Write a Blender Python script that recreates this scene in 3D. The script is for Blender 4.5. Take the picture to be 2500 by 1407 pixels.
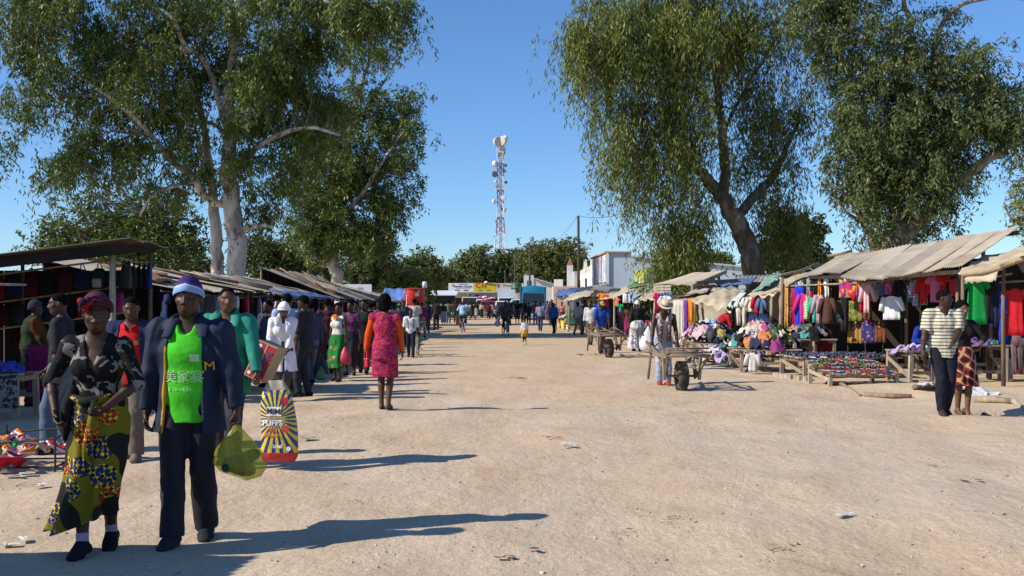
import bpy, math, random, colorsys
import numpy as np
from mathutils import Vector, Matrix
from mathutils.bvhtree import BVHTree
for o in list(bpy.data.objects):
 bpy.data.objects.remove(o)
SC = bpy.context.scene
COL = SC.collection
# camera, sky, sun, exposure
F, HC, YH, CX = 2430.0, 1.6, 740.0, 1250.0      # focal length in photo pixels, eye height, horizon row
cam_d = bpy.data.cameras.new('camera')
cam_d.sensor_width = 36.0
cam_d.lens = 36.0 * F / 2500.0
cam_d.shift_y = (YH - 703.5) / 2500.0
cam_d.clip_start, cam_d.clip_end = 0.1, 6000
cam = bpy.data.objects.new('camera', cam_d)
cam.location = (0, 0, HC)
cam.rotation_euler = (math.radians(90), 0, 0)
COL.objects.link(cam)
SC.camera = cam
SUN_EL = math.radians(35.0)
SUN_AZ = math.atan2(-0.955, -0.29)              # compass angle from +Y towards +X
world = bpy.data.worlds.new('World')
SC.world = world
world.use_nodes = True
wn = world.node_tree.nodes
wl = world.node_tree.links
for n in list(wn):
 wn.remove(n)
sky = wn.new('ShaderNodeTexSky')
sky.sky_type = 'NISHITA'
sky.sun_disc = False
sky.sun_elevation = SUN_EL
sky.sun_rotation = SUN_AZ
sky.altitude = 0
sky.air_density = 1.0
sky.dust_density = 0.0
sky.ozone_density = 10.0
bg = wn.new('ShaderNodeBackground')
bg.inputs['Strength'].default_value = 0.126
wo = wn.new('ShaderNodeOutputWorld')
wl.new(sky.outputs[0], bg.inputs[0])
wl.new(bg.outputs[0], wo.inputs[0])
sun_d = bpy.data.lights.new('sun', 'SUN')
sun_d.energy = 5.0
sun_d.angle = math.radians(0.5)
sun_d.color = (1.0, 0.93, 0.82)
sun = bpy.data.objects.new('sun', sun_d)
sv = Vector((math.sin(SUN_AZ) * math.cos(SUN_EL), math.cos(SUN_AZ) * math.cos(SUN_EL), math.sin(SUN_EL)))
sun.rotation_euler = sv.to_track_quat('Z', 'Y').to_euler()
sun.location = (-30, -10, 30)
COL.objects.link(sun)
SC.view_settings.view_transform = 'Standard'
SC.view_settings.look = 'None'
SC.view_settings.exposure = 0.32
SC.view_settings.gamma = 1.0
SC.view_settings.use_curve_mapping = False
# helpers
RNG = np.random.default_rng(7)
random.seed(7)
V = Vector
def at(px, py, Y):
 return Vector(((px - CX) * Y / F, Y, HC + (YH - py) * Y / F))
def gr(px, py):
 Y = F * HC / (py - YH)
 return Vector(((px - CX) * Y / F, Y, 0.0))
def smooth_noise(P, sc, seed=0, n=7):
 """cheap vectorised noise in about -1..1"""
 r = np.random.default_rng(seed)
 P = np.asarray(P, dtype=np.float64) / sc
 out = np.zeros(len(P))
 tot = 0
 for i in range(n):
  d = r.normal(size=P.shape[1])
  d /= np.linalg.norm(d)
  f = 1.0 + 2.2 * i / n
  w = 1.0 / f
  ph = r.uniform(0, 6.28, 2)
  e = r.normal(size=P.shape[1]) * 0.6
  out += w * np.sin(2 * math.pi * f * (P @ d) + ph[0] + 1.3 * np.sin(2 * math.pi * (P @ e) + ph[1]))
  tot += w
 return out / tot * 1.6
# pits and low spots of the ground: x, y, rx, ry, depth
PITS = [(7.6, 14.6, .80, .34, -.38), (8.5, 14.2, .7, .30, -.32), (0.75, 8.0, 1.5, .35, -.03), (0.1, 11.6, .8, .55, -.04),
  (1.0, 15.5, 1.9, .8, -.03), (-0.6, 18, 1.2, 1.0, -.03), (7.2, 18.6, 1.2, .8, .08), (9.4, 15.6, 1.6, .7, .10),
  (6.1, 17.0, .9, .7, -.10), (8.8, 17.5, 1.6, 1.2, .07), (7.0, 14.75, .9, .25, .06), (4.6, 25.5, 1.0, 3, .04)]
def gz(x, y):
 x = np.asarray(x, dtype=float)
 y = np.asarray(y, dtype=float)
 sh = x.shape
 P = np.stack([x.ravel(), y.ravel()], 1)
 near = np.exp(-np.maximum(P[:, 1] - 5, 0) / 60)
 z = .030 * near * smooth_noise(P, 3.1, 11) + .009 * near * smooth_noise(P, .8, 12)
 for (a, b, rx, ry, d) in PITS:
  z += d * np.exp(-((P[:, 0] - a) / rx) ** 2 - ((P[:, 1] - b) / ry) ** 2)
 return z.reshape(sh)
def gnd(p):
 return Vector((p[0], p[1], float(gz(np.array([p[0]]), np.array([p[1]]))[0])))
def tag(o, label=None, cat=None, group=None, kind=None):
 if label: o['label'] = label
 if cat: o['category'] = cat
 if group: o['group'] = group
 if kind: o['kind'] = kind
 return o
def empty(name, loc, rz=0.0, label=None, cat=None, group=None):
 o = bpy.data.objects.new(name, None)
 o.empty_display_size = 0.1
 o.location = loc
 o.rotation_euler = (0, 0, rz)
 COL.objects.link(o)
 return tag(o, label, cat, group)
def link(name, me, parent=None, loc=None):
 o = bpy.data.objects.new(name, me)
 COL.objects.link(o)
 if parent is not None:
  o.parent = parent
 if loc is not None:
  o.location = loc
 return o
def np_mesh(name, verts, faces, mats=(), smooth=True, mi=None):
 """verts (n,3), faces (m,4) or (m,3) arrays -> mesh, fast"""
 me = bpy.data.meshes.new(name)
 verts = np.asarray(verts, dtype=np.float32)
 faces = np.asarray(faces, dtype=np.int32)
 m, k = faces.shape
 me.vertices.add(len(verts))
 me.vertices.foreach_set('co', verts.ravel())
 me.loops.add(m * k)
 me.loops.foreach_set('vertex_index', faces.ravel())
 me.polygons.add(m)
 me.polygons.foreach_set('loop_start', np.arange(0, m * k, k, dtype=np.int32))
 me.polygons.foreach_set('loop_total', np.full(m, k, dtype=np.int32))
 if smooth:
  me.polygons.foreach_set('use_smooth', np.ones(m, dtype=bool))
 if mi is not None:
  me.polygons.foreach_set('material_index', np.asarray(mi, dtype=np.int32))
 for q in mats:
  me.materials.append(q)
 me.update()
 me.validate()
 return me
def orth(d):
 d = Vector(d).normalized()
 a = Vector((0, 0, 1)) if abs(d.z) < .9 else Vector((0, 1, 0))
 u = d.cross(a).normalized()
 return u, d.cross(u).normalized()
class MB:
 def __init__(s):
  s.v, s.f, s.m = [], [], []
 def add(s, verts, faces, mi=0):
  o = len(s.v)
  s.v.extend([tuple(p) for p in verts])
  s.f.extend([tuple(i + o for i in f) for f in faces])
  s.m.extend([mi] * len(faces))
  return s
 def box(s, c, size, R=None, mi=0):
  c = Vector(c)
  hx, hy, hz = size[0] / 2, size[1] / 2, size[2] / 2
  P = [Vector((x, y, z)) for x in (-hx, hx) for y in (-hy, hy) for z in (-hz, hz)]
  if R is not None:
   P = [R @ p for p in P]
  return s.add([c + p for p in P], [(0, 1, 3, 2), (4, 6, 7, 5), (0, 4, 5, 1), (2, 3, 7, 6), (0, 2, 6, 4), (1, 5, 7, 3)], mi)
 def hexa(s, P, mi=0):
  """8 corners ordered as in box"""
  return s.add(P, [(0, 1, 3, 2), (4, 6, 7, 5), (0, 4, 5, 1), (2, 3, 7, 6), (0, 2, 6, 4), (1, 5, 7, 3)], mi)
 def beam(s, a, b, w, h, mi=0, up=(0, 0, 1)):
  a, b = Vector(a), Vector(b)
  d = (b - a).normalized()
  up = Vector(up)
  if abs(d.dot(up)) > .97:
   up = Vector((0, 1, 0))
  x = d.cross(up).normalized()
  z = x.cross(d)
  P = []
  for e in (a, b):
   for sx in (-1, 1):
    for sz in (-1, 1):
     P.append(e + x * sx * w / 2 + z * sz * h / 2)
  return s.hexa(P, mi)
 def tube(s, pts, r, seg=8, mi=0, cap=True):
  pts = [Vector(p) for p in pts]
  n = len(pts)
  if not hasattr(r, '__len__'):
   r = [r] * n
  vs, fs = [], []
  u = None
  for i, p in enumerate(pts):
   d = (pts[min(i + 1, n - 1)] - pts[max(i - 1, 0)])
   d = d.normalized() if d.length > 1e-9 else Vector((0, 0, 1))
   if u is None:
    u, w = orth(d)
   else:
    u = (u - d * u.dot(d))
    u = u.normalized() if u.length > 1e-6 else orth(d)[0]
    w = d.cross(u)
   for k in range(seg):
    a = 2 * math.pi * k / seg
    vs.append(p + (u * math.cos(a) + w * math.sin(a)) * r[i])
  for i in range(n - 1):
   for k in range(seg):
    k2 = (k + 1) % seg
    fs.append((i * seg + k, i * seg + k2, (i + 1) * seg + k2, (i + 1) * seg + k))
  if cap:
   fs.append(tuple(range(seg))[::-1])
   fs.append(tuple((n - 1) * seg + k for k in range(seg)))
  return s.add(vs, fs, mi)
 def lathe(s, prof, seg=16, c=(0, 0, 0), R=None, mi=0, cap=True):
  c = Vector(c)
  vs, fs = [], []
  for (r, z) in prof:
   for k in range(seg):
    a = 2 * math.pi * k / seg
    p = Vector((r * math.cos(a), r * math.sin(a), z))
    if R is not None:
     p = R @ p
    vs.append(c + p)
  n = len(prof)
  for i in range(n - 1):
   for k in range(seg):
    k2 = (k + 1) % seg
    fs.append((i * seg + k, i * seg + k2, (i + 1) * seg + k2, (i + 1) * seg + k))
  if cap:
   fs.append(tuple(range(seg))[::-1])
   fs.append(tuple((n - 1) * seg + k for k in range(seg)))
  return s.add(vs, fs, mi)
 def ell(s, c, r, R=None, seg=12, rings=8, mi=0):
  prof = []
  for i in range(rings + 1):
   a = -math.pi / 2 + math.pi * i / rings
   prof.append((max(math.cos(a), 1e-3), math.sin(a)))
  c = Vector(c)
  r = (r, r, r) if not hasattr(r, '__len__') else r
  S = Matrix.Diagonal(Vector(r))
  M3 = (R @ S) if R is not None else S
  return s.lathe(prof, seg, c, M3, mi)
 def torus(s, c, R0, r, axis=(0, 1, 0), seg=24, ts=8, mi=0, flat=1.0):
  c = Vector(c)
  ax = Vector(axis).normalized()
  u, w = orth(ax)
  vs, fs = [], []
  for i in range(seg):
   a = 2 * math.pi * i / seg
   d = u * math.cos(a) + w * math.sin(a)
   for k in range(ts):
    b = 2 * math.pi * k / ts
    vs.append(c + d * (R0 + r * math.cos(b)) + ax * (r * flat * math.sin(b)))
  for i in range(seg):
   for k in range(ts):
    i2, k2 = (i + 1) % seg, (k + 1) % ts
    fs.append((i * ts + k, i2 * ts + k, i2 * ts + k2, i * ts + k2))
  return s.add(vs, fs, mi)
 def grid(s, P, mi=0):
  """P[i][j] points"""
  n, m = len(P), len(P[0])
  vs = [p for row in P for p in row]
  fs = [(i * m + j, i * m + j + 1, (i + 1) * m + j + 1, (i + 1) * m + j) for i in range(n - 1) for j in range(m - 1)]
  return s.add(vs, fs, mi)
 def build(s, name, mats, parent=None, smooth=False, world=False, loc=None):
  if not isinstance(mats, (list, tuple)):
   mats = [mats]
  me = bpy.data.meshes.new(name)
  vs = s.v
  if world and parent is not None:
   L = parent.location
   vs = [(p[0] - L[0], p[1] - L[1], p[2] - L[2]) for p in vs]
  elif world and loc is not None:
   vs = [(p[0] - loc[0], p[1] - loc[1], p[2] - loc[2]) for p in vs]
  me.from_pydata(vs, [], s.f)
  for q in mats:
   me.materials.append(q)
  if len(mats) > 1:
   me.polygons.foreach_set('material_index', s.m)
  if smooth:
   me.polygons.foreach_set('use_smooth', [True] * len(s.f))
  me.update()
  return link(name, me, parent, loc)
def rot(ax, deg):
 return Matrix.Rotation(math.radians(deg), 3, ax)
# materials
_MC = {}
def newmat(name):
 m = bpy.data.materials.new(name)
 m.use_nodes = True
 nt = m.node_tree
 b = nt.nodes['Principled BSDF']
 return m, nt, b
def nd(nt, t, ins=None, **pr):
 n = nt.nodes.new(t)
 for k, v in pr.items():
  setattr(n, k, v)
 for k, v in (ins or {}).items():
  if isinstance(v, bpy.types.NodeSocket):
   nt.links.new(v, n.inputs[k])
  else:
   n.inputs[k].default_value = v
 return n
def c4(c):
 return (c[0], c[1], c[2], 1.0)
def mixc(nt, fac, a, b):
 n = nt.nodes.new('ShaderNodeMix')
 n.data_type = 'RGBA'
 for key, v in ((0, fac), (6, a), (7, b)):
  if isinstance(v, bpy.types.NodeSocket):
   nt.links.new(v, n.inputs[key])
  else:
   n.inputs[key].default_value = v if key == 0 else c4(v)
 return n.outputs[2]
def math_(nt, op, a, b=0.0, c=0.0):
 n = nt.nodes.new('ShaderNodeMath')
 n.operation = op
 for i, v in enumerate((a, b, c)):
  if isinstance(v, bpy.types.NodeSocket):
   nt.links.new(v, n.inputs[i])
  else:
   n.inputs[i].default_value = v
 return n.outputs[0]
def obco(nt, scale=(1, 1, 1), rotz=None, loc=(0, 0, 0)):
 tc = nd(nt, 'ShaderNodeTexCoord')
 mp = nd(nt, 'ShaderNodeMapping', {'Vector': tc.outputs['Object'], 'Scale': scale, 'Location': loc})
 if rotz:
  mp.inputs['Rotation'].default_value = rotz
 return mp.outputs[0]
def ramp(nt, fac, stops, interp='LINEAR'):
 r = nd(nt, 'ShaderNodeValToRGB', {'Fac': fac})
 cr = r.color_ramp
 cr.interpolation = interp
 while len(cr.elements) < len(stops):
  cr.elements.new(.5)
 for e, (p, c) in zip(cr.elements, stops):
  e.position = p
  e.color = c4(c) if hasattr(c, '__len__') else (c, c, c, 1)
 return r.outputs[0]
def add_bump(nt, b, h, strength=.3, dist=.01):
 bn = nd(nt, 'ShaderNodeBump', {'Height': h, 'Strength': strength, 'Distance': dist})
 nt.links.new(bn.outputs[0], b.inputs['Normal'])
def M(name, col, rough=.8, var=.2, sc=6.0, bump=.25, bsc=30.0, bdist=.01, metal=0.0, spec=.3, dirt=None, stretch=(1, 1, 1), sheen=0.0):
 """base colour with two octaves of soft variation, fine relief, optional dirt colour"""
 key = (name, tuple(col))
 if key in _MC:
  return _MC[key]
 m, nt, b = newmat(name)
 co = obco(nt, stretch)
 n1 = nd(nt, 'ShaderNodeTexNoise', {'Vector': co, 'Scale': sc, 'Detail': 5.0, 'Roughness': .6})
 lo = tuple(max(0, c * (1 - var)) for c in col)
 hi = tuple(min(1, c * (1 + var)) for c in col)
 c = ramp(nt, n1.outputs[0], [(.3, lo), (.7, hi)])
 if dirt:
  n2 = nd(nt, 'ShaderNodeTexNoise', {'Vector': co, 'Scale': sc * .45, 'Detail': 6.0, 'Roughness': .7})
  c = mixc(nt, ramp(nt, n2.outputs[0], [(.48, 0.0), (.62, .8)]), c, c)
  mx = c.node
  nt.links.remove(mx.inputs[7].links[0])
  mx.inputs[7].default_value = c4(dirt)
 nt.links.new(c, b.inputs['Base Color'])
 b.inputs['Roughness'].default_value = rough
 b.inputs['Metallic'].default_value = metal
 b.inputs['Specular IOR Level'].default_value = spec
 if sheen:
  b.inputs['Sheen Weight'].default_value = sheen
 if bump:
  n3 = nd(nt, 'ShaderNodeTexNoise', {'Vector': co, 'Scale': bsc, 'Detail': 3.0})
  add_bump(nt, b, n3.outputs[0], bump, bdist)
 _MC[key] = m
 return m
def fab(col, rough=.85):
 return M('fabric', tuple(round(x, 3) for x in col), rough, .14, 9, .35, 14, .02, spec=.15, sheen=.0)
def wood(i=0):
 cols = [(.23, .17, .115), (.30, .235, .165), (.16, .115, .08), (.36, .30, .22)]
 return M('weathered_wood', cols[i % 4], .85, .35, 5, .5, 18, .01, stretch=(3, 3, .6))
def two_tone(name, a, b2, kind, sc=1.0, rough=.85, c3=None, axis='Z', duty=.5, rotv=None):
 """printed cloth: stripes, check, voronoi dots, noise camouflage"""
 key = (name, kind)
 if key in _MC:
  return _MC[key]
 m, nt, b = newmat(name)
 co = obco(nt, (1, 1, 1), rotv)
 sep = nd(nt, 'ShaderNodeSeparateXYZ', {0: co})
 if kind == 'stripes':
  f = math_(nt, 'FRACT', math_(nt, 'MULTIPLY', sep.outputs[axis], sc))
  c = mixc(nt, math_(nt, 'LESS_THAN', f, duty), b2, a)
 elif kind == 'plaid':
  fx = math_(nt, 'FRACT', math_(nt, 'MULTIPLY', math_(nt, 'ADD', sep.outputs['X'], sep.outputs['Y']), sc))
  fz = math_(nt, 'FRACT', math_(nt, 'MULTIPLY', sep.outputs['Z'], sc))
  c1 = mixc(nt, math_(nt, 'LESS_THAN', fx, .45), a, b2)
  c2 = mixc(nt, math_(nt, 'LESS_THAN', fz, .45), a, b2)
  c = mixc(nt, .5, a, a)
  mx = c.node
  nt.links.new(c1, mx.inputs[6])
  nt.links.new(c2, mx.inputs[7])
  if c3:
   k = math_(nt, 'MAXIMUM', math_(nt, 'LESS_THAN', math_(nt, 'ABSOLUTE', math_(nt, 'SUBTRACT', fx, .7)), .09),
       math_(nt, 'LESS_THAN', math_(nt, 'ABSOLUTE', math_(nt, 'SUBTRACT', fz, .7)), .09))
   d = mixc(nt, math_(nt, 'MULTIPLY', k, .8), a, c3)
   nt.links.new(c, d.node.inputs[6])
   c = d
 elif kind == 'dots':
  v = nd(nt, 'ShaderNodeTexVoronoi', {'Vector': co, 'Scale': sc})
  c = mixc(nt, math_(nt, 'LESS_THAN', v.outputs['Distance'], duty), a, b2)
  if c3:
   d = mixc(nt, math_(nt, 'LESS_THAN', v.outputs['Distance'], duty * .5), a, c3)
   nt.links.new(c, d.node.inputs[6])
   c = d
 elif kind == 'blotch':
  n1 = nd(nt, 'ShaderNodeTexNoise', {'Vector': co, 'Scale': sc, 'Detail': 3.0, 'Distortion': 1.2})
  st = [(0, a), (duty, b2)]
  if c3:
   st.append((duty + .12, c3))
  c = ramp(nt, n1.outputs[0], st, 'CONSTANT')
 elif kind == 'cells':
  v = nd(nt, 'ShaderNodeTexVoronoi', {'Vector': co, 'Scale': sc})
  s2 = nd(nt, 'ShaderNodeSeparateColor', {0: v.outputs['Color']})
  c = ramp(nt, s2.outputs[0], [(0, a), (.4, b2), (.7, c3 or a)], 'CONSTANT')
 nt.links.new(c, b.inputs['Base Color'])
 b.inputs['Roughness'].default_value = rough
 b.inputs['Specular IOR Level'].default_value = .15
 n3 = nd(nt, 'ShaderNodeTexNoise', {'Vector': co, 'Scale': 14.0, 'Detail': 3.0})
 add_bump(nt, b, n3.outputs[0], .35, .02)
 _MC[key] = m
 return m
# SETTING: ground
def ground_mat():
 m, nt, b = newmat('packed_dirt')
 co = obco(nt)
 big = nd(nt, 'ShaderNodeTexNoise', {'Vector': co, 'Scale': .16, 'Detail': 5.0, 'Roughness': .6}).outputs[0]
 mid = nd(nt, 'ShaderNodeTexNoise', {'Vector': obco(nt, (1, .55, 1)), 'Scale': 1.1, 'Detail': 8.0, 'Roughness': .68, 'Distortion': .5}).outputs[0]
 fine = nd(nt, 'ShaderNodeTexNoise', {'Vector': co, 'Scale': 26.0, 'Detail': 6.0, 'Roughness': .75}).outputs[0]
 grit = nd(nt, 'ShaderNodeTexVoronoi', {'Vector': co, 'Scale': 38.0}).outputs['Distance']
 grit2 = nd(nt, 'ShaderNodeTexVoronoi', {'Vector': co, 'Scale': 14.0, 'Randomness': 1.0})
 c = ramp(nt, mid, [(.28, (.36, .268, .178)), (.42, (.49, .382, .272)), (.6, (.565, .455, .338)), (.8, (.64, .53, .415))])
 # ochre loose sand away from the worn wheel lanes
 sep = nd(nt, 'ShaderNodeSeparateXYZ', {0: co})
 far = nd(nt, 'ShaderNodeMapRange', {0: sep.outputs['Y'], 1: 9.0, 2: 34.0, 3: 0.0, 4: 1.0}).outputs[0]
 o = math_(nt, 'MULTIPLY', math_(nt, 'ADD', ramp(nt, big, [(.35, 0.0), (.65, .75)]), math_(nt, 'MULTIPLY', far, .75)), .58)
 s = mixc(nt, o, (0, 0, 0), (.54, .385, .225))
 nt.links.new(c, s.node.inputs[6])
 # grey compacted patches
 gp = nd(nt, 'ShaderNodeTexNoise', {'Vector': obco(nt, (1, .4, 1), loc=(3, 5, 0)), 'Scale': .5, 'Detail': 7.0, 'Roughness': .7}).outputs[0]
 s2 = mixc(nt, ramp(nt, gp, [(.5, 0.0), (.68, .55)]), (0, 0, 0), (.46, .395, .325))
 nt.links.new(s, s2.node.inputs[6])
 # gravel flecks, dark and pale
 fl = ramp(nt, grit, [(.08, 1.0), (.16, 0.0)])
 fl = math_(nt, 'MULTIPLY', fl, ramp(nt, mid, [(.45, 0.0), (.6, .5)]))
 sc_ = nd(nt, 'ShaderNodeSeparateColor', {0: nd(nt, 'ShaderNodeTexVoronoi', {'Vector': co, 'Scale': 38.0}).outputs['Color']}).outputs[0]
 flc = ramp(nt, sc_, [(0, (.18, .15, .13)), (.5, (.25, .21, .18)), (.62, (.66, .58, .48))], 'CONSTANT')
 s3 = mixc(nt, fl, (0, 0, 0), (0, 0, 0))
 nt.links.new(s2, s3.node.inputs[6])
 nt.links.new(flc, s3.node.inputs[7])
 # darker damp or trampled litter specks
 sp = math_(nt, 'MULTIPLY', ramp(nt, grit2.outputs['Distance'], [(.05, 1.0), (.1, 0.0)]), ramp(nt, big, [(.5, 0.0), (.6, .7)]))
 s4 = mixc(nt, sp, (0, 0, 0), (.13, .10, .075))
 nt.links.new(s3, s4.node.inputs[6])
 f2 = ramp(nt, fine, [(.3, .80), (.7, 1.16)])
 mul = nd(nt, 'ShaderNodeVectorMath', {0: s4, 1: f2}, operation='MULTIPLY')
 nt.links.new(mul.outputs[0], b.inputs['Base Color'])
 b.inputs['Roughness'].default_value = .95
 b.inputs['Specular IOR Level'].default_value = .1
 # relief: grit, scuffs, and tyre tread marks in a few lanes
 lanes = nd(nt, 'ShaderNodeTexWave', {'Vector': obco(nt, (1, 1, 1), (0, 0, .35)), 'Scale': 4.2, 'Distortion': 6.0, 'Detail': 1.0, 'Detail Scale': .35}).outputs[0]
 lm = nd(nt, 'ShaderNodeTexNoise', {'Vector': obco(nt, (1.2, .25, 1), (0, 0, .35)), 'Scale': .8, 'Detail': 2.0}).outputs[0]
 ln = math_(nt, 'MULTIPLY', lanes, ramp(nt, lm, [(.60, 0.0), (.72, .14)]))
 scuff = nd(nt, 'ShaderNodeTexNoise', {'Vector': obco(nt, (1, .7, 1)), 'Scale': 5.0, 'Detail': 6.0, 'Roughness': .65}).outputs[0]
 # pressed wheel tracks: narrow curved bands with cross treads
 trk = None
 for (c0, c1, c2_, wdt) in ((1.3, -.10, .004, .10), (2.75, -.12, .0045, .09), (-1.9, .42, -.012, .06), (6.4, -.42, .008, .11), (-3.2, .9, -.035, .05)):
  fy = math_(nt, 'ADD', math_(nt, 'MULTIPLY', math_(nt, 'ADD', math_(nt, 'MULTIPLY', sep.outputs['Y'], c2_), c1), sep.outputs['Y']), c0)
  dd = math_(nt, 'ABSOLUTE', math_(nt, 'SUBTRACT', sep.outputs['X'], fy))
  bnd = nd(nt, 'ShaderNodeMapRange', {0: dd, 1: wdt, 2: wdt * .7, 3: 0.0, 4: 1.0}).outputs[0]
  rib = math_(nt, 'ADD', math_(nt, 'MULTIPLY', math_(nt, 'SINE', math_(nt, 'MULTIPLY', sep.outputs['Y'], 75.0)), .25), math_(nt, 'MULTIPLY', math_(nt, 'SINE', math_(nt, 'MULTIPLY', dd, 130.0)), .3))
  bnd = math_(nt, 'MULTIPLY', bnd, math_(nt, 'ADD', rib, -.8))
  trk = bnd if trk is None else math_(nt, 'ADD', trk, bnd)
 trk = math_(nt, 'MULTIPLY', trk, ramp(nt, lm, [(.48, 0.0), (.64, .16)]))
 ln = math_(nt, 'ADD', ln, trk)
 h = math_(nt, 'ADD', math_(nt, 'ADD', math_(nt, 'MULTIPLY', fine, .5), ln), math_(nt, 'ADD', math_(nt, 'MULTIPLY', fl, .5), math_(nt, 'MULTIPLY', scuff, 2.2)))
 add_bump(nt, b, h, .55, .03)
 return m
def spaced(a, b, step, lo, hi, grow):
 mid = list(np.arange(a, b + step / 2, step))
 up, d = [], step
 x = mid[-1]
 while x < hi:
  d *= grow
  x += d
  up.append(x)
 dn, d = [], step
 x = mid[0]
 while x > lo:
  d *= grow
  x -= d
  dn.append(x)
 return np.array(dn[::-1] + mid + up)
MAT_DIRT = ground_mat()
gx = spaced(-9, 10, .17, -2500, 2500, 1.17)
gy = spaced(5, 28, .15, -60, 4000, 1.06)
GX, GY = np.meshgrid(gx, gy)
GZ = gz(GX, GY)
nv = np.stack([GX.ravel(), GY.ravel(), GZ.ravel()], 1)
r_, c_ = GX.shape
ii = np.arange(r_ * c_).reshape(r_, c_)
gf = np.stack([ii[:-1, :-1].ravel(), ii[:-1, 1:].ravel(), ii[1:, 1:].ravel(), ii[1:, :-1].ravel()], 1)
tag(link('ground', np_mesh('ground', nv, gf, [MAT_DIRT])), kind='structure')
# loose stones
st_v = np.array([[1, 0, 0], [-1, 0, 0], [0, 1, 0], [0, -1, 0], [0, 0, 1], [0, 0, -1]], dtype=float)
st_f = np.array([[0, 2, 4], [2, 1, 4], [1, 3, 4], [3, 0, 4], [2, 0, 5], [1, 2, 5], [3, 1, 5], [0, 3, 5]])
nS = 6500
yy = 4.6 + 26 * RNG.random(nS) ** 1.7
xx = (RNG.random(nS) * 2 - 1) * (yy * .53 + .6)
cl = smooth_noise(np.stack([xx, yy], 1), 2.2, 33)
keep = (cl > -.15) | (RNG.random(nS) < .35)
xx, yy = xx[keep], yy[keep]
nS = len(xx)
sz = .0035 + .0100 * RNG.random(nS) ** 3 + .012 * (RNG.random(nS) < .02)
zz = gz(xx, yy) + sz * .2
A = RNG.random(nS) * 6.28
sc3 = sz[:, None, None] * (1 + .5 * RNG.normal(size=(nS, 6, 1)).clip(-1, 1)) * st_v[None] * np.array([1, .8, .6])
ca, sa = np.cos(A)[:, None], np.sin(A)[:, None]
sv3 = np.stack([sc3[:, :, 0] * ca - sc3[:, :, 1] * sa + xx[:, None], sc3[:, :, 0] * sa + sc3[:, :, 1] * ca + yy[:, None], sc3[:, :, 2] + zz[:, None]], 2).reshape(-1, 3)
sf3 = (st_f[None] + 6 * np.arange(nS)[:, None, None]).reshape(-1, 3)
m_, nt_, b_ = newmat('loose_stone')
wn_ = nd(nt_, 'ShaderNodeTexWhiteNoise', {0: nd(nt_, 'ShaderNodeNewGeometry').outputs['Random Per Island']}, noise_dimensions='3D')
nt_.links.new(ramp(nt_, nd(nt_, 'ShaderNodeNewGeometry').outputs['Random Per Island'], [(0, (.16, .13, .11)), (.3, (.30, .25, .2)), (.7, (.42, .34, .26)), (1, (.62, .55, .47))]), b_.inputs['Base Color'])
b_.inputs['Roughness'].default_value = .9
gs = tag(link('gravel', np_mesh('gravel', sv3, sf3, [m_], smooth=False)), 'small loose stones and grit scattered over the dirt street', 'gravel', kind='stuff')
# TREES
def leaf_mat(name, stops, transl=.18):
 m, nt, b = newmat(name)
 at_ = nd(nt, 'ShaderNodeAttribute', attribute_name='lv')
 c = ramp(nt, at_.outputs['Fac'], stops)
 nt.links.new(c, b.inputs['Base Color'])
 b.inputs['Roughness'].default_value = .5
 b.inputs['Specular IOR Level'].default_value = .35
 tr = nd(nt, 'ShaderNodeBsdfTranslucent', {'Color': c})
 mx = nd(nt, 'ShaderNodeMixShader', {0: transl, 1: b.outputs[0], 2: tr.outputs[0]})
 nt.links.new(mx.outputs[0], nt.nodes['Material Output'].inputs[0])
 return m
LEAF_EUC = leaf_mat('eucalyptus_leaf', [(0, (.030, .060, .010)), (.35, (.078, .118, .018)), (.7, (.135, .175, .032)), (1, (.23, .22, .06))])
LEAF_WIL = leaf_mat('drooping_gum_leaf', [(0, (.050, .080, .014)), (.35, (.115, .145, .022)), (.7, (.18, .195, .036)), (1, (.28, .24, .06))])
LEAF_BLU = leaf_mat('blue_gum_leaf', [(0, (.032, .056, .018)), (.35, (.076, .106, .030)), (.7, (.13, .152, .045)), (1, (.21, .20, .07))])
LEAF_BRD = leaf_mat('broad_leaf', [(0, (.028, .046, .011)), (.5, (.066, .092, .020)), (.85, (.11, .132, .030)), (1, (.19, .16, .045))])
LEAF_FAR = leaf_mat('far_leaf', [(0, (.060, .082, .022)), (.5, (.12, .142, .036)), (.85, (.18, .185, .05)), (1, (.28, .21, .065))])
def bark(name, cols):
 m, nt, b = newmat(name)
 n1 = nd(nt, 'ShaderNodeTexNoise', {'Vector': obco(nt, (1, 1, .35)), 'Scale': 1.6, 'Detail': 6.0, 'Roughness': .65, 'Distortion': .6}).outputs[0]
 n2 = nd(nt, 'ShaderNodeTexNoise', {'Vector': obco(nt, (5, 5, .7)), 'Scale': 3.0, 'Detail': 4.0}).outputs[0]
 c = ramp(nt, n1, cols)
 nt.links.new(c, b.inputs['Base Color'])
 b.inputs['Roughness'].default_value = .85
 add_bump(nt, b, n2, .6, .05)
 return m
BARK_PALE = bark('pale_gum_bark', [(.36, (.13, .105, .085)), (.43, (.30, .26, .22)), (.52, (.50, .46, .41)), (.64, (.66, .63, .58))])
BARK_GREY = bark('grey_bark', [(.3, (.10, .08, .062)), (.5, (.20, .165, .13)), (.75, (.36, .31, .25))])
BARK_DARK = bark('dark_bark', [(.38, (.035, .027, .021)), (.5, (.09, .072, .055)), (.62, (.22, .185, .15))])
BARK_TAN = bark('tan_bark', [(.3, (.14, .10, .07)), (.55, (.30, .215, .15)), (.8, (.46, .37, .28))])
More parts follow.
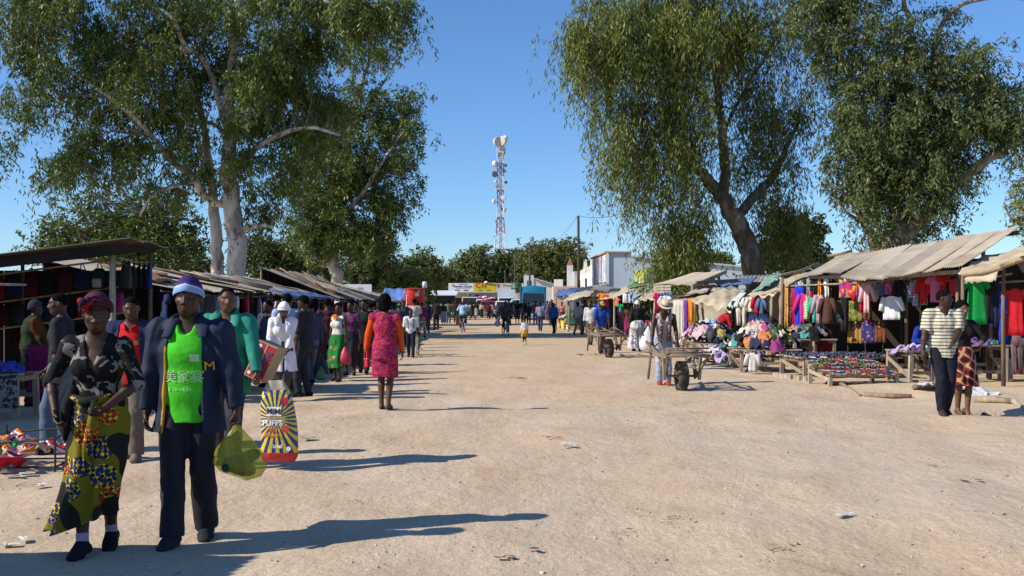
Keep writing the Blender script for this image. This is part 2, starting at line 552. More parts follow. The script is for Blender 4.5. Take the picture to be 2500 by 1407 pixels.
def catmull(pts, rs, sub=4):
 out, ro = [], []
 n = len(pts)
 for i in range(n - 1):
  p0, p1, p2, p3 = pts[max(i - 1, 0)], pts[i], pts[i + 1], pts[min(i + 2, n - 1)]
  for k in range(sub):
   t = k / sub
   out.append(.5 * ((2 * p1) + (p2 - p0) * t + (2 * p0 - 5 * p1 + 4 * p2 - p3) * t * t + (3 * p1 - p0 - 3 * p2 + p3) * t ** 3))
   ro.append(rs[i] * (1 - t) + rs[i + 1] * t)
 out.append(pts[-1])
 ro.append(rs[-1])
 return out, ro
def make_tree(name, label, Y, limbs, blobs, leafmat, barkmat, n_clump, per_clump, strand, leaf, droop=.75, clump_r=.9,
     seed=1, group=None, twigs=True, cat='tree', limb_mats=None, jit=.06, base=None):
 """limbs: [(px,py,dY,r_px)...] polylines; blobs: (px,py,rx,ry,dY) in photo pixels at distance Y"""
 rg = np.random.default_rng(seed)
 b0 = limbs[0][0]
 bp = at(b0[0], b0[1], Y + b0[2])
 root = empty(name, (bp.x, bp.y, 0), 0, label, cat, group)
 root['kind_of_tree'] = 'tree'
 del root['kind_of_tree']
 mb = MB()
 tw_ = MB()
 lp = []
 s = Y / F
 for li, L in enumerate(limbs):
  pts = [at(p[0], p[1], Y + p[2]) for p in L]
  rs = [max(p[3] * s, .012) for p in L]
  if li == 0 or L[0][1] >= b0[1] - 4 and pts[0].z < 4.5 and len(L[0]) == 4 and abs(L[0][1] - b0[1]) < 8:
   pts.insert(0, Vector((pts[0].x, pts[0].y, -.15)))
   rs.insert(0, rs[0] * 1.3)
  P, R = catmull(pts, rs, 4)
  P2 = []
  for i, p in enumerate(P):
   j = R[i] * .25 + jit * .25
   P2.append(p + Vector(rg.normal(size=3)) * j * (.5 if i else 0))
  mb.tube(P2, R, 9 if rs[0] > .15 else 6)
  for p, r in zip(P2, R):
   lp.append((p.x, p.y, p.z, r))
 lp = np.array(lp)
 # foliage clumps
 vol = np.array([b[2] * b[3] * (b[5] if len(b) > 5 else 1.0) for b in blobs], dtype=float)
 pick = rg.choice(len(blobs), n_clump, p=vol / vol.sum())
 d = rg.normal(size=(n_clump, 3))
 d /= np.linalg.norm(d, axis=1)[:, None]
 rad = rg.random(n_clump) ** .42
 B = np.array([[*at(b[0], b[1], Y + b[4]), b[2] * s, min(b[2], b[3]) * s, b[3] * s] for b in blobs])
 C = B[pick, :3] + d * rad[:, None] * B[pick, 3:]
 if twigs:
  order = np.argsort(-lp[:, 2])
  for c in C:
   dd = np.linalg.norm(lp[:, :3] - c, axis=1) + np.where(lp[:, 2] > c[2] + .6, 1.2 * (lp[:, 2] - c[2]), 0)
   k = int(np.argmin(dd))
   a = Vector(lp[k, :3])
   e = Vector(c)
   L = (e - a).length
   if L < .15 or (droop > .9 and lp[k, 3] > .2 and L > .8):
    continue
   r0 = min(lp[k, 3] * .7, .02 + .012 * L)
   mid = a.lerp(e, .5) + Vector((0, 0, .10 * L)) + Vector(rg.normal(size=3)) * .07 * L
   q = a.lerp(e, .8) + Vector((0, 0, .07 * L)) + Vector(rg.normal(size=3)) * .04 * L
   tw_.tube([a, mid, q, e], [r0, r0 * .6, r0 * .38, r0 * .2], 4, cap=False)
 tr = mb.build('trunk', barkmat, root, smooth=True, world=True)
 if tw_.v:
  tag(tw_.build('twigs', BARK_DARK if barkmat is BARK_DARK else BARK_GREY, root, smooth=True, world=True), kind='stuff')
 # leaves: strands hanging from each clump
 n_str = n_clump * per_clump
 cs = np.repeat(np.arange(n_clump), per_clump)
 st = C[cs] + rg.normal(size=(n_str, 3)) * clump_r * np.array([1, 1, .75])
 out = d[cs] * .5 + rg.normal(size=(n_str, 3)) * .55
 sl = strand[0] + (strand[1] - strand[0]) * rg.random(n_str)
 nl = strand[2]
 t = (np.arange(nl)[None, :] + rg.random((n_str, nl))) / nl
 pos = st[:, None, :] + out[:, None, :] * (sl[:, None, None] * (.55 if droop < .9 else .26) * t[:, :, None])
 pos[:, :, 2] -= droop * sl[:, None] * t ** 1.4
 pos += rg.normal(size=pos.shape) * leaf[0] * .35
 pos = pos.reshape(-1, 3)
 n = len(pos)
 ld = rg.normal(size=(n, 3))
 ld[:, 2] = ld[:, 2] * (1 - droop * .6) - droop * 2.0
 ld /= np.linalg.norm(ld, axis=1)[:, None]
 sd = np.cross(ld, rg.normal(size=(n, 3)))
 sd /= np.linalg.norm(sd, axis=1)[:, None] + 1e-9
 L = (leaf[0] * (.65 + .7 * rg.random(n)))[:, None]
 W = (leaf[1] * (.7 + .6 * rg.random(n)))[:, None]
 Q = np.stack([pos, pos + ld * L * .45 + sd * W * .5, pos + ld * L, pos + ld * L * .45 - sd * W * .5], 1).reshape(-1, 3)
 Q[:, 2] = np.maximum(Q[:, 2], .05)
 Q -= np.array([bp.x, bp.y, 0])
 fa = np.arange(4 * n).reshape(n, 4)
 me = np_mesh('crown', Q, fa, [leafmat], smooth=False)
 hue = rg.random(n_clump)
 lv = np.clip(.30 * hue[np.repeat(cs, nl)] + .22 + .55 * (rg.random(n) - .3) * .8 + .12 * (rg.random(n) < .06), 0, 1)
 a_ = me.attributes.new('lv', 'FLOAT', 'POINT')
 a_.data.foreach_set('value', np.repeat(lv, 4).astype(np.float32))
 link('crown', me, root)
 return root
# big twin-stemmed gum on the left
make_tree('gum_tree', 'tall pale-barked gum tree with twin trunks behind the left stalls', 45,
    [[(578, 672, 0, 24), (572, 560, 0, 23), (562, 430, 0, 19), (560, 330, 0, 15), (562, 200, -.5, 12), (575, 60, -1, 9), (590, -80, -1, 7), (600, -220, -1, 5)],
     [(530, 672, .8, 16), (527, 590, .8, 15), (520, 500, 1, 13), (512, 420, 1.2, 11), (500, 320, 1.5, 9), (470, 200, 1.5, 7), (440, 60, 1.5, 6), (420, -90, 1, 4)],
     [(545, 500, .3, 9), (500, 480, -.5, 9), (470, 430, -1, 8), (415, 390, -1.5, 7), (350, 310, -2, 6), (270, 240, -2.4, 5), (180, 180, -3, 4), (90, 150, -3, 3)],
     [(560, 330, 0, 8), (500, 150, -1, 7), (450, 110, -1.5, 6), (420, 40, -2, 5), (370, 20, -2, 3)],
     [(470, 130, -1.2, 5), (400, 100, -2, 4), (340, 105, -2, 3)],
     [(575, 60, -1, 8), (640, 15, -1.5, 8), (700, -15, -2, 6), (820, 10, -2.5, 4), (930, 15, -3, 3), (1000, 5, -3, 1.5)],
     [(565, 420, 0, 7), (650, 345, -1, 7), (745, 312, -1.5, 5), (830, 330, -1.5, 3)],
     [(480, 440, -1, 6), (420, 455, -1.5, 5), (370, 480, -2, 4), (340, 530, -2, 3)],
     [(590, 560, 0, 8), (640, 550, -.6, 6), (665, 555, -.8, 4)],
     [(520, 500, 1, 6), (480, 330, 2, 5), (420, 230, 2, 4), (330, 150, 2, 3)],
     [(562, 240, -.5, 6), (640, 150, 1, 5), (720, 60, 1.5, 4), (760, -60, 1.5, 3)],
     [(560, 330, 0, 5), (470, 290, 1.5, 4), (330, 330, 2, 3), (200, 360, 2, 2)]],
    [(120, 60, 170, 130, -2.5), (330, 150, 190, 170, -2), (230, 240, 150, 120, -2), (450, 60, 190, 140, 0), (640, 100, 190, 150, -.5),
     (610, 260, 130, 150, -.8), (740, 180, 110, 150, 0), (720, 300, 110, 130, 0), (690, 430, 95, 90, -.6), (380, 300, 140, 100, -1),
     (440, 400, 110, 80, 0), (260, 380, 110, 70, -1.5, .7), (170, 400, 80, 50, -2, .5), (60, 210, 70, 110, -3, .8), (40, 300, 40, 50, -3, .5),
     (500, 230, 120, 120, 1), (660, 500, 60, 60, -.5, .8), (560, -80, 300, 120, 0), (200, -60, 250, 110, -2), (890, 25, 85, 25, -3, 5), (965, 8, 40, 18, -3, 6), (800, 10, 60, 30, -2, 3), (590, 400, 70, 60, -1, .8),
     (330, 460, 80, 60, -1.8, .5), (800, 290, 50, 70, 0, .6)],
    LEAF_EUC, BARK_PALE, 215, 22, (.5, 1.6, 25), (.26, .062), droop=.72, clump_r=.46, seed=3)
make_tree('gum_tree', 'slimmer grey-green gum tree right of the pale twin-trunked one', 70,
    [[(822, 684, 0, 15), (815, 640, 0, 14), (822, 560, 0, 11), (835, 450, 0, 9), (850, 340, 0, 7), (875, 230, 0, 5), (910, 120, 0, 3), (920, 60, 0, 2)],
     [(810, 640, 0, 8), (785, 590, 0, 7), (770, 500, .5, 6), (770, 400, .5, 4), (780, 300, 1, 3)],
     [(824, 540, 0, 7), (880, 480, -.5, 6), (930, 400, -1, 4), (980, 330, -1, 3), (1020, 280, -1, 2)],
     [(850, 340, 0, 5), (900, 260, 1, 4), (950, 180, 1, 2), (985, 120, 1, 1.5)],
     [(812, 650, 0, 6), (760, 640, 0, 5), (735, 600, 0, 3)]],
    [(880, 120, 60, 70, 0, .5), (950, 130, 45, 60, 0, .45), (920, 250, 90, 90, 0, .8), (990, 280, 50, 70, -1, .8), (860, 360, 110, 110, 0), (960, 390, 70, 80, 0),
     (780, 440, 90, 90, 0), (900, 490, 90, 70, 0), (790, 540, 90, 80, 0), (860, 590, 80, 60, -.5), (760, 600, 60, 50, -.5, .7), (920, 560, 40, 50, 0, .6), (800, 300, 70, 100, 1)],
    LEAF_EUC, BARK_PALE, 190, 17, (.5, 1.4, 21), (.31, .088), droop=.55, clump_r=.58, seed=4)
# weeping gum on the right
make_tree('weeping_gum_tree', 'leaning gum tree with long weeping olive foliage behind the right stalls', 42,
    [[(1845, 668, 0, 27), (1825, 600, 0, 25), (1800, 540, 0, 23), (1770, 490, -.3, 19), (1740, 455, -.5, 16), (1715, 425, -.8, 13), (1680, 380, -1, 9), (1620, 330, -1.5, 6), (1560, 290, -2, 4)],
     [(1765, 480, -.3, 15), (1768, 400, 0, 12), (1760, 300, 0, 10), (1750, 220, 0, 9), (1745, 180, 0, 8), (1705, 120, -.3, 7), (1690, 60, -.5, 6), (1660, 20, -1, 4), (1600, -40, -1, 3)],
     [(1800, 530, 0, 13), (1850, 470, .5, 12), (1890, 425, .7, 9), (1920, 360, 1, 6), (1950, 300, 1, 4)],
     [(1748, 180, 0, 6), (1770, 110, .5, 5), (1830, 80, 1, 4), (1920, 60, 1, 3), (1980, 130, 1, 2)],
     [(1755, 280, 0, 6), (1700, 220, -1, 5), (1600, 150, -2, 4), (1500, 110, -2.5, 3), (1420, 80, -2.5, 2)],
     [(1760, 330, 0, 5), (1830, 200, 1.5, 4), (1880, 120, 2, 3), (1900, 40, 2, 2)],
     [(1700, 410, -.9, 6), (1640, 420, -2, 4), (1560, 400, -2.5, 3), (1500, 330, -3, 2)]],
    [(1560, 60, 190, 90, -1.5), (1460, 100, 95, 95, -2), (1505, 230, 95, 110, -2), (1620, 180, 120, 110, -1.5), (1620, 320, 110, 110, -1.5), (1520, 330, 70, 80, -2, .7),
     (1680, 60, 150, 90, 0), (1840, 80, 150, 110, 1, .55), (1740, 250, 60, 80, 1, .4), (1870, 240, 95, 95, 1, .9), (1915, 350, 65, 105, 1), (1830, 340, 70, 90, 1, .7),
     (1650, 440, 80, 80, -1), (1690, 540, 42, 55, -1, 1.6), (1650, 570, 42, 60, -1.5, 2), (1645, 610, 40, 30, -1.5, 3), (1690, 610, 30, 30, -1, 2), (1880, 480, 70, 60, 1, .8), (1900, 560, 55, 70, .5, .9), (1570, 430, 45, 60, -2, .6), (1620, 500, 35, 55, -1.8, .6),
     (1760, 580, 30, 50, -.5, .35), (1600, -60, 260, 90, 0)],
    LEAF_WIL, BARK_DARK, 215, 14, (1.1, 3.2, 33), (.26, .048), droop=.95, clump_r=.40, seed=5)
# multi-stemmed blue gum, far right
make_tree('blue_gum_tree', 'broad many-stemmed blue-green gum tree behind the corrugated roof stall', 38,
    [[(2175, 618, 0, 26), (2200, 560, 0, 20), (2180, 480, .3, 14), (2175, 380, .3, 11), (2190, 270, 0, 9), (2215, 130, 0, 8), (2225, 60, 0, 8), (2210, 20, 0, 6), (2190, -60, 0, 4)],
     [(2200, 615, 0, 20), (2240, 545, -.3, 16), (2300, 470, -.5, 13), (2360, 425, -.8, 12), (2430, 380, -1, 11), (2500, 340, -1.2, 9), (2600, 270, -1.5, 6)],
     [(2135, 615, .4, 12), (2115, 560, .4, 9), (2090, 510, .2, 7), (2055, 470, 0, 5), (2010, 445, 0, 3)],
     [(2215, 560, 0, 10), (2240, 440, .5, 9), (2260, 300, .8, 8), (2280, 130, .8, 8), (2300, 60, .8, 6), (2350, 10, .5, 5), (2450, -5, 0, 3), (2540, 5, 0, 2)],
     [(2150, 610, .5, 9), (2140, 500, 1, 7), (2120, 400, 1, 5), (2080, 250, 1, 4), (2010, 120, 1, 3), (1960, 50, 1, 2)],
     [(2100, 540, .3, 5), (2070, 520, 0, 3), (2030, 480, 0, 1.5)],
     [(2300, 470, -.5, 6), (2330, 350, -.5, 5), (2370, 220, -.5, 4), (2400, 120, -.5, 2)]],
    [(2080, 60, 130, 110, 0, .7), (2200, 60, 100, 90, 0, .4), (2085, 190, 55, 80, 0, .5), (2180, 250, 130, 110, -.5), (2300, 230, 120, 120, -.5), (2400, 170, 80, 90, -.5, .75), (2150, 370, 120, 90, 0),
     (2280, 370, 120, 90, -.8), (2400, 320, 90, 80, -.8), (2130, 450, 70, 60, 0), (2230, 470, 90, 70, -.5), (2260, 560, 70, 50, -.3, .8), (2105, 420, 50, 60, .5, .8), (2170, 560, 60, 50, .4, .6), (2470, 260, 60, 90, -1, .8), (2330, 60, 70, 50, .5, .3), (2090, -60, 200, 90, 0, .5)],
    LEAF_BLU, BARK_GREY, 200, 18, (.5, 1.3, 24), (.22, .058), droop=.6, clump_r=.44, seed=6)
make_tree('broadleaf_tree', 'small dark round-leaved tree beside the weeping gum trunk', 48,
    [[(1930, 668, 0, 8), (1930, 620, 0, 6), (1940, 570, 0, 4)], [(1930, 620, 0, 4), (1960, 590, 0, 3)]],
    [(1930, 590, 55, 55, 0), (1960, 570, 45, 40, 0), (1970, 620, 38, 36, 0), (1900, 630, 50, 35, 0)],
    LEAF_BRD, BARK_DARK, 110, 6, (.3, .7, 14), (.20, .13), droop=.25, clump_r=.35, seed=7)
make_tree('edge_tree', 'light green tree cut off by the right edge of the photo', 50,
    [[(2530, 640, 0, 10), (2520, 520, 0, 8), (2510, 420, 0, 5), (2500, 330, 0, 3)], [(2520, 560, 0, 4), (2480, 540, 0, 3), (2460, 520, 0, 2), (2450, 490, 0, 1)]],
    [(2520, 440, 45, 70, 0), (2510, 540, 50, 40, 0, .8), (2560, 500, 60, 100, 0)],
    LEAF_WIL, BARK_TAN, 90, 5, (.5, 1.2, 16), (.24, .07), droop=.5, clump_r=.55, seed=8)
# backdrop trees, left
for i, (lab, Y, bx, by, bl, n, lm, bk, sd) in enumerate([
 ('olive gum thicket tree rising above the left corner stall roof', 78, 300, 660, [(250, 570, 130, 90, 0), (380, 530, 110, 80, 0), (150, 590, 70, 60, 0), (330, 620, 120, 50, 0), (420, 590, 70, 50, 0), (230, 490, 60, 40, 0, .6)], 330, LEAF_EUC, BARK_GREY, 21),
 ('dark bushy tree between the two left gum trees', 85, 665, 690, [(660, 640, 75, 45, 0), (700, 620, 50, 40, 0), (630, 610, 40, 30, 0), (720, 655, 60, 30, 0)], 150, LEAF_BRD, BARK_DARK, 22),
 ('low dark tree behind the beanie man stall', 90, 470, 690, [(470, 655, 60, 32, 0), (430, 665, 50, 25, 0)], 90, LEAF_BRD, BARK_DARK, 23),
 ('dense dark tree right of the slimmer gum', 95, 910, 700, [(905, 640, 55, 50, 0), (925, 610, 35, 35, 0), (890, 670, 80, 30, 0), (940, 650, 25, 40, 0)], 150, LEAF_BRD, BARK_DARK, 24),
 ('yellow-green bush at the foot of the slimmer gum', 88, 765, 695, [(760, 665, 60, 28, 0), (800, 672, 50, 22, 0)], 80, LEAF_FAR, BARK_DARK, 25),
 ('sparse green bush growing behind the red round booth', 72, 995, 740, [(995, 695, 30, 18, 0), (975, 700, 22, 14, 0), (1012, 700, 24, 14, 0)], 60, LEAF_WIL, BARK_TAN, 26)]):
 make_tree('background_tree', lab, Y, [[(bx, by, 0, 9), (bx - 4, by - 40, 0, 6), (bx + 6, by - 80, 0, 3)] if i < 2 else [(bx, by, 0, 5), (bx + 3, by - 30, 0, 3)]], bl, lm, bk, n, 5, (.4, 1.2, 13), (.34, .15), droop=.35, clump_r=.6, seed=sd)
# far tree line behind the shops
FT = [('round olive tree on the far skyline left of the tower', 165, 1028, [(1028, 645, 45, 30, 0), (1005, 665, 35, 25, 0), (1055, 665, 28, 25, 0), (1030, 675, 55, 25, 0)], 120, LEAF_FAR),
   ('dark low tree left of the white dealer sign', 160, 985, [(985, 680, 40, 28, 0), (965, 695, 30, 18, 0)], 70, LEAF_BRD),
   ('low green tree behind the white dealer sign', 175, 1090, [(1085, 690, 40, 22, 0), (1110, 675, 40, 22, 0), (1065, 700, 40, 18, 0), (1130, 700, 45, 20, 0)], 100, LEAF_FAR),
   ('wide dark tree on the skyline just left of the tower foot', 185, 1160, [(1165, 630, 38, 28, 0), (1140, 655, 35, 30, 0), (1185, 660, 40, 35, 0), (1160, 690, 50, 28, 0)], 150, LEAF_FAR),
   ('mixed green tree hiding the tower foot', 190, 1225, [(1222, 640, 32, 26, 0), (1215, 675, 40, 30, 0), (1250, 660, 40, 40, 0), (1265, 630, 28, 28, 0), (1240, 695, 45, 22, 0)], 160, LEAF_FAR),
   ('tallest round tree of the far skyline right of the tower', 170, 1360, [(1360, 625, 60, 42, 0), (1320, 640, 40, 40, 0), (1400, 640, 42, 38, 0), (1350, 670, 70, 35, 0), (1310, 610, 25, 20, 0)], 220, LEAF_FAR),
   ('dark tree between the far skyline trees and white gable shop', 178, 1300, [(1295, 665, 40, 40, 0), (1290, 695, 45, 20, 0), (1330, 690, 45, 22, 0)], 110, LEAF_BRD),
   ('small trees showing over the pale blue building roof', 140, 1720, [(1700, 640, 30, 16, 0), (1750, 640, 34, 14, 0), (1590, 645, 24, 9, 0)], 60, LEAF_BRD),
   ('scrubby tree on the skyline right of the small dark tree', 150, 2015, [(2015, 650, 22, 14, 0)], 30, LEAF_FAR)]
for i, (lab, Y, bx, bl, n, lm) in enumerate(FT):
 make_tree('skyline_tree', lab, Y, [[(bx, 722, 0, 5), (bx, 690, 0, 4), (bx + 2, 660, 0, 2)]], bl, lm, BARK_DARK, n, 9, (.5, 1.4, 12), (.46, .25), droop=.3, clump_r=.85, seed=40 + i, group='trees of the far skyline', twigs=False)
tag(make_tree('far_woodland', None, 260, [[(1300, 735, 0, 3), (1300, 700, 0, 2)]],
     [(px, 712 + 6 * math.sin(px * .05), 60, 22, 0) for px in range(-200, 2900, 60)], LEAF_FAR, BARK_DARK, 700, 4, (.6, 1.6, 9), (1.1, .6), droop=.25, clump_r=1.1, seed=60, twigs=False, cat=None),
 'dark far-off woodland closing the view behind the market', 'woodland', kind='stuff')
# TOWER
TY = 230.0
s_ = TY / F
tb = at(1222, 740, TY)
tower = empty('radio_tower', (tb.x, TY, 0), 0, 'red and white lattice radio mast hung with dish antennas', 'tower')
RED_ST = M('red_steel', (.32, .07, .07), .6, .1, 2, 0)
WHT_ST = M('white_steel', (.62, .62, .64), .6, .1, 2, 0)
DISH = M('dish_grey', (.50, .47, .43), .6, .12, 2, 0)
DISHD = M('dish_dark', (.12, .13, .16), .6, .12, 2, 0)
GRYST = M('grey_steel', (.25, .27, .32), .6, .1, 2, 0)
def tw(pyv):
 """half width of the mast in metres at picture row"""
 return max(.72, .72 + (max(pyv - 530, 0) / 80.0) * .62 + max(pyv - 620, 0) * .012)
def tz(pyv):
 return HC + (YH - pyv) * s_
secs = [(760, 640, 0), (640, 608, 0), (608, 570, 0), (570, 532, 1), (532, 497, 0), (497, 465, 1), (465, 432, 0), (432, 400, 1), (400, 372, 0), (372, 338, 0)]
for (y0, y1, red) in secs:
 mb = MB()
 z0, z1, w0, w1 = max(tz(y0), 0), tz(y1), tw(y0), tw(y1)
 C0 = [V((sx * w0, sy * w0, z0)) for sx, sy in ((-1, -1), (1, -1), (1, 1), (-1, 1))]
 C1 = [V((sx * w1, sy * w1, z1)) for sx, sy in ((-1, -1), (1, -1), (1, 1), (-1, 1))]
 for k in range(4):
  mb.tube([C0[k], C1[k]], .11, 5)
  k2 = (k + 1) % 4
  mb.tube([C1[k], C1[k2]], .07, 4)
  n = 2
  for q in range(n):
   a, b2 = C0[k].lerp(C1[k], q / n), C0[k2].lerp(C1[k2], (q + 1) / n)
   a2, b3 = C0[k2].lerp(C1[k2], q / n), C0[k].lerp(C1[k], (q + 1) / n)
   mb.tube([a, b2], .05, 4)
   mb.tube([a2, b3], .05, 4)
 mb.build('lattice_section', RED_ST if red else WHT_ST, tower)
mb = MB()
for dx in (-.25, -.08, .12, .28):
 mb.tube([V((dx, -.2, 0)), V((dx, -.2, tz(345)))], .06, 4)
mb.build('cable_ladder', GRYST, tower)
MB().tube([V((0, 0, tz(340))), V((0, 0, tz(318)))], .05, 5).build('lightning_rod', GRYST, tower)
def dish(px, py, rpx, yaw, drum, m, tilt=0):
 c = at(px, py, TY) - tower.location
 c.y = -1.0
 r = rpx * s_
 R = Matrix.Rotation(math.radians(yaw), 3, 'Z') @ Matrix.Rotation(math.radians(90 + tilt), 3, 'X')
 mb = MB()
 if drum:
  mb.lathe([(.05, -r * .5), (r * .8, -r * .4), (r, -.1), (r, r * .6), (r * .98, r * .62), (.02, r * .72)], 16, c, R)
 else:
  mb.lathe([(.05, -r * .4), (r * .55, -r * .3), (r, 0), (r * .98, .04), (r * .5, -r * .22), (.05, -r * .3)], 16, c, R)
 inner = V((max(min(c.x, tw(py)), -tw(py)), -tw(py) * .9, c.z))
 mb.tube([c + V((0, .1, 0)), inner], .09, 5)
 mb.build('dish_antenna', m, tower, smooth=False)
for a in [(1215, 349, 12, 25, 1, DISH), (1228, 347, 11.5, -35, 1, DISH), (1235, 341, 8, -60, 1, WHT_ST), (1228, 367, 8, -20, 0, DISH), (1231, 378, 8, -50, 0, GRYST), (1221, 380, 7, 10, 0, DISH),
    (1207, 402, 8, 70, 1, WHT_ST), (1235, 406, 4, 0, 0, DISHD), (1208, 427, 8, 30, 0, GRYST), (1211, 445, 4, 40, 1, WHT_ST), (1236, 447, 4, 0, 0, DISHD), (1214, 456, 5, 20, 0, WHT_ST),
    (1230, 484, 6, -20, 1, DISH), (1205, 494, 6, 60, 1, WHT_ST), (1233, 513, 6, -70, 1, DISH), (1227, 513, 4, 0, 0, GRYST), (1212, 542, 4, 20, 0, WHT_ST), (1208, 578, 3, 20, 0, WHT_ST), (1233, 420, 3, 0, 1, DISHD)]:
 dish(*a)
for (px, y0, y1) in ((1215, 390, 407), (1232, 413, 427), (1233, 455, 473), (1210, 460, 472)):
 a, b2 = at(px, y0, TY) - tower.location, at(px, y1, TY) - tower.location
 a.y = b2.y = -.9
 MB().box((a + b2) / 2, (.3, .2, a.z - b2.z)).build('panel_antenna', WHT_ST, tower)
# POLES AND WIRES
POLE = M('creosoted_pole', (.062, .045, .036), .85, .3, 3, .4, 20)
def upole(px, top, Y, r, lab, arm=True):
 p = at(px, top, Y)
 root = empty('utility_pole', (p.x, Y, 0), 0, lab, 'utility pole', 'wooden utility poles along the street')
 MB().tube([V((0, 0, -.2)), V((.02, 0, p.z * .5)), V((0, 0, p.z))], [r * 1.15, r, r * .85], 8).build('pole', POLE, root, smooth=True)
 if arm:
  MB().tube([V((-.02, 0, p.z - .25)), V((-.12, 0, p.z - .2)), V((-.12, 0, p.z - .05))], .03, 5).build('insulator', GRYST, root)
 return p
pA = upole(1412, 527, 84, .12, 'tallest dark utility pole in front of the white battlement shop')
pB = upole(1293, 600, 118, .12, 'dark utility pole standing by the blue truck')
pC = upole(1257, 628, 126, .11, 'dark utility pole rising behind the white box truck')
pD = upole(1233, 660, 135, .09, 'thin leaning utility pole left of the white box truck')
pE = upole(1143, 672, 150, .08, 'short pale pole behind the white dealer sign')
def wire(a, b2, sag, lab):
 mb = MB()
 mb.tube([a.lerp(b2, t) - V((0, 0, sag * 4 * t * (1 - t))) for t in np.linspace(0, 1, 13)], .018, 4)
 tag(mb.build('overhead_wire', POLE), lab, 'wire')
wire(pA - V((.12, 0, .1)), pB, 1.2, 'thin overhead wire running left from the tallest pole to the next')
wire(pA, at(1700, 430, 44), .8, 'thin overhead wire rising right from the tallest pole into the weeping gum')
wire(pB, pC, .3, 'thin overhead wire between the poles by the blue truck and box truck')
# BUILDINGS
def text_mesh(s, size, extrude=.004, align='CENTER', bold=0.0, shear=0.0):
 cu = bpy.data.curves.new('lettering', 'FONT')
 cu.body = s
 cu.size = size
 cu.extrude = extrude
 cu.align_x = align
 cu.align_y = 'CENTER'
 cu.offset = bold
 cu.shear = shear
 cu.resolution_u = 3
 ob = bpy.data.objects.new('lettering', cu)
 COL.objects.link(ob)
 dg = bpy.context.evaluated_depsgraph_get()
 me = bpy.data.meshes.new_from_object(ob.evaluated_get(dg))
 bpy.data.objects.remove(ob)
 return me
def lettering(s, size, parent, loc, rotm, mat, **kw):
 """rotm: 3x3 taking text x,y,normal into parent space"""
 me = text_mesh(s, size, **kw)
 me.materials.clear()
 me.materials.append(mat)
 me.transform(Matrix.Translation(Vector(loc)) @ rotm.to_4x4())
 return link('lettering', me, parent)
FACE_CAM = Matrix(((1, 0, 0), (0, 0, -1), (0, 1, 0)))      # text readable from -Y
FACE_LEFT = Matrix(((0, 0, -1), (-1, 0, 0), (0, 1, 0)))    # text readable from -X
WHITEW = M('whitewash', (.70, .69, .66), .85, .10, .8, .2, 8, dirt=(.52, .47, .40))
PALEBL = M('pale_blue_plaster', (.52, .60, .66), .85, .07, .5, .15, 6)
PINKW = M('pink_plaster', (.56, .40, .31), .85, .1, .8, .2, 8)
CREAMW = M('cream_plaster', (.58, .53, .43), .85, .1, .8, .2, 8)
TERRA = M('terracotta', (.42, .19, .12), .85, .2, 2, .2, 8)
ROOFW = M('pale_roof', (.60, .63, .66), .6, .08, 1, .1, 6)
DARKOP = M('dark_opening', (.03, .028, .026), .8, .2, 2, 0)
LIME = M('lime_paint', (.30, .38, .05), .6, .08, 1, .1, 6)
GREENP = M('green_paint', (.085, .14, .025), .6, .1, 1, .1, 6)
SIGNW = M('sign_white', (.72, .73, .76), .5, .05, .6, 0)
SIGNY = M('sign_yellow', (.62, .47, .02), .5, .08, .6, 0)
SIGNB = M('sign_beige', (.58, .55, .45), .5, .05, .6, 0)
INKN = M('ink_navy', (.06, .07, .16), .6, .05, 1, 0)
INKR = M('ink_red', (.52, .06, .04), .6, .05, 1, 0)
INKK = M('ink_black', (.03, .03, .03), .6, .05, 1, 0)
INKG = M('ink_green', (.10, .20, .16), .6, .05, 1, 0)
INKO = M('ink_orange', (.65, .25, .03), .6, .05, 1, 0)
BRICKR = M('red_brick', (.34, .14, .09), .85, .2, 3, .3, 12)
def posters(name, sc, st):
 m, nt, b = newmat(name)
 v = nd(nt, 'ShaderNodeTexVoronoi', {'Vector': obco(nt, (1, 1, .8)), 'Scale': sc}, distance='CHEBYCHEV')
 n = nd(nt, 'ShaderNodeTexNoise', {'Vector': obco(nt), 'Scale': sc * 1.7, 'Detail': 2.0, 'Distortion': 2.0})
 s2 = nd(nt, 'ShaderNodeSeparateColor', {0: v.outputs['Color']})
 f = math_(nt, 'ADD', math_(nt, 'MULTIPLY', s2.outputs[0], .6), math_(nt, 'MULTIPLY', n.outputs[0], .5))
 nt.links.new(ramp(nt, f, st, 'CONSTANT'), b.inputs['Base Color'])
 b.inputs['Roughness'].default_value = .6
 return m
MURAL1 = posters('mural_warm', 2.2, [(0, (.16, .10, .12)), (.3, (.42, .30, .28)), (.48, (.52, .42, .40)), (.62, (.30, .22, .26)), (.75, (.55, .50, .48))])
MURAL2 = posters('mural_blue', 1.6, [(0, (.14, .20, .34)), (.28, (.36, .46, .60)), (.45, (.58, .62, .68)), (.62, (.30, .38, .52)), (.75, (.62, .64, .66))])
POSTERL = posters('poster_lime', 2.6, [(0, (.30, .34, .06)), (.28, (.50, .52, .18)), (.48, (.62, .60, .34)), (.62, (.34, .20, .08)), (.75, (.44, .50, .14))])
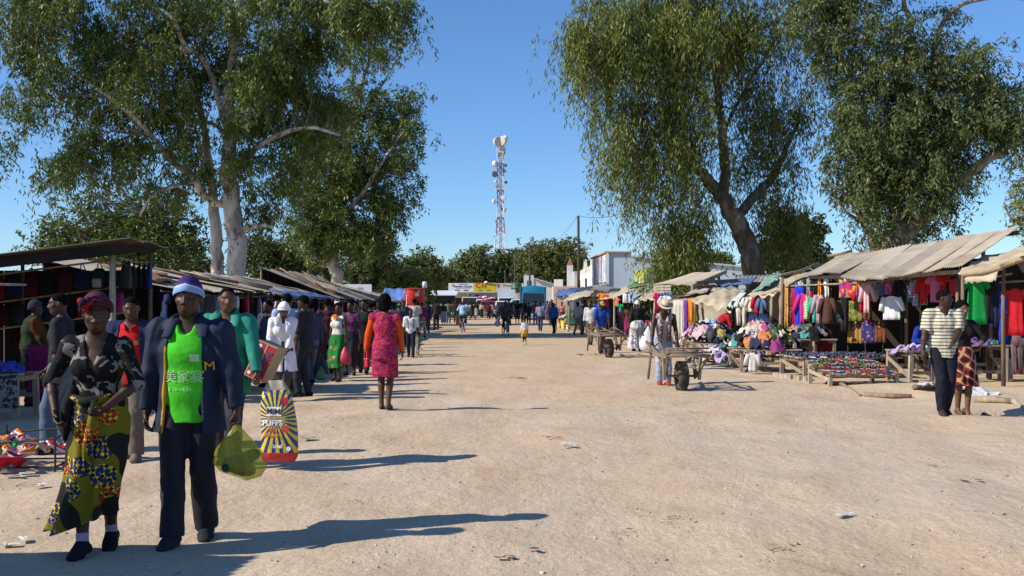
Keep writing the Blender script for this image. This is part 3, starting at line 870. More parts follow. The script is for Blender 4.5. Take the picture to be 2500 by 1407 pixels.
# pale blue hall with painted street front
P0 = at(1485, 740, 67)
hall = empty('pale_blue_hall', (P0.x, 67, 0), 0, 'long pale blue hall with painted murals on its street front', 'building')
prof = [(0, 5.0), (1.55, 5.0), (1.56, 4.72), (9.6, 3.95), (9.6, -.1), (0, -.1)]
mb = MB()
n = len(prof)
vs = [V((x, 0, z)) for x, z in prof] + [V((x - .25 if x < .1 else x, 10, z)) for x, z in prof]
mb.add(vs, [tuple(range(n))[::-1], tuple(range(n, 2 * n))] + [(i, (i + 1) % n, (i + 1) % n + n, i + n) for i in range(n)])
mb.build('wall', PALEBL, hall)
MB().beam((1.55, -.06, 4.76), (9.7, -.06, 3.99), .16, .10).build('roof_edge', ROOFW, hall)
MB().beam((-.06, -.07, 5.02), (1.58, -.07, 5.02), .14, .08).build('coping', TERRA, hall)
MB().box((-.03, -.0, 2.45), (.14, .2, 5.06)).build('corner_pilaster', WHITEW, hall)
for i, (y0, y1, m) in enumerate([(.3, 2.9, MURAL2), (3.1, 5.0, MURAL1), (5.2, 6.9, MURAL2), (7.1, 9.2, MURAL1)]):
 MB().box((-.10 - .024 * (y0 + y1) / 2, (y0 + y1) / 2, 3.95), (.06, y1 - y0, 1.85)).build('mural_panel', m, hall)
MB().beam((-.12, 0, 5.03), (-.36, 10, 5.03), .16, .1).build('parapet_cap', TERRA, hall)
for x in (2.6, 6.1):
 MB().tube([V((x, -.05, 4.6 - .09 * x)), V((x + 1.5, -.05, 3.7 - .09 * x))], .03, 5).build('downpipe', GRYST, hall)
mb = MB()
mb.hexa([V(p) for p in ((-2.0, -.3, 2.35), (-2.0, -.3, 2.42), (-2.2, 9.5, 2.35), (-2.2, 9.5, 2.42), (-.1, -.3, 2.85), (-.1, -.3, 2.92), (-.35, 9.5, 2.85), (-.35, 9.5, 2.92))])
mb.build('veranda_roof', M('veranda_iron', (.40, .36, .29), .7, .2, 2, .2, 10), hall)
for y in (0, 4.6, 9.2):
 MB().box((-1.95, y, 1.17), (.12, .12, 2.34)).build('veranda_post', CREAMW, hall)
# white shop with battlements
fort = empty('battlement_shop', (6.25, 77.5, 0), 0, 'white shop with battlements and two pointed gables along its front', 'building')
MB().box((2.5, 8.5, 2.05), (5, 17, 4.3)).build('wall', WHITEW, fort)
for i in range(9):
 yv = .5 + i * 1.9
 MB().box((.12, yv, 4.38), (.26, 1.0, .36)).build('merlon', WHITEW, fort)
for yv in (1.2, 8.6):
 MB().add([V((-.03, yv - .9, 4.2)), V((-.03, yv + .9, 4.2)), V((-.03, yv, 5.35)), V((.22, yv - .9, 4.2)), V((.22, yv + .9, 4.2)), V((.22, yv, 5.35))],
    [(0, 2, 1), (3, 4, 5), (0, 1, 4, 3), (1, 2, 5, 4), (2, 0, 3, 5)]).build('gable', CREAMW, fort)
for i in range(4):
 MB().box((-.03, 2.2 + i * 4.0, 3.2), (.07, 1.5, .9)).build('window', DARKOP if i % 2 else SIGNW, fort)
MB().beam((-.05, 0, 2.6), (-.05, 17, 2.6), .1, .12).build('string_course', INKN, fort)
for yv in (3, 8, 13):
 MB().box((-.03, yv, 1.05), (.08, 1.3, 2.1)).build('door', DARKOP, fort)
# stepped old shops further on
old = empty('stepped_shop', (5.3, 97, 0), 0, 'cream shop with pointed white pier and terracotta roof edge', 'building')
MB().box((.35, 0, 2.6), (.55, .5, 5.3)).build('pier', WHITEW, old)
MB().add([V((.05, -.25, 5.25)), V((.65, -.25, 5.25)), V((.35, -.25, 6.0)), V((.05, .25, 5.25)), V((.65, .25, 5.25)), V((.35, .25, 6.0))],
   [(0, 1, 2), (3, 5, 4), (0, 3, 4, 1), (1, 4, 5, 2), (2, 5, 3, 0)]).build('pier_cap', TERRA, old)
MB().box((2.4, .3, 2.3), (3.6, 6, 4.6)).build('wall', M('grey_plaster', (.46, .44, .42), .85, .12, .8, .2, 8), old)
MB().box((2.5, -2.75, 1.5), (3.4, .2, 3.0)).build('front_wall', PINKW, old)
MB().box((2.5, -2.83, 3.1), (3.5, .4, .22)).build('roof_edge', TERRA, old)
low = empty('low_pink_shop', (5.0, 88, 0), 0, 'low pinkish shop wall with grey lettered fascia left of the tall pole', 'building')
MB().box((.2, 0, 1.5), (3.2, 3, 3.1)).build('wall', PINKW, low)
MB().box((.4, -1.6, 2.5), (3.0, .1, .7)).build('fascia', M('grey_board', (.34, .36, .34), .6, .1, 1, 0), low)
MB().box((-.9, -.2, 3.3), (.75, .6, .75)).build('roof_tank', SIGNW, low)
MB().box((.4, -1.55, .9), (.9, .1, 1.8)).build('door', DARKOP, low)
gab = empty('white_gable_shop', (1.3, 122, 0), 0, 'white shop with square front pier and sloping pale roof behind the blue truck', 'building')
MB().box((.75, 0, 2.5), (1.2, .6, 5.0)).build('pier', WHITEW, gab)
MB().hexa([V(p) for p in ((1.3, -.2, 0), (1.3, -.2, 4.55), (1.3, 8, 0), (1.3, 8, 4.55), (6.2, -.2, 0), (6.2, -.2, 3.1), (6.2, 8, 0), (6.2, 8, 3.1))]).build('wall', WHITEW, gab)
MB().beam((1.3, -.3, 4.62), (6.4, -.3, 3.15), .5, .1).build('roof_edge', ROOFW, gab)
MB().box((.75, -.33, 3.9), (.5, .05, .9)).build('sign_board', INKG, gab)
# lime green kiosk container with posters
kx = at(1600, 740, 50).x
kiosk = empty('lime_kiosk', (kx, 50, 0), 0, 'lime green metal kiosk covered in posters under the weeping gum', 'kiosk')
MB().box((1.35, 4, 1.7), (2.7, 8, 3.45)).build('body', GREENP, kiosk)
MB().box((-.04, 4.0, 1.7), (.08, 8.0, 3.5)).build('street_panel', LIME, kiosk)
for i, (y0, y1) in enumerate([(.3, 1.5), (1.8, 3.0), (3.3, 4.4), (4.8, 5.8), (6.2, 7.2)]):
 MB().box((-.11, (y0 + y1) / 2, 2.45), (.05, y1 - y0, 1.25)).build('poster', POSTERL if i else MURAL1, kiosk)
MB().beam((-.1, -.06, 3.46), (2.75, -.06, 3.46), .1, .1).build('roof_edge', LIME, kiosk)
# shop row closing the street
sh = empty('shop_row', (at(1095, 740, 130).x, 130, 0), 0, 'single-storey shop row with painted fascia signs closing the street', 'building')
W1 = (1278 - 1095) * 130 / F
MB().box((W1 / 2, 3, 1.55), (W1 + .8, 5, 3.1)).build('wall', CREAMW, sh)
MB().box((W1 / 2, -.2, 2.98), (W1 + .6, 1.6, .16)).build('veranda_slab', M('concrete', (.42, .39, .34), .85, .15, 1, .2, 8), sh)
for x in (.1, 2.4, 4.8, 7.2, 9.6):
 MB().box((x, -.8, 1.45), (.14, .14, 2.9)).build('veranda_post', CREAMW, sh)
for x in (1.2, 3.4, 5.8, 8.0):
 MB().box((x, .48, 1.2), (1.2, .1, 2.1)).build('door', DARKOP, sh)
x1, x2, x3 = (1157 - 1095) * 130 / F, (1211 - 1095) * 130 / F, W1
s1 = MB().box((x1 / 2, -.35, 3.62), (x1 - .03, .12, 1.12)).build('dealer_sign', SIGNW, sh)
s2 = MB().box(((x1 + x2) / 2, -.35, 3.64), (x2 - x1 - .03, .12, 1.14)).build('trading_sign', SIGNY, sh)
s3 = MB().box(((x2 + x3) / 2, -.35, 3.62), (x3 - x2 - .03, .12, 1.10)).build('beige_sign', SIGNB, sh)
lettering('KWATUNI', .24, s1, (1.95, -.43, 4.02), FACE_CAM, INKN)
lettering('GENERAL DEALERS', .27, s1, (1.95, -.43, 3.72), FACE_CAM, INKN, bold=.006)
MB().box((1.95, -.42, 3.52), (1.9, .02, .03)).build('red_rule', INKR, s1)
MB().lathe([(.19, 0), (.19, .03)], 14, (.62, -.41, 3.88), rot('X', 90)).build('sun_logo', INKO, s1)
for x in (1.15, 2.3):
 MB().box((x, -.42, 3.26), (.62, .02, .12)).build('vent', INKK, s1)
lettering('C', .86, s2, (x1 + .52, -.43, 3.84), FACE_CAM, INKR, bold=.03)
lettering('H', .86, s2, (x1 + 1.30, -.43, 3.82), FACE_CAM, INKR, bold=.03)
lettering('TRADING', .34, s2, (x1 + 2.25, -.43, 4.0), FACE_CAM @ rot('Z', -9), INKK, bold=.006)
for x in (.85, 1.9):
 MB().box((x1 + x, -.42, 3.27), (.55, .02, .12)).build('vent', INKG, s2)
lettering('Friendly S', .46, s3, (x2 + 1.75, -.43, 3.86), FACE_CAM, INKG, shear=.3)
lettering('P', .52, s3, (x2 + .35, -.43, 3.72), FACE_CAM, INKR, bold=.04)
MB().box((x2 + .32, -.42, 4.03), (.36, .02, .08)).build('green_bar', INKG, s3)
MB().ell((x1 + 1.6, .5, 4.25), (.28, .28, .22)).build('roof_vent', SIGNW, sh, smooth=True)
wl_ = empty('water_tank', (at(1261, 740, 124).x, 124, 0), 0, 'dark green plastic water tank beside the beige sign', 'water tank')
MB().lathe([(.6, 2.9), (.68, 3.0), (.68, 3.4), (.71, 3.43), (.68, 3.46), (.68, 3.9), (.5, 4.15), (.2, 4.2)], 16).build('tank', M('green_plastic', (.035, .09, .06), .5, .1, 2, 0), wl_, smooth=True)
MB().lathe([(.5, 0), (.5, 2.9)], 10).build('stand', CREAMW, wl_)
tag(MB().box((at(1249, 740, 126).x + 2.0, 126, 2.4), (.22, .22, 4.6)).build('gate_post', INKR), 'tall thin red post right of the beige sign', 'post')
# sign board on the left, over the stalls
lb = empty('white_board_kiosk', (at(875, 740, 62).x, 62, 0), 0, 'white painted fascia board rising over the left stall roofs', 'kiosk')
MB().box((0, 0, 2.52), (1.65, .15, .48)).build('fascia', SIGNW, lb)
MB().box((0, .6, 1.12), (1.6, 1.0, 2.2)).build('body', CREAMW, lb)
MB().box((.12, -.085, 2.53), (.3, .02, .09)).build('faded_mark', M('faded_ink', (.35, .36, .42), .7, .1, 1, 0), lb)
# scattered far-left low roofs
for i, (px, w, Y, z, m, lab) in enumerate([(1075, 3.0, 108, 2.5, ROOFW, 'low pale flat-roofed hut left of the shop row'), (1050, 3.6, 120, 2.7, CREAMW, 'low cream hut behind the red booth'), (935, 3.5, 95, 2.9, M('rust_roof', (.30, .17, .11), .8, .2, 2, .2, 8), 'low rusty-roofed hut behind the left stalls')]):
 h = empty('hut', (at(px, 740, Y).x, Y, 0), 0, lab, 'hut')
 MB().box((0, 1.2, z / 2 - .1), (w, 2.4, z)).build('wall', DARKOP if i == 0 else CREAMW, h)
 MB().hexa([V(p) for p in ((-w / 2 - .3, -.5, z - .1), (-w / 2 - .3, -.5, z), (-w / 2 - .3, 2.8, z + .35), (-w / 2 - .3, 2.8, z + .45), (w / 2 + .3, -.5, z - .1), (w / 2 + .3, -.5, z), (w / 2 + .3, 2.8, z + .35), (w / 2 + .3, 2.8, z + .45))]).build('roof', m, h)
# red round booth
bx = at(1010, 740, 60)
booth = empty('red_booth', (bx.x, 60, 0), 0, 'large round red booth with white lettering on the left of the street', 'booth')
REDB = M('booth_red', (.52, .035, .018), .5, .08, 1, 0)
MB().lathe([(.50, .02), (.52, .5), (.62, 1.45), (.64, 1.5), (.66, 2.36), (.64, 2.42), (.6, 2.42)], 24).build('drum', REDB, booth, smooth=True)
MB().lathe([(.66, 2.38), (.69, 2.40), (.69, 2.46), (.05, 2.52)], 24).build('lid', M('booth_rim', (.40, .03, .02), .5, .1, 1, 0), booth)
for i, z in enumerate((2.02, 1.9, 1.78, 1.66, 1.54, 1.42)):
 a = math.radians(-128)
 MB().box(V((math.cos(a) * .675, math.sin(a) * .675, z)), (.20 - .02 * (i % 3), .012, .055), rot('Z', -38)).build('white_lettering', SIGNW, booth)
MB().box((.28, -.64, 2.1), (.2, .02, .2), rot('Z', 22)).build('notice', SIGNW, booth)
MB().box((.36, -.58, 2.3), (.16, .02, .22), rot('Z', 30)).build('notice', M('booth_notice', (.35, .3, .32), .6, .1, 1, 0), booth)
wt = empty('small_tank', (bx.x + .40, 63, 0), 0, 'small white tank on a thin stand behind the red booth', 'tank')
MB().lathe([(.14, 2.55), (.15, 2.9), (.10, 2.95)], 12).build('tank', SIGNW, wt, smooth=True)
MB().tube([V((0, 0, 0)), V((0, 0, 2.55))], .05, 6).build('stand', POLE, wt)
# STALLS
TIN = M('dusty_iron', (.47, .405, .32), .75, .16, 1.6, .2, 20, dirt=(.36, .27, .18))
TIN2 = M('pale_iron', (.56, .48, .36), .75, .14, 1.4, .2, 20, dirt=(.42, .32, .21))
TIN3 = M('grey_iron', (.32, .31, .29), .7, .2, 1.6, .2, 20, dirt=(.25, .18, .12))
RUST = M('rusty_iron', (.26, .15, .095), .8, .3, 2, .3, 20, dirt=(.18, .09, .05))
BURLAP = M('burlap', (.47, .39, .27), .95, .14, 3, .6, 30, .01, dirt=(.36, .28, .18))
BURLAP2 = M('canvas', (.40, .35, .27), .95, .16, 2, .5, 24, .01, dirt=(.27, .22, .16))
TARPB = M('blue_tarp', (.07, .13, .33), .5, .25, 3, .4, 9, .02, dirt=(.22, .22, .24))
TARPK = M('black_tarp', (.035, .04, .06), .4, .3, 3, .5, 8, .03, dirt=(.10, .10, .11))
TARPG = M('green_tarp', (.18, .33, .27), .6, .15, 3, .4, 9, .02, dirt=(.34, .34, .28))
TARPGR = M('grey_tarp', (.22, .23, .25), .55, .2, 2, .4, 9, .02, dirt=(.30, .27, .22))
SHADEW = M('shaded_board', (.024, .019, .015), .9, .3, 3, .3, 12)  # board colour taken near black to stand in for deep stall shade
STRAW = M('thatch', (.34, .27, .18), .95, .25, 8, .6, 40, .01)
def stall(label, loc, name='market_stall'):
 return empty(name, (loc[0], loc[1], 0), 0, label, 'stall', 'market stalls lining the street')
def post(root, x, y, z, r=.045, lean=(0, 0), m=None, z0=None):
 zb = float(gz(np.array([x]), np.array([y]))[0]) - .05 if z0 is None else z0
 k = [V((x, y, zb)), V((x + lean[0] * .5 + random.uniform(-.02, .02), y + lean[1] * .5, (z + zb) / 2)), V((x + lean[0], y + lean[1], z))]
 MB().tube(k, [r * 1.1, r, r * .85], 7).build('post', m or wood(random.randrange(3)), root, smooth=True, world=True)
def rail(root, a, b, r=.03, m=None, name='rail'):
 a, b = V(a), V(b)
 mid = a.lerp(b, .5) + V((0, 0, -.02 - .01 * (b - a).length))
 MB().tube([a, mid, b], [r, r * .95, r * .85], 6).build(name, m or wood(random.randrange(3)), root, smooth=True, world=True)
def plank(root, a, b, w, h, m=None, name='plank', up=(0, 0, 1)):
 MB().beam(a, b, w, h, up=up).build(name, m or wood(random.randrange(4)), root, world=True)
def corr(root, E0, E1, R0, R1, waves=9, amp=.014, m=TIN, warp=.02, name='roof_sheet', rag=0.0):
 """one corrugated sheet, eave E0-E1, ridge R0-R1"""
 E0, E1, R0, R1 = V(E0), V(E1), V(R0), V(R1)
 nrm = (E1 - E0).cross(R0 - E0).normalized()
 if nrm.z < 0:
  nrm = -nrm
 nu, nv_ = waves * 4 + 1, 5
 ph = random.uniform(0, 6)
 P = []
 for j in range(nv_):
  t = j / (nv_ - 1)
  row = []
  for i in range(nu):
   u = i / (nu - 1)
   tt = t - (rag * (.5 + .5 * math.sin(u * 17 + ph)) * (1 - t) if rag else 0)
   p = E0.lerp(E1, u).lerp(R0.lerp(R1, u), tt)
   p = p + nrm * (amp * math.sin(u * waves * 2 * math.pi) + warp * math.sin(u * 3.1 + t * 2.3 + ph) - .03 * 4 * t * (1 - t) * .6)
   row.append(p)
  P.append(row)
 return MB().grid(P).build(name, m, root, smooth=True, world=True)
def tarp(root, c00, c10, c01, c11, nu=18, nv=14, sag=.12, nz=.03, m=BURLAP, seed=1, name='canopy', rag=0.0, droop=0.0, thick=.012):
 """cloth sheet over four corners with sag, creases and a ragged front edge (v=0)"""
 c00, c10, c01, c11 = V(c00), V(c10), V(c01), V(c11)
 nrm = (c10 - c00).cross(c01 - c00).normalized()
 if nrm.z < 0:
  nrm = -nrm
 rg = np.random.default_rng(seed)
 U, W = np.meshgrid(np.linspace(0, 1, nu), np.linspace(0, 1, nv))
 pts = np.stack([U.ravel() * (c10 - c00).length, W.ravel() * (c01 - c00).length], 1)
 n1 = smooth_noise(pts, .8, seed) * nz + smooth_noise(pts * np.array([.5, 1.6]), .35, seed + 1) * nz * .4
 P = []
 for j in range(nv):
  row = []
  for i in range(nu):
   u, w = i / (nu - 1), j / (nv - 1)
   ww = w - (rag * rg.random() if j == 0 else 0)
   p = c00.lerp(c10, u).lerp(c01.lerp(c11, u), ww)
   p = p + nrm * float(n1[j * nu + i]) - V((0, 0, sag * 16 * u * (1 - u) * w * (1 - w)))
   if droop and w < .25:
    p = p - V((0, 0, droop * ((.25 - w) / .25) ** 2 * (.6 + .4 * math.sin(u * 23 + seed))))
   row.append(p)
  P.append(row)
 mb = MB().grid(P)
 o = mb.build(name, m, root, smooth=True, world=True)
 md = o.modifiers.new('thickness', 'SOLIDIFY')
 md.thickness = thick
 return o
def table(label, x0, x1, y0, y1, h, tilt=0.0, yaw=0.0, legs=4, cloth=None, nslat=5, brace=True, group='trader tables of rough planks', gz_=None):
 cx, cy = (x0 + x1) / 2, (y0 + y1) / 2
 g = gnd((cx, cy)).z if gz_ is None else gz_
 t = empty('trader_table', (cx, cy, g), yaw, label, 'table', group)
 w, d = x1 - x0, y1 - y0
 for k in range(nslat):
  yk = -d / 2 + d * (k + .5) / nslat
  zz = h + tilt * yk
  MB().beam((-w / 2 + random.uniform(-.05, .03), yk, zz), (w / 2 + random.uniform(-.03, .06), yk, zz + random.uniform(-.01, .01)), d / nslat * .86, .028).build('plank', wood(random.randrange(4)), t)
 for sx in (-1, 1):
  for sy in (-1, 1):
   zt = h + tilt * sy * d / 2 * .86 - .02
   x = sx * (w / 2 - .08)
   y = sy * (d / 2 * .86)
   MB().beam((x + random.uniform(-.03, .03), y, -.08), (x, y, zt), .07, .06).build('leg', wood(random.randrange(4)), t)
  MB().beam((sx * (w / 2 - .08), -d / 2 * .9, h - .06 - tilt * d / 2 * .9), (sx * (w / 2 - .08), d / 2 * .9, h - .06 + tilt * d / 2 * .9), .05, .07).build('cross_bar', wood(random.randrange(3)), t)
  if brace:
   MB().beam((sx * (w / 2 - .05), -d / 2 * .8, .12), (sx * (w / 2 - .05), d / 2 * .8, h * .75), .025, .07).build('brace', wood(random.randrange(4)), t)
 for sy in (-1, 1):
  MB().beam((-w / 2 + .05, sy * d / 2 * .86, .2 + .1 * (sy > 0)), (w / 2 - .05, sy * d / 2 * .86, .2 + .1 * (sy > 0)), .03, .06).build('stretcher', wood(random.randrange(4)), t)
 if cloth:
  tarp(t, (-w / 2 - .04, -d / 2 - .05, h - .16), (w / 2 + .04, -d / 2 - .05, h - .14), (-w / 2 - .03, -d / 2 + .02, h + .03), (w / 2 + .03, -d / 2 + .02, h + .03), 22, 5, 0, .02, cloth, random.randrange(99), 'cover_edge', rag=.25, thick=.006)
 return t
# garments
CN = {'white': (.72, .70, .68), 'cream': (.62, .54, .42), 'black': (.018, .018, .02), 'navy': (.025, .035, .10), 'royal blue': (.02, .05, .48), 'sky blue': (.22, .40, .66), 'red': (.55, .02, .025),
   'crimson': (.42, .012, .04), 'pink': (.66, .16, .34), 'pale pink': (.70, .42, .42), 'magenta': (.48, .03, .22), 'green': (.02, .32, .09), 'teal': (.03, .36, .29), 'olive': (.14, .16, .04),
   'lime': (.34, .48, .06), 'yellow': (.70, .52, .04), 'orange': (.74, .22, .02), 'purple': (.14, .03, .30), 'lilac': (.42, .33, .62), 'grey': (.25, .25, .26), 'dark grey': (.07, .07, .075),
   'brown': (.09, .04, .028), 'maroon': (.14, .015, .022), 'denim blue': (.10, .15, .26), 'beige': (.46, .37, .26), 'dark green': (.015, .09, .05), 'violet': (.20, .10, .46), 'coral': (.70, .20, .14)}
def loft_flat(mb, rows, seg=18, folds=3, amp=.012, ph=0.0, mi=0, tilt=None):
 """rows: (z, xc, half width, half depth, yc)"""
 vs, fs = [], []
 for (z, xc, hw, dp, yc) in rows:
  t = min(1, max(0, -z / (abs(rows[-1][0]) + 1e-6)))
  for k in range(seg):
   a = 2 * math.pi * k / seg
   x = xc + hw * math.cos(a)
   y = yc + dp * math.sin(a) + amp * (.25 + t) * math.sin(folds * 6.28 * (x / (abs(rows[-1][2]) * 2 + .05)) + ph)
   vs.append((x, y, z))
 n = len(rows)
 for i in range(n - 1):
  for k in range(seg):
   k2 = (k + 1) % seg
   fs.append((i * seg + k, (i + 1) * seg + k, (i + 1) * seg + k2, i * seg + k2))
 fs.append(tuple(range(seg)))
 fs.append(tuple((n - 1) * seg + k for k in range(seg))[::-1])
 mb.add(vs, fs, mi)
def garment(kind, mat, p, w, L, yaw=0.0, label='', group=None, cat=None, seed=None, hanger=False, parent=None, name=None):
 rg = random.Random(seed if seed is not None else label)
 mb = MB()
 ph = rg.uniform(0, 6)
 f = rg.uniform(1.4, 3.2)
 hw = w / 2
 d = .035
 if kind in ('tee', 'long', 'blouse', 'tank', 'dress'):
  fl = {'tee': 1.0, 'long': 1.0, 'blouse': 1.06, 'tank': .92, 'dress': 1.35}[kind]
  rows = [(0, 0, hw * .34, .02, 0), (-.02, 0, hw * .5, .03, 0)]
  if kind != 'tank':
   rows += [(-.05, 0, hw * .93, .035, 0)]
  else:
   rows = [(0, 0, hw * .62, .012, 0), (-.10, 0, hw * .66, .02, 0)]
  for k in range(6):
   t = (k + 1) / 6
   wv = hw * (1 - .12 * math.sin(t * 3.1) * (kind == 'dress') + (fl - 1) * t)
   rows.append((-.06 - (L - .06) * t if kind != 'tank' else -.12 - (L - .12) * t, rg.uniform(-.006, .006), wv * .94, d * (1 + .3 * t), 0))
  loft_flat(mb, rows, 20, f, .016, ph)
  if kind in ('tee', 'long', 'blouse', 'dress'):
   sl = {'tee': .30, 'long': .62, 'blouse': .58, 'dress': .22}[kind] * L if kind != 'dress' else .18
   for s in (-1, 1):
    ang = rg.uniform(.15, .34) if kind in ('long', 'blouse') else rg.uniform(.4, .6)
    a = V((s * hw * .82, 0, -.035))
    b = a + V((s * math.sin(ang) * sl, rg.uniform(-.05, .03), -math.cos(ang) * sl))
    mb.tube([a, a.lerp(b, .5) + V((s * .01, .008, 0)), b], [.062 if kind != 'dress' else .05, .056, .046 if kind != 'tee' else .058], 9)
 elif kind == 'trousers':
  loft_flat(mb, [(0, 0, hw * .72, .03, 0), (-.06, 0, hw * .78, .04, 0), (-.26 * L, 0, hw, .045, 0)], 18, 2, .006, ph)
  for s in (-1, 1):
   q = rg.uniform(-.03, .03)
   loft_flat(mb, [(-.22 * L, s * hw * .5, hw * .5, .042, 0), (-.5 * L, s * hw * .5 + q * .4, hw * .42, .036, q * .5), (-.8 * L, s * hw * .5 + q * .8, hw * .37, .032, q), (-L, s * hw * .5 + q, hw * .36, .03, q)], 14, 1.5, .012, ph + s)
 elif kind == 'skirt':
  loft_flat(mb, [(0, 0, hw * .6, .02, 0)] + [(-L * t, 0, hw * (.6 + .4 * t), .03, 0) for t in (.25, .5, .75, 1)], 22, 3.5, .02, ph)
 else:  # plain cloth length, folded over the line
  rows = [(.005, 0, hw * .98, .016, 0)] + [(-L * t, rg.uniform(-.008, .008), hw * (1 - .06 * math.sin(3 * t)), .016 + .01 * t, 0) for t in (.15, .3, .45, .6, .8, 1)]
  loft_flat(mb, rows, 24, f + .6, .022, ph)
 nm = name or {'tee': 't_shirt', 'long': 'long_sleeved_shirt', 'blouse': 'blouse', 'tank': 'vest_top', 'dress': 'dress', 'trousers': 'trousers', 'skirt': 'skirt', 'cloth': 'hanging_cloth'}[kind]
 if hanger:
  root = empty(nm, p, yaw, label, cat or nm.replace('_', ' '), group)
  mb.build('fabric_body', mat, root, smooth=True)
  h = MB()
  h.tube([V((-hw * .75, 0, -.02)), V((0, 0, .05)), V((hw * .75, 0, -.02))], .008, 5)
  h.tube([V((0, 0, .05)), V((.012, 0, .09)), V((-.005, 0, .12))], .006, 5)
  h.build('hanger', WHT_ST, root)
  return root
 o = mb.build(nm, mat, None, smooth=True)
 o.location = p
 o.rotation_euler = (0, 0, yaw)
 return tag(o, label, cat or {'cloth': 'cloth'}.get(kind, nm.replace('_', ' ')), group)
PILE_LABELS = {}
def pile(cx, cy, z0, rx, ry, h, n, cols, place, seed, yaw=0.0, size=(.12, .23), group=None, bulk=None):
 """a heap of crumpled garments, each one its own cloth"""
 rg = np.random.default_rng(seed)
 ca, sa = math.cos(yaw), math.sin(yaw)
 for i in range(n):
  for _ in range(20):
   u, v = rg.uniform(-1, 1), rg.uniform(-1, 1)
   if u * u + v * v < 1:
    break
  lx, ly = u * rx, v * ry
  r = rg.uniform(*size)
  e = rg.uniform(.6, 1.0)
  a0 = rg.uniform(0, 6.28)
  cn = cols[i % len(cols)] if i < len(cols) else cols[int(rg.integers(len(cols)))]
  N = 11
  g = np.linspace(-1, 1, N)
  A, B = np.meshgrid(g, g)
  A2 = A * np.sqrt(1 - B * B / 2)
  B2 = B * np.sqrt(1 - A * A / 2)
  rr = 1 + .10 * np.sin(3 * np.arctan2(B2, A2) + a0) + .05 * np.sin(5 * np.arctan2(B2, A2) + 2 * a0)
  X0 = A2 * r * rr
  Y0 = B2 * r * e * rr
  X = lx + X0 * math.cos(a0) - Y0 * math.sin(a0)
  Y = ly + X0 * math.sin(a0) + Y0 * math.cos(a0)
  q = np.clip(1 - (X / (rx * 1.22)) ** 2 - (Y / (ry * 1.22)) ** 2, 0, 1) ** .95
  P2 = np.stack([X.ravel(), Y.ravel()], 1)
  wr = smooth_noise(P2, .16, seed * 100 + i).reshape(N, N) * .042 + smooth_noise(P2, .30, seed * 77 + i).reshape(N, N) * .05
  edge = np.sqrt(A * A + B * B) / 1.41
  outside = np.clip(np.maximum(np.abs(X) / rx, np.abs(Y) / ry) - 1.12, 0, 1)
  Z = z0 + .02 + h * q + .004 * i * (.4 if n > 20 else .6) + wr - .055 * edge ** 4 - outside * .5
  Z = np.maximum(Z, z0 + .006 + .0006 * i - outside * .55)
  wx = cx + X * ca - Y * sa
  wy = cy + X * sa + Y * ca
  loc = np.array([float(wx.mean()), float(wy.mean()), float(Z.min())])
  vs = np.stack([wx.ravel(), wy.ravel(), Z.ravel()], 1) - loc
  idx = np.arange(N * N).reshape(N, N)
  fa = np.stack([idx[:-1, :-1].ravel(), idx[:-1, 1:].ravel(), idx[1:, 1:].ravel(), idx[1:, :-1].ravel()], 1)
  def tone(c):
   g_ = sum(CN[c]) / 3
   return tuple(round((.78 * x + .22 * g_) * .80, 3) for x in CN[c])
  m = fab(tone(cn))
  if rg.random() < .26 and 'white bundle' not in place:
   m = two_tone('print_%s_%d' % (cn, i % 4), tone(cn), tone(cols[int(rg.integers(len(cols)))]), 'blotch' if rg.random() < .5 else 'dots', 30, duty=.5 if rg.random() < .5 else .35)
  if bulk is not None:
   bulk.append((vs + loc, fa, m))
   continue
  o = link('crumpled_garment', np_mesh('crumpled_garment', vs, fa, [m]), None, loc)
  hz = 'left' if u < -.35 else ('right' if u > .35 else 'middle')
  vz = 'front' if v < -.3 else ('back' if v > .4 else 'top')
  key = '%s garment at the %s %s of %s' % (cn, vz, hz, place)
  PILE_LABELS[key] = PILE_LABELS.get(key, 0) + 1
  if PILE_LABELS[key] > 1:
   key = '%s garment buried at the %s %s of %s' % (cn, vz, hz, place)
  tag(o, key, 'garment', group or ('garments heaped on ' + place))
WORD0 = ['first', 'second', 'third', 'fourth', 'fifth', 'sixth', 'seventh', 'eighth', 'ninth', 'tenth', 'eleventh', 'twelfth', 'thirteenth', 'fourteenth', 'fifteenth', 'sixteenth']
# LEFT: corner bag stall
L1 = stall('dark corner stall hung with school bags at the left edge', (-8.6, 17.5))
for (x, y, z, r) in ((-6.78, 16.9, 2.52, .06), (-11.6, 16.9, 2.05, .05), (-6.6, 18.15, 2.5, .04), (-11.6, 18.3, 2.05, .05), (-9.0, 18.3, 2.3, .04)):
 post(L1, x, y, z, r, m=wood(3 if r == .06 else 2))
ys = np.linspace(16.45, 18.35, 4)
for k in range(3):
 corr(L1, (-6.28 - .02 * k, ys[k] - .02, 2.66 - .012 * k), (-6.3 - .02 * k, ys[k + 1] + .05, 2.65 - .012 * k), (-12.2, ys[k] - .02, 2.0), (-12.2, ys[k + 1] + .05, 2.0), 7, .018, M('shaded_iron', (.075, .062, .05), .8, .3, 2, .3, 20))  # iron colour darkened to stand in for the shaded roof underside
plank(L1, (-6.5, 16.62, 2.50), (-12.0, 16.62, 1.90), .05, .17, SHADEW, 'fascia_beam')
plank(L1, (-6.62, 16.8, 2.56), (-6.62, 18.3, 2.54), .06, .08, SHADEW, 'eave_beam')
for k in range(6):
 MB().box((-11.9, 14.9 + k * .82, 1.0), (.03, .8, 2.0)).build('side_board', SHADEW, L1, world=True)  # unseen side wall, added to keep the sun out of the stall
 MB().box((-11.4 + k * .8, 18.42, 1.1), (.78, .03, 2.2)).build('back_board', SHADEW, L1, world=True)
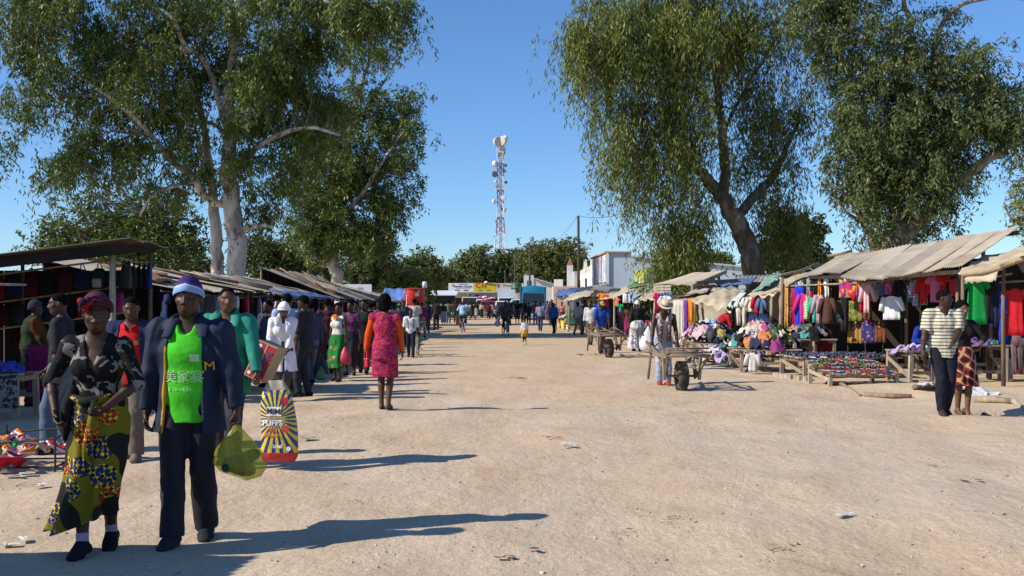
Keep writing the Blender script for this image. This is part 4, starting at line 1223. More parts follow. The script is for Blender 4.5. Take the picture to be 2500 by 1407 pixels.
for k in range(3):
 z = 2.34 - .45 * k
 rail(L1, (-11.5, 17.0 + .35 * k, z - .47), (-6.8, 17.0 + .35 * k, z), .022)
rail(L1, (-6.62, 16.8, 2.36), (-6.62, 18.2, 2.34), .02)
rail(L1, (-9.4, 16.3, 1.98), (-8.0, 16.4, 1.90), .025, wood(3), 'loose_slat')
def bag(p, w, h, d, m, label, yaw=0.0, strap=True, patch=None):
 root = empty('backpack', p, yaw, label, 'backpack', 'bags hanging in the corner stall')
 mb = MB()
 rows = []
 for t, k in ((0, .45), (.04, .72), (.12, .92), (.3, 1), (.6, 1), (.88, .98), (.97, .9), (1, .7)):
  rows.append((-.08 - h * t, 0, w / 2 * k, d / 2 * (.55 + .45 * min(1, t * 2)) * k, 0))
 loft_flat(mb, rows, 16, 0, 0)
 mb.build('bag_body', m, root, smooth=True)
 mb = MB()
 loft_flat(mb, [(-.08 - h * t, 0, w * .36 * k, d * .22 * k, -d * .42) for t, k in ((.5, .8), (.55, 1), (.85, 1), (.92, .8))], 14, 0, 0)
 mb.build('front_pocket', patch or m, root, smooth=True)
 if strap:
  MB().tube([V((-.05, .02, -.09)), V((-.03, 0, -.01)), V((0, 0, .03)), V((.03, 0, -.01)), V((.05, .02, -.09))], .010, 5).build('loop', fab(CN['black']), root)
 return root
SHADED = lambda c: tuple(x * .22 for x in CN[c])  # cloth colours cut down, painting the stall's shade into the bags
BC = ['dark green', 'navy', 'maroon', 'black', 'maroon', 'navy', 'crimson', 'black', 'navy', 'purple', 'dark grey', 'maroon', 'black', 'navy']
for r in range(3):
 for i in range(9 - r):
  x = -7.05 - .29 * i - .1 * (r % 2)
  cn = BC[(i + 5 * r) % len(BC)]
  bag((x, 17.0 + .35 * r, 2.34 - .45 * r + (x + 6.8) * .1 - .04), .26, .36, .15, fab(SHADED(cn)), '%s bag, %s from the post in the corner stall %s row' % (cn, WORD0[i], ['front', 'middle', 'low back'][r]), random.uniform(-.35, .35), patch=fab((.22, .17, .15)) if (r == 0 and i == 0) else None)
for i, (y, cn) in enumerate([(16.98, 'dark grey'), (17.18, 'grey'), (17.4, 'dark grey'), (17.65, 'black'), (17.9, 'black'), (18.12, 'royal blue')]):
 bag((-6.62, y, 2.33), .22, .40, .13, fab(SHADED(cn) if i < 5 else (.015, .03, .24)), '%s bag on the street side of the corner stall, %s from the post' % (cn, WORD0[i]), math.radians(-60))
bag((-6.72, 17.05, 1.86), .20, .34, .12, fab((.24, .02, .10)), 'bright pink bag hanging low beside the corner post', math.radians(-30))
bag((-6.75, 17.7, 1.80), .22, .32, .12, two_tone('pink_print', (.20, .02, .10), (.08, .02, .14), 'blotch', 14), 'pink and purple printed bag hanging low on the street side', math.radians(-40))
t1 = table('rough wooden counter inside the corner stall at the left edge', -9.0, -6.72, 13.6, 14.25, .62, nslat=4, brace=False)
pile(-7.5, 13.85, .64, .62, .26, .10, 14, ['red', 'green', 'yellow', 'royal blue', 'sky blue', 'white', 'crimson', 'pink', 'royal blue', 'beige', 'black'], 'the corner stall counter', 31, size=(.12, .22))
garment('cloth', two_tone('zebra', (.2, .2, .2), (.03, .03, .03), 'blotch', 9), (-6.95, 13.5, .62), .5, .45, 0, 'zebra-print cloth hanging from the corner stall counter')
garment('cloth', fab((.16, .012, .07)), (-6.9, 14.6, .98), .42, .85, 0, 'dark pink cloth with fringe hanging behind the corner stall counter')
# wire basket of baby shoes at the left edge
bk = empty('wire_rack', (-4.95, 9.75, 0), .12, 'low dark wire rack heaped with baby shoes at the left edge', 'rack')
for (a, b) in [((-.75, -.25, .22), (.55, -.3, .30)), ((-.75, .3, .26), (.55, .25, .34)), ((.55, -.3, .30), (.55, .25, .34)), ((-.75, -.25, .03), (.55, -.3, .03)), ((-.75, .3, .03), (.55, .25, .03)), ((.55, -.3, .03), (.55, .25, .03))]:
 MB().tube([V(a), V(b)], .010, 6).build('wire', INKK, bk)
for x, y, z in ((-.7, -.26, .38), (-.1, -.28, .42), (.55, -.3, .34), (.55, .25, .36), (-.1, .27, .38)):
 MB().tube([V((x, y, -.02)), V((x, y, z))], .011, 6).build('upright', INKK, bk)
def shoe_mesh(name, L, W, H, up, sole, kind='shoe'):
 mb = MB()
 seg = 12
 prof = [(-.5, .30), (-.45, .62), (-.25, .80), (0, .74), (.2, .92), (.36, .88), (.46, .6), (.5, .25)]
 vs, fs = [], []
 n = len(prof)
 for z in (0, .014):
  for (t, w) in prof:
   vs.append((t * L, w * W / 2, z))
  for (t, w) in prof[::-1]:
   vs.append((t * L, -w * W / 2, z))
 m = 2 * n
 fs = [tuple(range(m))[::-1], tuple(range(m, 2 * m))] + [(i, (i + 1) % m, (i + 1) % m + m, i + m) for i in range(m)]
 mb.add(vs, fs, 1)
 if kind == 'shoe':
  hh = [.75, 1.0, .92, .62, .52, .48, .36, .12]
  vs, fs = [], []
  for (t, w), k in zip(prof, hh):
   for q in range(7):
    a = math.pi * q / 6
    vs.append((t * L, w * W / 2 * .95 * math.cos(a), .012 + H * k * math.sin(a) ** .7))
  for i in range(n - 1):
   for q in range(6):
    fs.append((i * 7 + q, i * 7 + q + 1, (i + 1) * 7 + q + 1, (i + 1) * 7 + q))
  mb.add(vs, fs, 0)
 else:
  for s in (-1, 1):
   mb.tube([V((.30 * L, 0, .012)), V((.12 * L, s * W * .30, .045)), V((-.06 * L, s * W * .40, .015))], .009, 5, 0)
 me = bpy.data.meshes.new(name)
 me.from_pydata(mb.v, [], mb.f)
 me.materials.append(up)
 me.materials.append(sole)
 me.polygons.foreach_set('material_index', mb.m)
 me.polygons.foreach_set('use_smooth', [f == 0 for f in mb.m])
 me.update()
 return me
def lay(me, name, p, rz, label, cat, group, rx=0.0, ry=0.0):
 o = link(name, me, None, p)
 o.rotation_euler = (rx, ry, rz)
 return tag(o, label, cat, group)
baby = {c: shoe_mesh('baby_shoe', .15, .065, .05, fab(CN[c]), fab(CN[s])) for c, s in (('green', 'lime'), ('pink', 'white'), ('orange', 'white'), ('red', 'white'), ('sky blue', 'white'), ('lime', 'green'), ('purple', 'pale pink'), ('white', 'pink'))}
rb = random.Random(5)
bk_names = {}
for i in range(130):
 c = list(baby)[rb.randrange(len(baby))] if i > 20 else ['green', 'lime', 'green', 'pink', 'orange', 'red', 'sky blue', 'purple'][i % 8]
 u = rb.uniform(-.72, .50)
 v = rb.uniform(-.26, .24)
 if c in ('green', 'lime') and u > -.2:
  u -= .45
 z = .05 + .26 * max(0, 1 - (v / .36) ** 2) * (1 if u < .3 else .7) * rb.uniform(.35, 1)
 p = bk.matrix_basis @ V((u, v, z))
 third = 'left' if u < -.25 else ('middle' if u < .15 else 'right')
 lay(baby[c], 'baby_shoe', p, rb.uniform(0, 6.3), '%s baby shoe heaped in the %s of the wire rack' % (c, third), 'shoe', 'baby shoes in the wire rack, %s %s' % (c, third), rb.uniform(-1, 1), rb.uniform(-.6, .6))
tarp(bk, (-.8, -.32, .33), (-.15, -.1, .42), (-.8, .3, .45), (-.05, .34, .40), 12, 8, -.04, .04, fab((.03, .30, .58)), 3, 'blue_sheet')
garment('cloth', fab(CN['crimson']), at(5, 1120, 9.3) , .36, .18, .4, 'dark red cloth spilling over the wire rack front corner').rotation_euler = (1.15, 0, .3)
# LEFT: stall added out of view so its roof edge shades the near corner
L0 = stall('unseen tin-roofed stall added beyond the left edge for its shadow', (-7.2, 4.6))
for (x, y) in ((-5.0, 3.2), (-5.0, 5.2), (-8.6, 3.2), (-8.6, 5.2)):
 post(L0, x, y, 2.25, .05)
for k in range(3):
 y0 = 3.0 + k * .8
 corr(L0, (-4.75, y0, 2.28), (-4.75, y0 + .84, 2.28), (-8.9, y0, 2.05), (-8.9, y0 + .84, 2.05), 8, .016, TIN)
plank(L0, (-4.9, 3.1, 2.2), (-4.9, 5.3, 2.2), .05, .09)
for k in range(3):
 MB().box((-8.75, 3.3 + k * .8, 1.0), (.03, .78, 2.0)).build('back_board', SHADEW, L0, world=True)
L0b = stall('unseen tall tin-roofed stall added beyond the left edge to shade the counter', (-10.6, 12.4))  # second unseen stall, added to shade the counter and the bag stall
for (x, y) in ((-8.9, 10.4), (-8.9, 14.2), (-12.2, 10.4), (-12.2, 14.2)):
 post(L0b, x, y, 2.5, .05)
for k in range(5):
 y0 = 10.1 + k * .86
 corr(L0b, (-8.55, y0, 2.55), (-8.55, y0 + .9, 2.55), (-12.5, y0, 2.3), (-12.5, y0 + .9, 2.3), 6, .016, TIN)
for k in range(5):
 MB().box((-12.35, 10.5 + k * .86, 1.1), (.03, .84, 2.2)).build('back_board', SHADEW, L0b, world=True)
t0 = table('plank table in the added stall beyond the left edge', -8.2, -6.2, 3.4, 4.6, .65)
# LEFT: low row of clothes stalls
LROW = [('low dusty-roofed clothes stall right behind the beanie man', 19.0, 26.3, 1.86, 2.46, -6.2, TIN, 'a'),
  ('low clothes stall with blue plastic at its roof edge', 26.8, 34.3, 1.74, 2.46, -6.05, TARPGR, 'b'),
  ('tumbledown stall with loose timbers on its roof', 35.0, 44.2, 1.76, 2.85, -6.05, TIN3, 'c'),
  ('far left stall with a pale awning', 45.5, 53.0, 1.8, 2.6, -6.25, TIN2, 'd'),
  ('far left stall with rusty awning by the red booth', 57.0, 66.0, 1.85, 2.5, -7.1, TIN, 'e')]
for (lab, y0, y1, ze, zr, xe, m, q) in LROW:
 s = stall(lab, (xe - 1.3, (y0 + y1) / 2))
 n = max(3, int((y1 - y0) / 1.0))
 yy_ = np.linspace(y0, y1, n + 1)
 for k in range(n):
  a, b = yy_[k], yy_[k + 1] + .06
  if m is TARPGR:
   tarp(s, (xe + random.uniform(-.05, .1), a, ze + random.uniform(-.02, .02)), (xe + random.uniform(-.05, .1), b, ze), (xe - 2.9, a, zr + random.uniform(-.04, .04)), (xe - 2.9, b, zr), 9, 9, .03, .03, TARPGR if k % 3 else BURLAP2, 50 + k, 'roof_sheet', rag=.03)
  else:
   corr(s, (xe + random.uniform(-.12, .12), a, ze + random.uniform(-.03, .03)), (xe + random.uniform(-.12, .12), b, ze + random.uniform(-.03, .03)), (xe - 2.9, a, zr + random.uniform(-.05, .05)), (xe - 2.9, b, zr + random.uniform(-.05, .05)), 7, .014, [m, TIN, RUST, m][k % 4] if q == 'c' else m, .03, rag=.03)
 for k in range(n // 2 + 1):
  yk = y0 + .15 + (y1 - y0 - .3) * k / (n // 2)
  post(s, xe - .12, yk, ze - .03, .035)
  post(s, xe - 2.8, yk, zr - .05, .04)
 rail(s, (xe - .14, y0, ze - .06), (xe - .14, y1, ze - .06), .028)
 rail(s, (xe - .5, y0, ze - .03), (xe - .5, y1, ze - .03), .02)
 rail(s, (xe - 2.8, y0, zr - .08), (xe - 2.8, y1, zr - .08), .03)
 nb = int((y1 - y0) / .9)
 for k in range(nb):
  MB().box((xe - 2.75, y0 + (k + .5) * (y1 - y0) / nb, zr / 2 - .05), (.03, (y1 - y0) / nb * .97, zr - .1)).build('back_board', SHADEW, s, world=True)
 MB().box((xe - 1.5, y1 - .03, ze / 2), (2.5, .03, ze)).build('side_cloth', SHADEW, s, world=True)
 if q in 'abc':
  for k in range(7 if q == 'c' else 4):
   yk = random.uniform(y0 + .3, y1 - .3)
   xa = xe - random.uniform(.6, 1.6)
   f_ = (xe - xa) / 2.9
   z = ze + (zr - ze) * f_ + .06
   ang = random.uniform(-.6, .6)
   l = random.uniform(.5, 1.3)
   z2 = ze + (zr - ze) * min(1.05, f_ + l * math.cos(ang) / 2.9) + .09
   rail(s, (xa, yk, z), (xa - l * math.cos(ang), yk + l * math.sin(ang), z2 + (.12 if q == 'c' else 0)), random.uniform(.02, .05), name='roof_timber')
 if q == 'a':
  tarp(s, (xe - .6, 19.2, ze + .18), (xe - .5, 20.2, ze + .17), (xe - 1.5, 19.3, ze + .42), (xe - 1.4, 20.3, ze + .40), 8, 8, -.05, .04, M('rust_cloth', (.36, .17, .10), .9, .2, 3, .3, 12), 5, 'roof_rag')
 if q == 'b':
  tarp(s, (xe + .08, 27, ze + .05), (xe + .1, 32.6, ze + .04), (xe - .6, 27.2, ze + .24), (xe - .45, 32.4, ze + .2), 20, 6, .02, .035, TARPB, 6, 'blue_plastic', rag=.3)
 if q == 'c':
  tarp(s, (xe - .2, 35.6, ze + .3), (xe - .1, 38.0, ze + .25), (xe - 1.1, 35.7, ze + .6), (xe - 1.1, 38, ze + .58), 9, 9, -.06, .06, BURLAP, 8, 'roof_rag')
 if q == 'd':
  tarp(s, (xe + .35, 46, ze - .05), (xe + .4, 52.5, ze - .1), (xe - .8, 46, ze + .28), (xe - .8, 52.6, ze + .25), 16, 8, .05, .04, BURLAP2, 9, 'awning', droop=.1)
# booth-side blue sheet
s = stall('small stall under a bright blue sheet left of the red booth', (-5.9, 55.0))
tarp(s, (-7.2, 54, 1.8), (-5.95, 54, 1.75), (-7.2, 56.5, 2.45), (-5.95, 56.5, 2.4), 16, 10, .15, .05, M('bright_blue_tarp', (.12, .22, .52), .5, .15, 3, .3, 9), 4, 'sheet', droop=.12)
for (x, y, z) in ((-7.1, 54.1, 1.8), (-6.05, 54.1, 1.75), (-7.1, 56.4, 2.4), (-6.05, 56.4, 2.35)):
 post(s, x, y, z, .035)
# clothes hanging under the left eaves (in shade)
LG = [('tee', 'navy'), ('long', 'dark grey'), ('tee', 'sky blue'), ('tee', 'white'), ('long', 'grey'), ('tee', 'lilac'), ('dress', 'dark green'), ('tee', 'navy'), ('long', 'white'), ('tank', 'black'), ('long', 'crimson'), ('dress', 'maroon'), ('tee', 'black'),
   ('tank', 'white'), ('tee', 'purple'), ('long', 'dark grey'), ('tee', 'pale pink'), ('trousers', 'black'), ('tank', 'lilac'), ('tee', 'red'), ('dress', 'navy'), ('tee', 'white'), ('long', 'olive'), ('tee', 'pink'), ('trousers', 'denim blue'), ('tee', 'black')]
LG2 = LG + [(k, {'white': 'grey', 'red': 'maroon', 'pink': 'purple'}.get(c, c)) for k, c in LG[::-1]]
WORD = ['one', 'two', 'three', 'four', 'five', 'six', 'seven', 'eight', 'nine', 'ten', 'eleven', 'twelve', 'thirteen', 'fourteen', 'fifteen', 'sixteen', 'seventeen', 'eighteen', 'nineteen', 'twenty']
WORD = WORD + ['twenty-' + w for w in WORD[:9]] + ['thirty'] + ['thirty-' + w for w in WORD[:9]] + ['forty'] + ['forty-' + w for w in WORD[:9]] + ['fifty', 'fifty-one', 'fifty-two']
for i, (k, cn) in enumerate(LG2):
 y = 19.2 + i * .45
 row = LROW[0] if y < 26.4 else (LROW[1] if y < 34.5 else LROW[2])
 garment(k, fab(CN[cn]), (row[5] - (.16 if i % 3 else .5), y, row[3] - .09), .42, .55 if k != 'dress' and k != 'trousers' else .9, math.radians(random.uniform(-80, -35)),
   '%s %s hanging under the left eaves, number %s from the beanie man' % (cn, {'tee': 't-shirt', 'long': 'long-sleeved top', 'tank': 'vest', 'dress': 'dress', 'trousers': 'trousers'}[k], WORD[i]), 'clothes hanging under the left eaves', seed=i)
# RIGHT: corrugated clothes stall
R2 = stall('big clothes stall with long pale corrugated roof on the right', (9.5, 24.0))
E = [at(1961, 672, 24.6), at(2048, 667, 23.6), at(2050, 680, 22.9), at(2110, 686, 22.3), at(2155, 684, 22.0), at(2250, 671, 21.2), at(2345, 656, 20.4)]
Rg = [at(2045, 624, 28.4), at(2150, 612, 27.3), at(2150, 611, 27.2), at(2225, 600, 26.5), at(2290, 592, 25.9), at(2390, 577, 24.9), at(2487, 562, 24.0)]
for k, m in ((0, TIN2), (2, TIN2), (3, TIN2), (4, TIN), (5, TIN2)):
 n = 2 if k in (0, 4, 5) else 1
 for j in range(n):
  a, b = j / n, (j + 1) / n + .03
  up = V((0, 0, .012 * (j + k)))
  corr(R2, E[k].lerp(E[k + 1], a) + up, E[k].lerp(E[k + 1], b) + up, Rg[k].lerp(Rg[k + 1], a) + up, Rg[k].lerp(Rg[k + 1], b) + up, 10 if n == 2 else 9, .015, m if j == 0 else TIN2, .02)
rail(R2, at(2020, 626, 28.4), at(2080, 612, 28.2), .05, name='ridge_pole')
plank(R2, Rg[0] + V((0, 0, -.06)), Rg[6] + V((0, 0, -.06)), .08, .1, name='ridge_beam')
plank(R2, E[0] + V((.2, .2, -.06)), E[1] + V((.2, .2, -.08)), .06, .08, name='eave_beam')
plank(R2, E[2] + V((.2, .25, -.03)), E[6] + V((.2, .3, -.05)), .06, .08, name='eave_beam')
for p_, z in ((at(1910, 740, 25.0), 2.2), (at(2212, 740, 24.2), 2.4), (at(2338, 740, 21.2), 2.25)):
 post(R2, p_.x, p_.y, z, .04, m=wood(2))
for p_, z in ((at(2045, 740, 28.2), 2.9), (at(2225, 740, 26.4), 3.0), (at(2400, 740, 24.9), 3.1)):
 post(R2, p_.x, p_.y, z, .06)
# dark back wall of boards
A_, B_ = at(1990, 740, 28.0), at(2500, 740, 23.8)
for k in range(11):
 a, b = A_.lerp(B_, k / 11), A_.lerp(B_, (k + .97) / 11)
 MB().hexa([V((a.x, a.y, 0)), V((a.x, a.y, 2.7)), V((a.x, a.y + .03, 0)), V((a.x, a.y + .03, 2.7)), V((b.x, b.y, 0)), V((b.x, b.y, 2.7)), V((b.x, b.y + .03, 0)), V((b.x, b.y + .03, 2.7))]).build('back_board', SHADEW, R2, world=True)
HL0, HL1 = at(1895, 740, 25.4), at(2350, 740, 21.6)
def hp(px):
 """point on the hanging line of the big stall below picture column px"""
 r = V(((px - CX) / F, 1, 0))
 d = HL1 - HL0
 # intersect ray t*r with HL0 + s*d
 s = (HL0.x - r.x * HL0.y) / (r.x * d.y - d.x)
 return HL0 + d * s
rail(R2, hp(1900) + V((0, 0, .42)), hp(2345) + V((0, 0, .66)), .025)
rail(R2, hp(1900) + V((.1, .5, .40)), hp(2345) + V((.1, .5, .62)), .02)
YAW_R = math.atan2(HL1.y - HL0.y, HL1.x - HL0.x)
def hang(kind, mat, x0, x1, y0, y1, label, back=0.0, yaw=0.0, hanger=False, cat=None, group='clothes hanging in the big corrugated stall'):
 c = hp((x0 + x1) / 2) + V((0, back, 0))
 w = (x1 - x0) * c.y / F
 z = HC + (YH - y0) * c.y / F
 L = (y1 - y0) * c.y / F
 if kind in ('tee', 'long', 'blouse', 'dress'):
  w *= .80
 return garment(kind, mat, (c.x, c.y, z), max(w, .12), L, YAW_R * .6 + yaw, label, group, hanger=hanger, cat=cat)
TIGER = two_tone('tiger_fleece', (.62, .33, .08), (.03, .025, .02), 'blotch', 9, duty=.62)
KNIT = two_tone('brown_check', (.20, .035, .03), (.48, .40, .33), 'blotch', 26, duty=.55)
SEQ = two_tone('blue_lace', (.012, .03, .50), (.06, .12, .70), 'dots', 34, duty=.3)
WAX1 = two_tone('wax_print_gold', (.34, .20, .05), (.015, .02, .035), 'dots', 6.5, duty=.42, c3=(.50, .30, .03))
WAX2 = two_tone('wax_print_indigo', (.03, .04, .16), (.62, .15, .02), 'dots', 10, duty=.30)
WAX3 = two_tone('wax_print_rust', (.20, .055, .02), (.03, .03, .02), 'dots', 7, duty=.42, c3=(.30, .12, .02))
WAX4 = two_tone('bright_print', (.62, .30, .02), (.10, .05, .35), 'cells', 12, c3=(.55, .03, .08))
ZIG = two_tone('white_lime_zigzag', (.55, .60, .38), (.22, .34, .10), 'stripes', 26, duty=.45)
STRP = two_tone('lilac_stripe', (.62, .58, .66), (.12, .04, .24), 'stripes', 22, duty=.5)
GLIT = two_tone('silver_glitter', (.06, .06, .07), (.50, .50, .50), 'dots', 70, duty=.3)
REDP = two_tone('red_floral', (.55, .035, .03), (.08, .03, .16), 'blotch', 14, duty=.6)
for a in [('cloth', TIGER, 1902, 1926, 694, 800, 'orange tiger-striped fleece hanging at the left end of the big stall'),
    ('cloth', KNIT, 1924, 1936, 704, 790, 'brown checked scarf hanging beside the tiger fleece'),
    ('cloth', fab(CN['crimson']), 1934, 1944, 705, 800, 'narrow crimson cloth hanging next to the blue lace dress'),
    ('cloth', SEQ, 1940, 1961, 700, 812, 'long bright blue lace dress length hanging in the big stall'),
    ('long', fab(CN['magenta']), 1950, 1968, 716, 790, 'magenta top hanging just right of the blue lace'),
    ('tank', ZIG, 1962, 1978, 722, 780, 'lime and white zigzag vest in the big stall'),
    ('tank', fab(CN['crimson']), 1976, 1985, 712, 772, 'narrow crimson vest beside the zigzag vest'),
    ('long', fab(CN['teal']), 1982, 1996, 724, 785, 'teal green top between the zigzag vest and brown blouse'),
    ('long', fab((.40, .28, .30)), 1992, 2004, 718, 790, 'dusty pink top partly behind the brown blouse'),
    ('blouse', fab(CN['brown']), 2004, 2036, 726, 792, 'brown fringed blouse hanging in front in the big stall')]:
 hang(*a)
for i, (x, cn) in enumerate([(1968, 'black'), (1976, 'grey'), (1986, 'black'), (1998, 'black'), (2004, 'orange'), (2012, 'black'), (2019, 'white')]):
 hang('cloth', fab(CN[cn]), x - 3, x + 3, 682, 728, '%s belt strap hanging %s above the vests' % (cn, ['first from left', 'second from left', 'third from left', 'fourth from left', 'after the fourth', 'before the last', 'last on the right'][i]), cat='belt', back=.05)
hang('cloth', two_tone('camo_scarf', (.12, .11, .10), (.03, .03, .03), 'blotch', 12), 2036, 2066, 735, 790, 'dark mottled scarf hanging in shade right of the brown blouse', .3)
hang('cloth', fab(CN['black']), 2064, 2084, 700, 810, 'long black cloth in the middle of the big stall', .4)
hang('cloth', fab(CN['maroon']), 2022, 2060, 790, 880, 'dark red cloth draped low in the shaded middle of the big stall', .9)
for i, (m, x0, x1, y0, y1, lab) in enumerate([(WAX4, 2048, 2100, 681, 727, 'bright orange and purple printed cloth pinned under the eave'), (two_tone('blue_figures', (.05, .07, .28), (.60, .28, .03), 'cells', 14, c3=(.35, .10, .03)), 2090, 2100, 683, 727, 'narrow blue figured cloth beside the bright orange print'),
             (WAX1, 2096, 2131, 786, 838, 'gold and black circle-print wrapper hanging low'), (WAX2, 2132, 2164, 782, 838, 'indigo wrapper printed with orange fruit hanging low'), (WAX3, 2165, 2192, 784, 836, 'rust circle-print wrapper hanging low by the post'),
             (two_tone('green_leaf_print', (.10, .14, .03), (.30, .26, .05), 'blotch', 14), 2092, 2125, 735, 784, 'olive leaf-print cloth hanging above the gold wrapper'), (two_tone('dark_orange_print', (.16, .05, .02), (.03, .03, .03), 'dots', 11), 2126, 2150, 735, 782, 'dark rust printed cloth behind the white blouse')]):
 hang('cloth', m, x0, x1, y0, y1, lab, [0, -.02, .75, .75, .75, .55, .55][i], group='printed cloths hung up in the big stall')
for a in [('long', fab(CN['crimson']), 2101, 2114, 688, 764, 'crimson long-sleeved top beside the pale pink shirt', .1),
    ('long', fab(CN['pale pink']), 2108, 2127, 688, 764, 'pale pink long shirt hanging under the eave', .05),
    ('long', fab(CN['grey']), 2120, 2142, 684, 735, 'light grey long-sleeved top above the white blouse', .25),
    ('long', fab((.45, .46, .48)), 2138, 2158, 686, 730, 'silver grey cardigan right of the light grey top', .28),
    ('blouse', fab(CN['white']), 2145, 2196, 723, 781, 'bright white blouse hanging in front in the big stall', -.15),
    ('tee', fab((.38, .10, .24)), 2165, 2192, 678, 720, 'mauve t-shirt above the white blouse', .2),
    ('long', fab(CN['denim blue']), 2154, 2168, 680, 722, 'denim blue top left of the mauve t-shirt', .22),
    ('long', fab(CN['black']), 2190, 2212, 682, 752, 'black cardigan beside the white blouse', .05),
    ('dress', fab(CN['dark green']), 2195, 2225, 720, 778, 'dark green dress hanging behind the black cardigan', .3),
    ('tank', GLIT, 2214, 2228, 690, 738, 'silver glitter vest beside the black cardigan', .05),
    ('long', STRP, 2226, 2244, 682, 748, 'lilac and white striped top in the big stall', .0),
    ('long', fab(CN['red']), 2244, 2264, 678, 740, 'bright red sweatshirt left of the pink shirt', .0),
    ('tank', two_tone('snow_print', (.5, .5, .5), (.05, .05, .06), 'blotch', 20), 2260, 2276, 690, 745, 'black and white printed vest behind the pink shirt', .25),
    ('tee', fab(CN['pink']), 2266, 2294, 672, 738, 'pink t-shirt with small print hanging above the striped polo man', -.05),
    ('tee', fab(CN['red']), 2292, 2312, 672, 708, 'scarlet t-shirt beside the red floral bag', .0),
    ('cloth', REDP, 2316, 2342, 682, 723, 'red floral printed bag hanging near the corner post', -.05)]:
 hang(a[0], a[1], a[2], a[3], a[4], a[5], a[6], a[7])
# burlap-fronted stall at the right edge
R1 = stall('burlap-fronted stall at the right edge with the green dress', (11.0, 20.5))
q0, q1 = at(2338, 664, 19.6), at(2448, 652, 18.8)
q2, q3 = at(2400, 628, 22.5), at(2520, 596, 21.5)
tarp(R1, q0, q1, q2, q3, 18, 14, .05, .05, BURLAP, 3, 'canopy', rag=.05)
tarp(R1, q1 + V((-.05, 0, .05)), at(2560, 600, 17.5), q3 + V((0, 0, .02)), at(2700, 560, 20.5), 18, 14, .0, .06, BURLAP, 13, 'canopy', rag=.05)
rail(R1, at(2350, 668, 19.4), at(2446, 652, 18.7), .075, M('old_log', (.36, .27, .17), .9, .25, 4, .6, 14), 'front_log')
rail(R1, at(2446, 650, 18.7), at(2570, 596, 17.4), .06, M('old_log', (.36, .27, .17), .9, .25, 4, .6, 14), 'front_log')
tarp(R1, at(2356, 688, 19.35), at(2432, 682, 18.75), at(2352, 664, 19.4), at(2440, 652, 18.75), 22, 6, 0, .03, BURLAP, 23, 'valance', rag=.3)
for p_, z in ((at(2350, 740, 19.8), 2.15), (at(2450, 740, 19.0), 2.25), (at(2420, 740, 22.3), 2.6), (at(2620, 740, 17.8), 2.5), (at(2680, 740, 20.4), 2.9)):
 post(R1, p_.x, p_.y, z, .04, m=wood(2))
rail(R1, at(2352, 684, 19.9), at(2470, 668, 19.2), .025)
rail(R1, at(2440, 690, 20.6), at(2620, 670, 19.5), .025)
A_, B_ = at(2400, 740, 23.2), at(2760, 740, 20.2)
for k in range(7):
 a, b = A_.lerp(B_, k / 7), A_.lerp(B_, (k + .97) / 7)
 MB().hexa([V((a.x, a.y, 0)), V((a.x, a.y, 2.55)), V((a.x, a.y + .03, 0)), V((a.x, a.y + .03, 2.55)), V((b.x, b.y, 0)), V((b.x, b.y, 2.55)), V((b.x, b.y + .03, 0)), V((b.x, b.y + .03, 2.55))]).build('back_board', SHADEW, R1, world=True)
def hang1(kind, mat, x0, x1, y0, y1, Y, label, yaw=-.3):
 c = at((x0 + x1) / 2, y0, Y)
 w = (x1 - x0) * Y / F * (.8 if kind in ('tee', 'long', 'blouse', 'dress') else 1)
 return garment(kind, mat, c, w, (y1 - y0) * Y / F, yaw, label, 'clothes hanging in the burlap stall')
for a in [('dress', fab((.01, .28, .055)), 2358, 2408, 682, 792, 19.85, 'bright green sleeveless dress hanging under the burlap valance'),
    ('cloth', fab(CN['royal blue']), 2440, 2462, 712, 838, 20.2, 'long royal blue cloth hanging in the burlap stall'),
    ('cloth', fab(CN['navy']), 2418, 2442, 690, 800, 21.0, 'dark navy cloth hanging in shade behind the royal blue cloth'),
    ('dress', fab(CN['red']), 2455, 2500, 705, 820, 19.0, 'red dress with short sleeves at the right edge'),
    ('dress', fab(CN['black']), 2400, 2425, 690, 790, 20.8, 'black dress right of the green dress'),
    ('trousers', two_tone('grey_red_trim', (.12, .10, .11), (.40, .04, .04), 'stripes', 9, axis='X', duty=.86), 2468, 2496, 820, 915, 18.6, 'grey tracksuit trousers with red seams at the right edge'),
    ('trousers', two_tone('dark_red_trim', (.06, .05, .055), (.40, .05, .04), 'stripes', 8, axis='X', duty=.88), 2488, 2512, 826, 912, 18.1, 'dark tracksuit trousers with red seams cut by the right edge'),
    ('tee', fab(CN['navy']), 2466, 2490, 800, 850, 20.3, 'navy t-shirt in shade above the grey tracksuit')]:
 hang1(*a)
# RIGHT: canvas stalls further on
R3 = stall('stall under sagging cream canvas and green sheet beyond the big stall', (7.3, 27.5))
tarp(R3, at(1812, 726, 26.3), at(1905, 706, 25.2), at(1880, 686, 30), at(1985, 664, 29), 18, 14, .10, .06, BURLAP, 33, 'canopy', rag=.04, droop=.12)
tarp(R3, at(1900, 700, 25.4), at(1962, 676, 25.0), at(1960, 668, 29), at(2035, 650, 29), 14, 12, .05, .04, BURLAP2, 34, 'canopy', rag=.04)
tarp(R3, at(1835, 716, 27.0), at(1880, 694, 27.5), at(1872, 676, 30), at(1905, 664, 30), 12, 10, .02, .04, TARPG, 35, 'green_sheet')
tarp(R3, at(1778, 742, 26.5), at(1800, 744, 26.1), at(1800, 716, 27.2), at(1822, 712, 26.6), 8, 8, .0, .05, M('pale_grey_cloth', (.42, .46, .46), .9, .1, 3, .3, 12), 36, 'grey_flap', droop=.12)
for p_, z in ((at(1815, 740, 26.6), 1.72), (at(1908, 740, 25.2), 2.25), (at(1885, 740, 29.8), 2.2), (at(1990, 740, 28.8), 2.4)):
 post(R3, p_.x, p_.y, z, .045, m=wood(1))
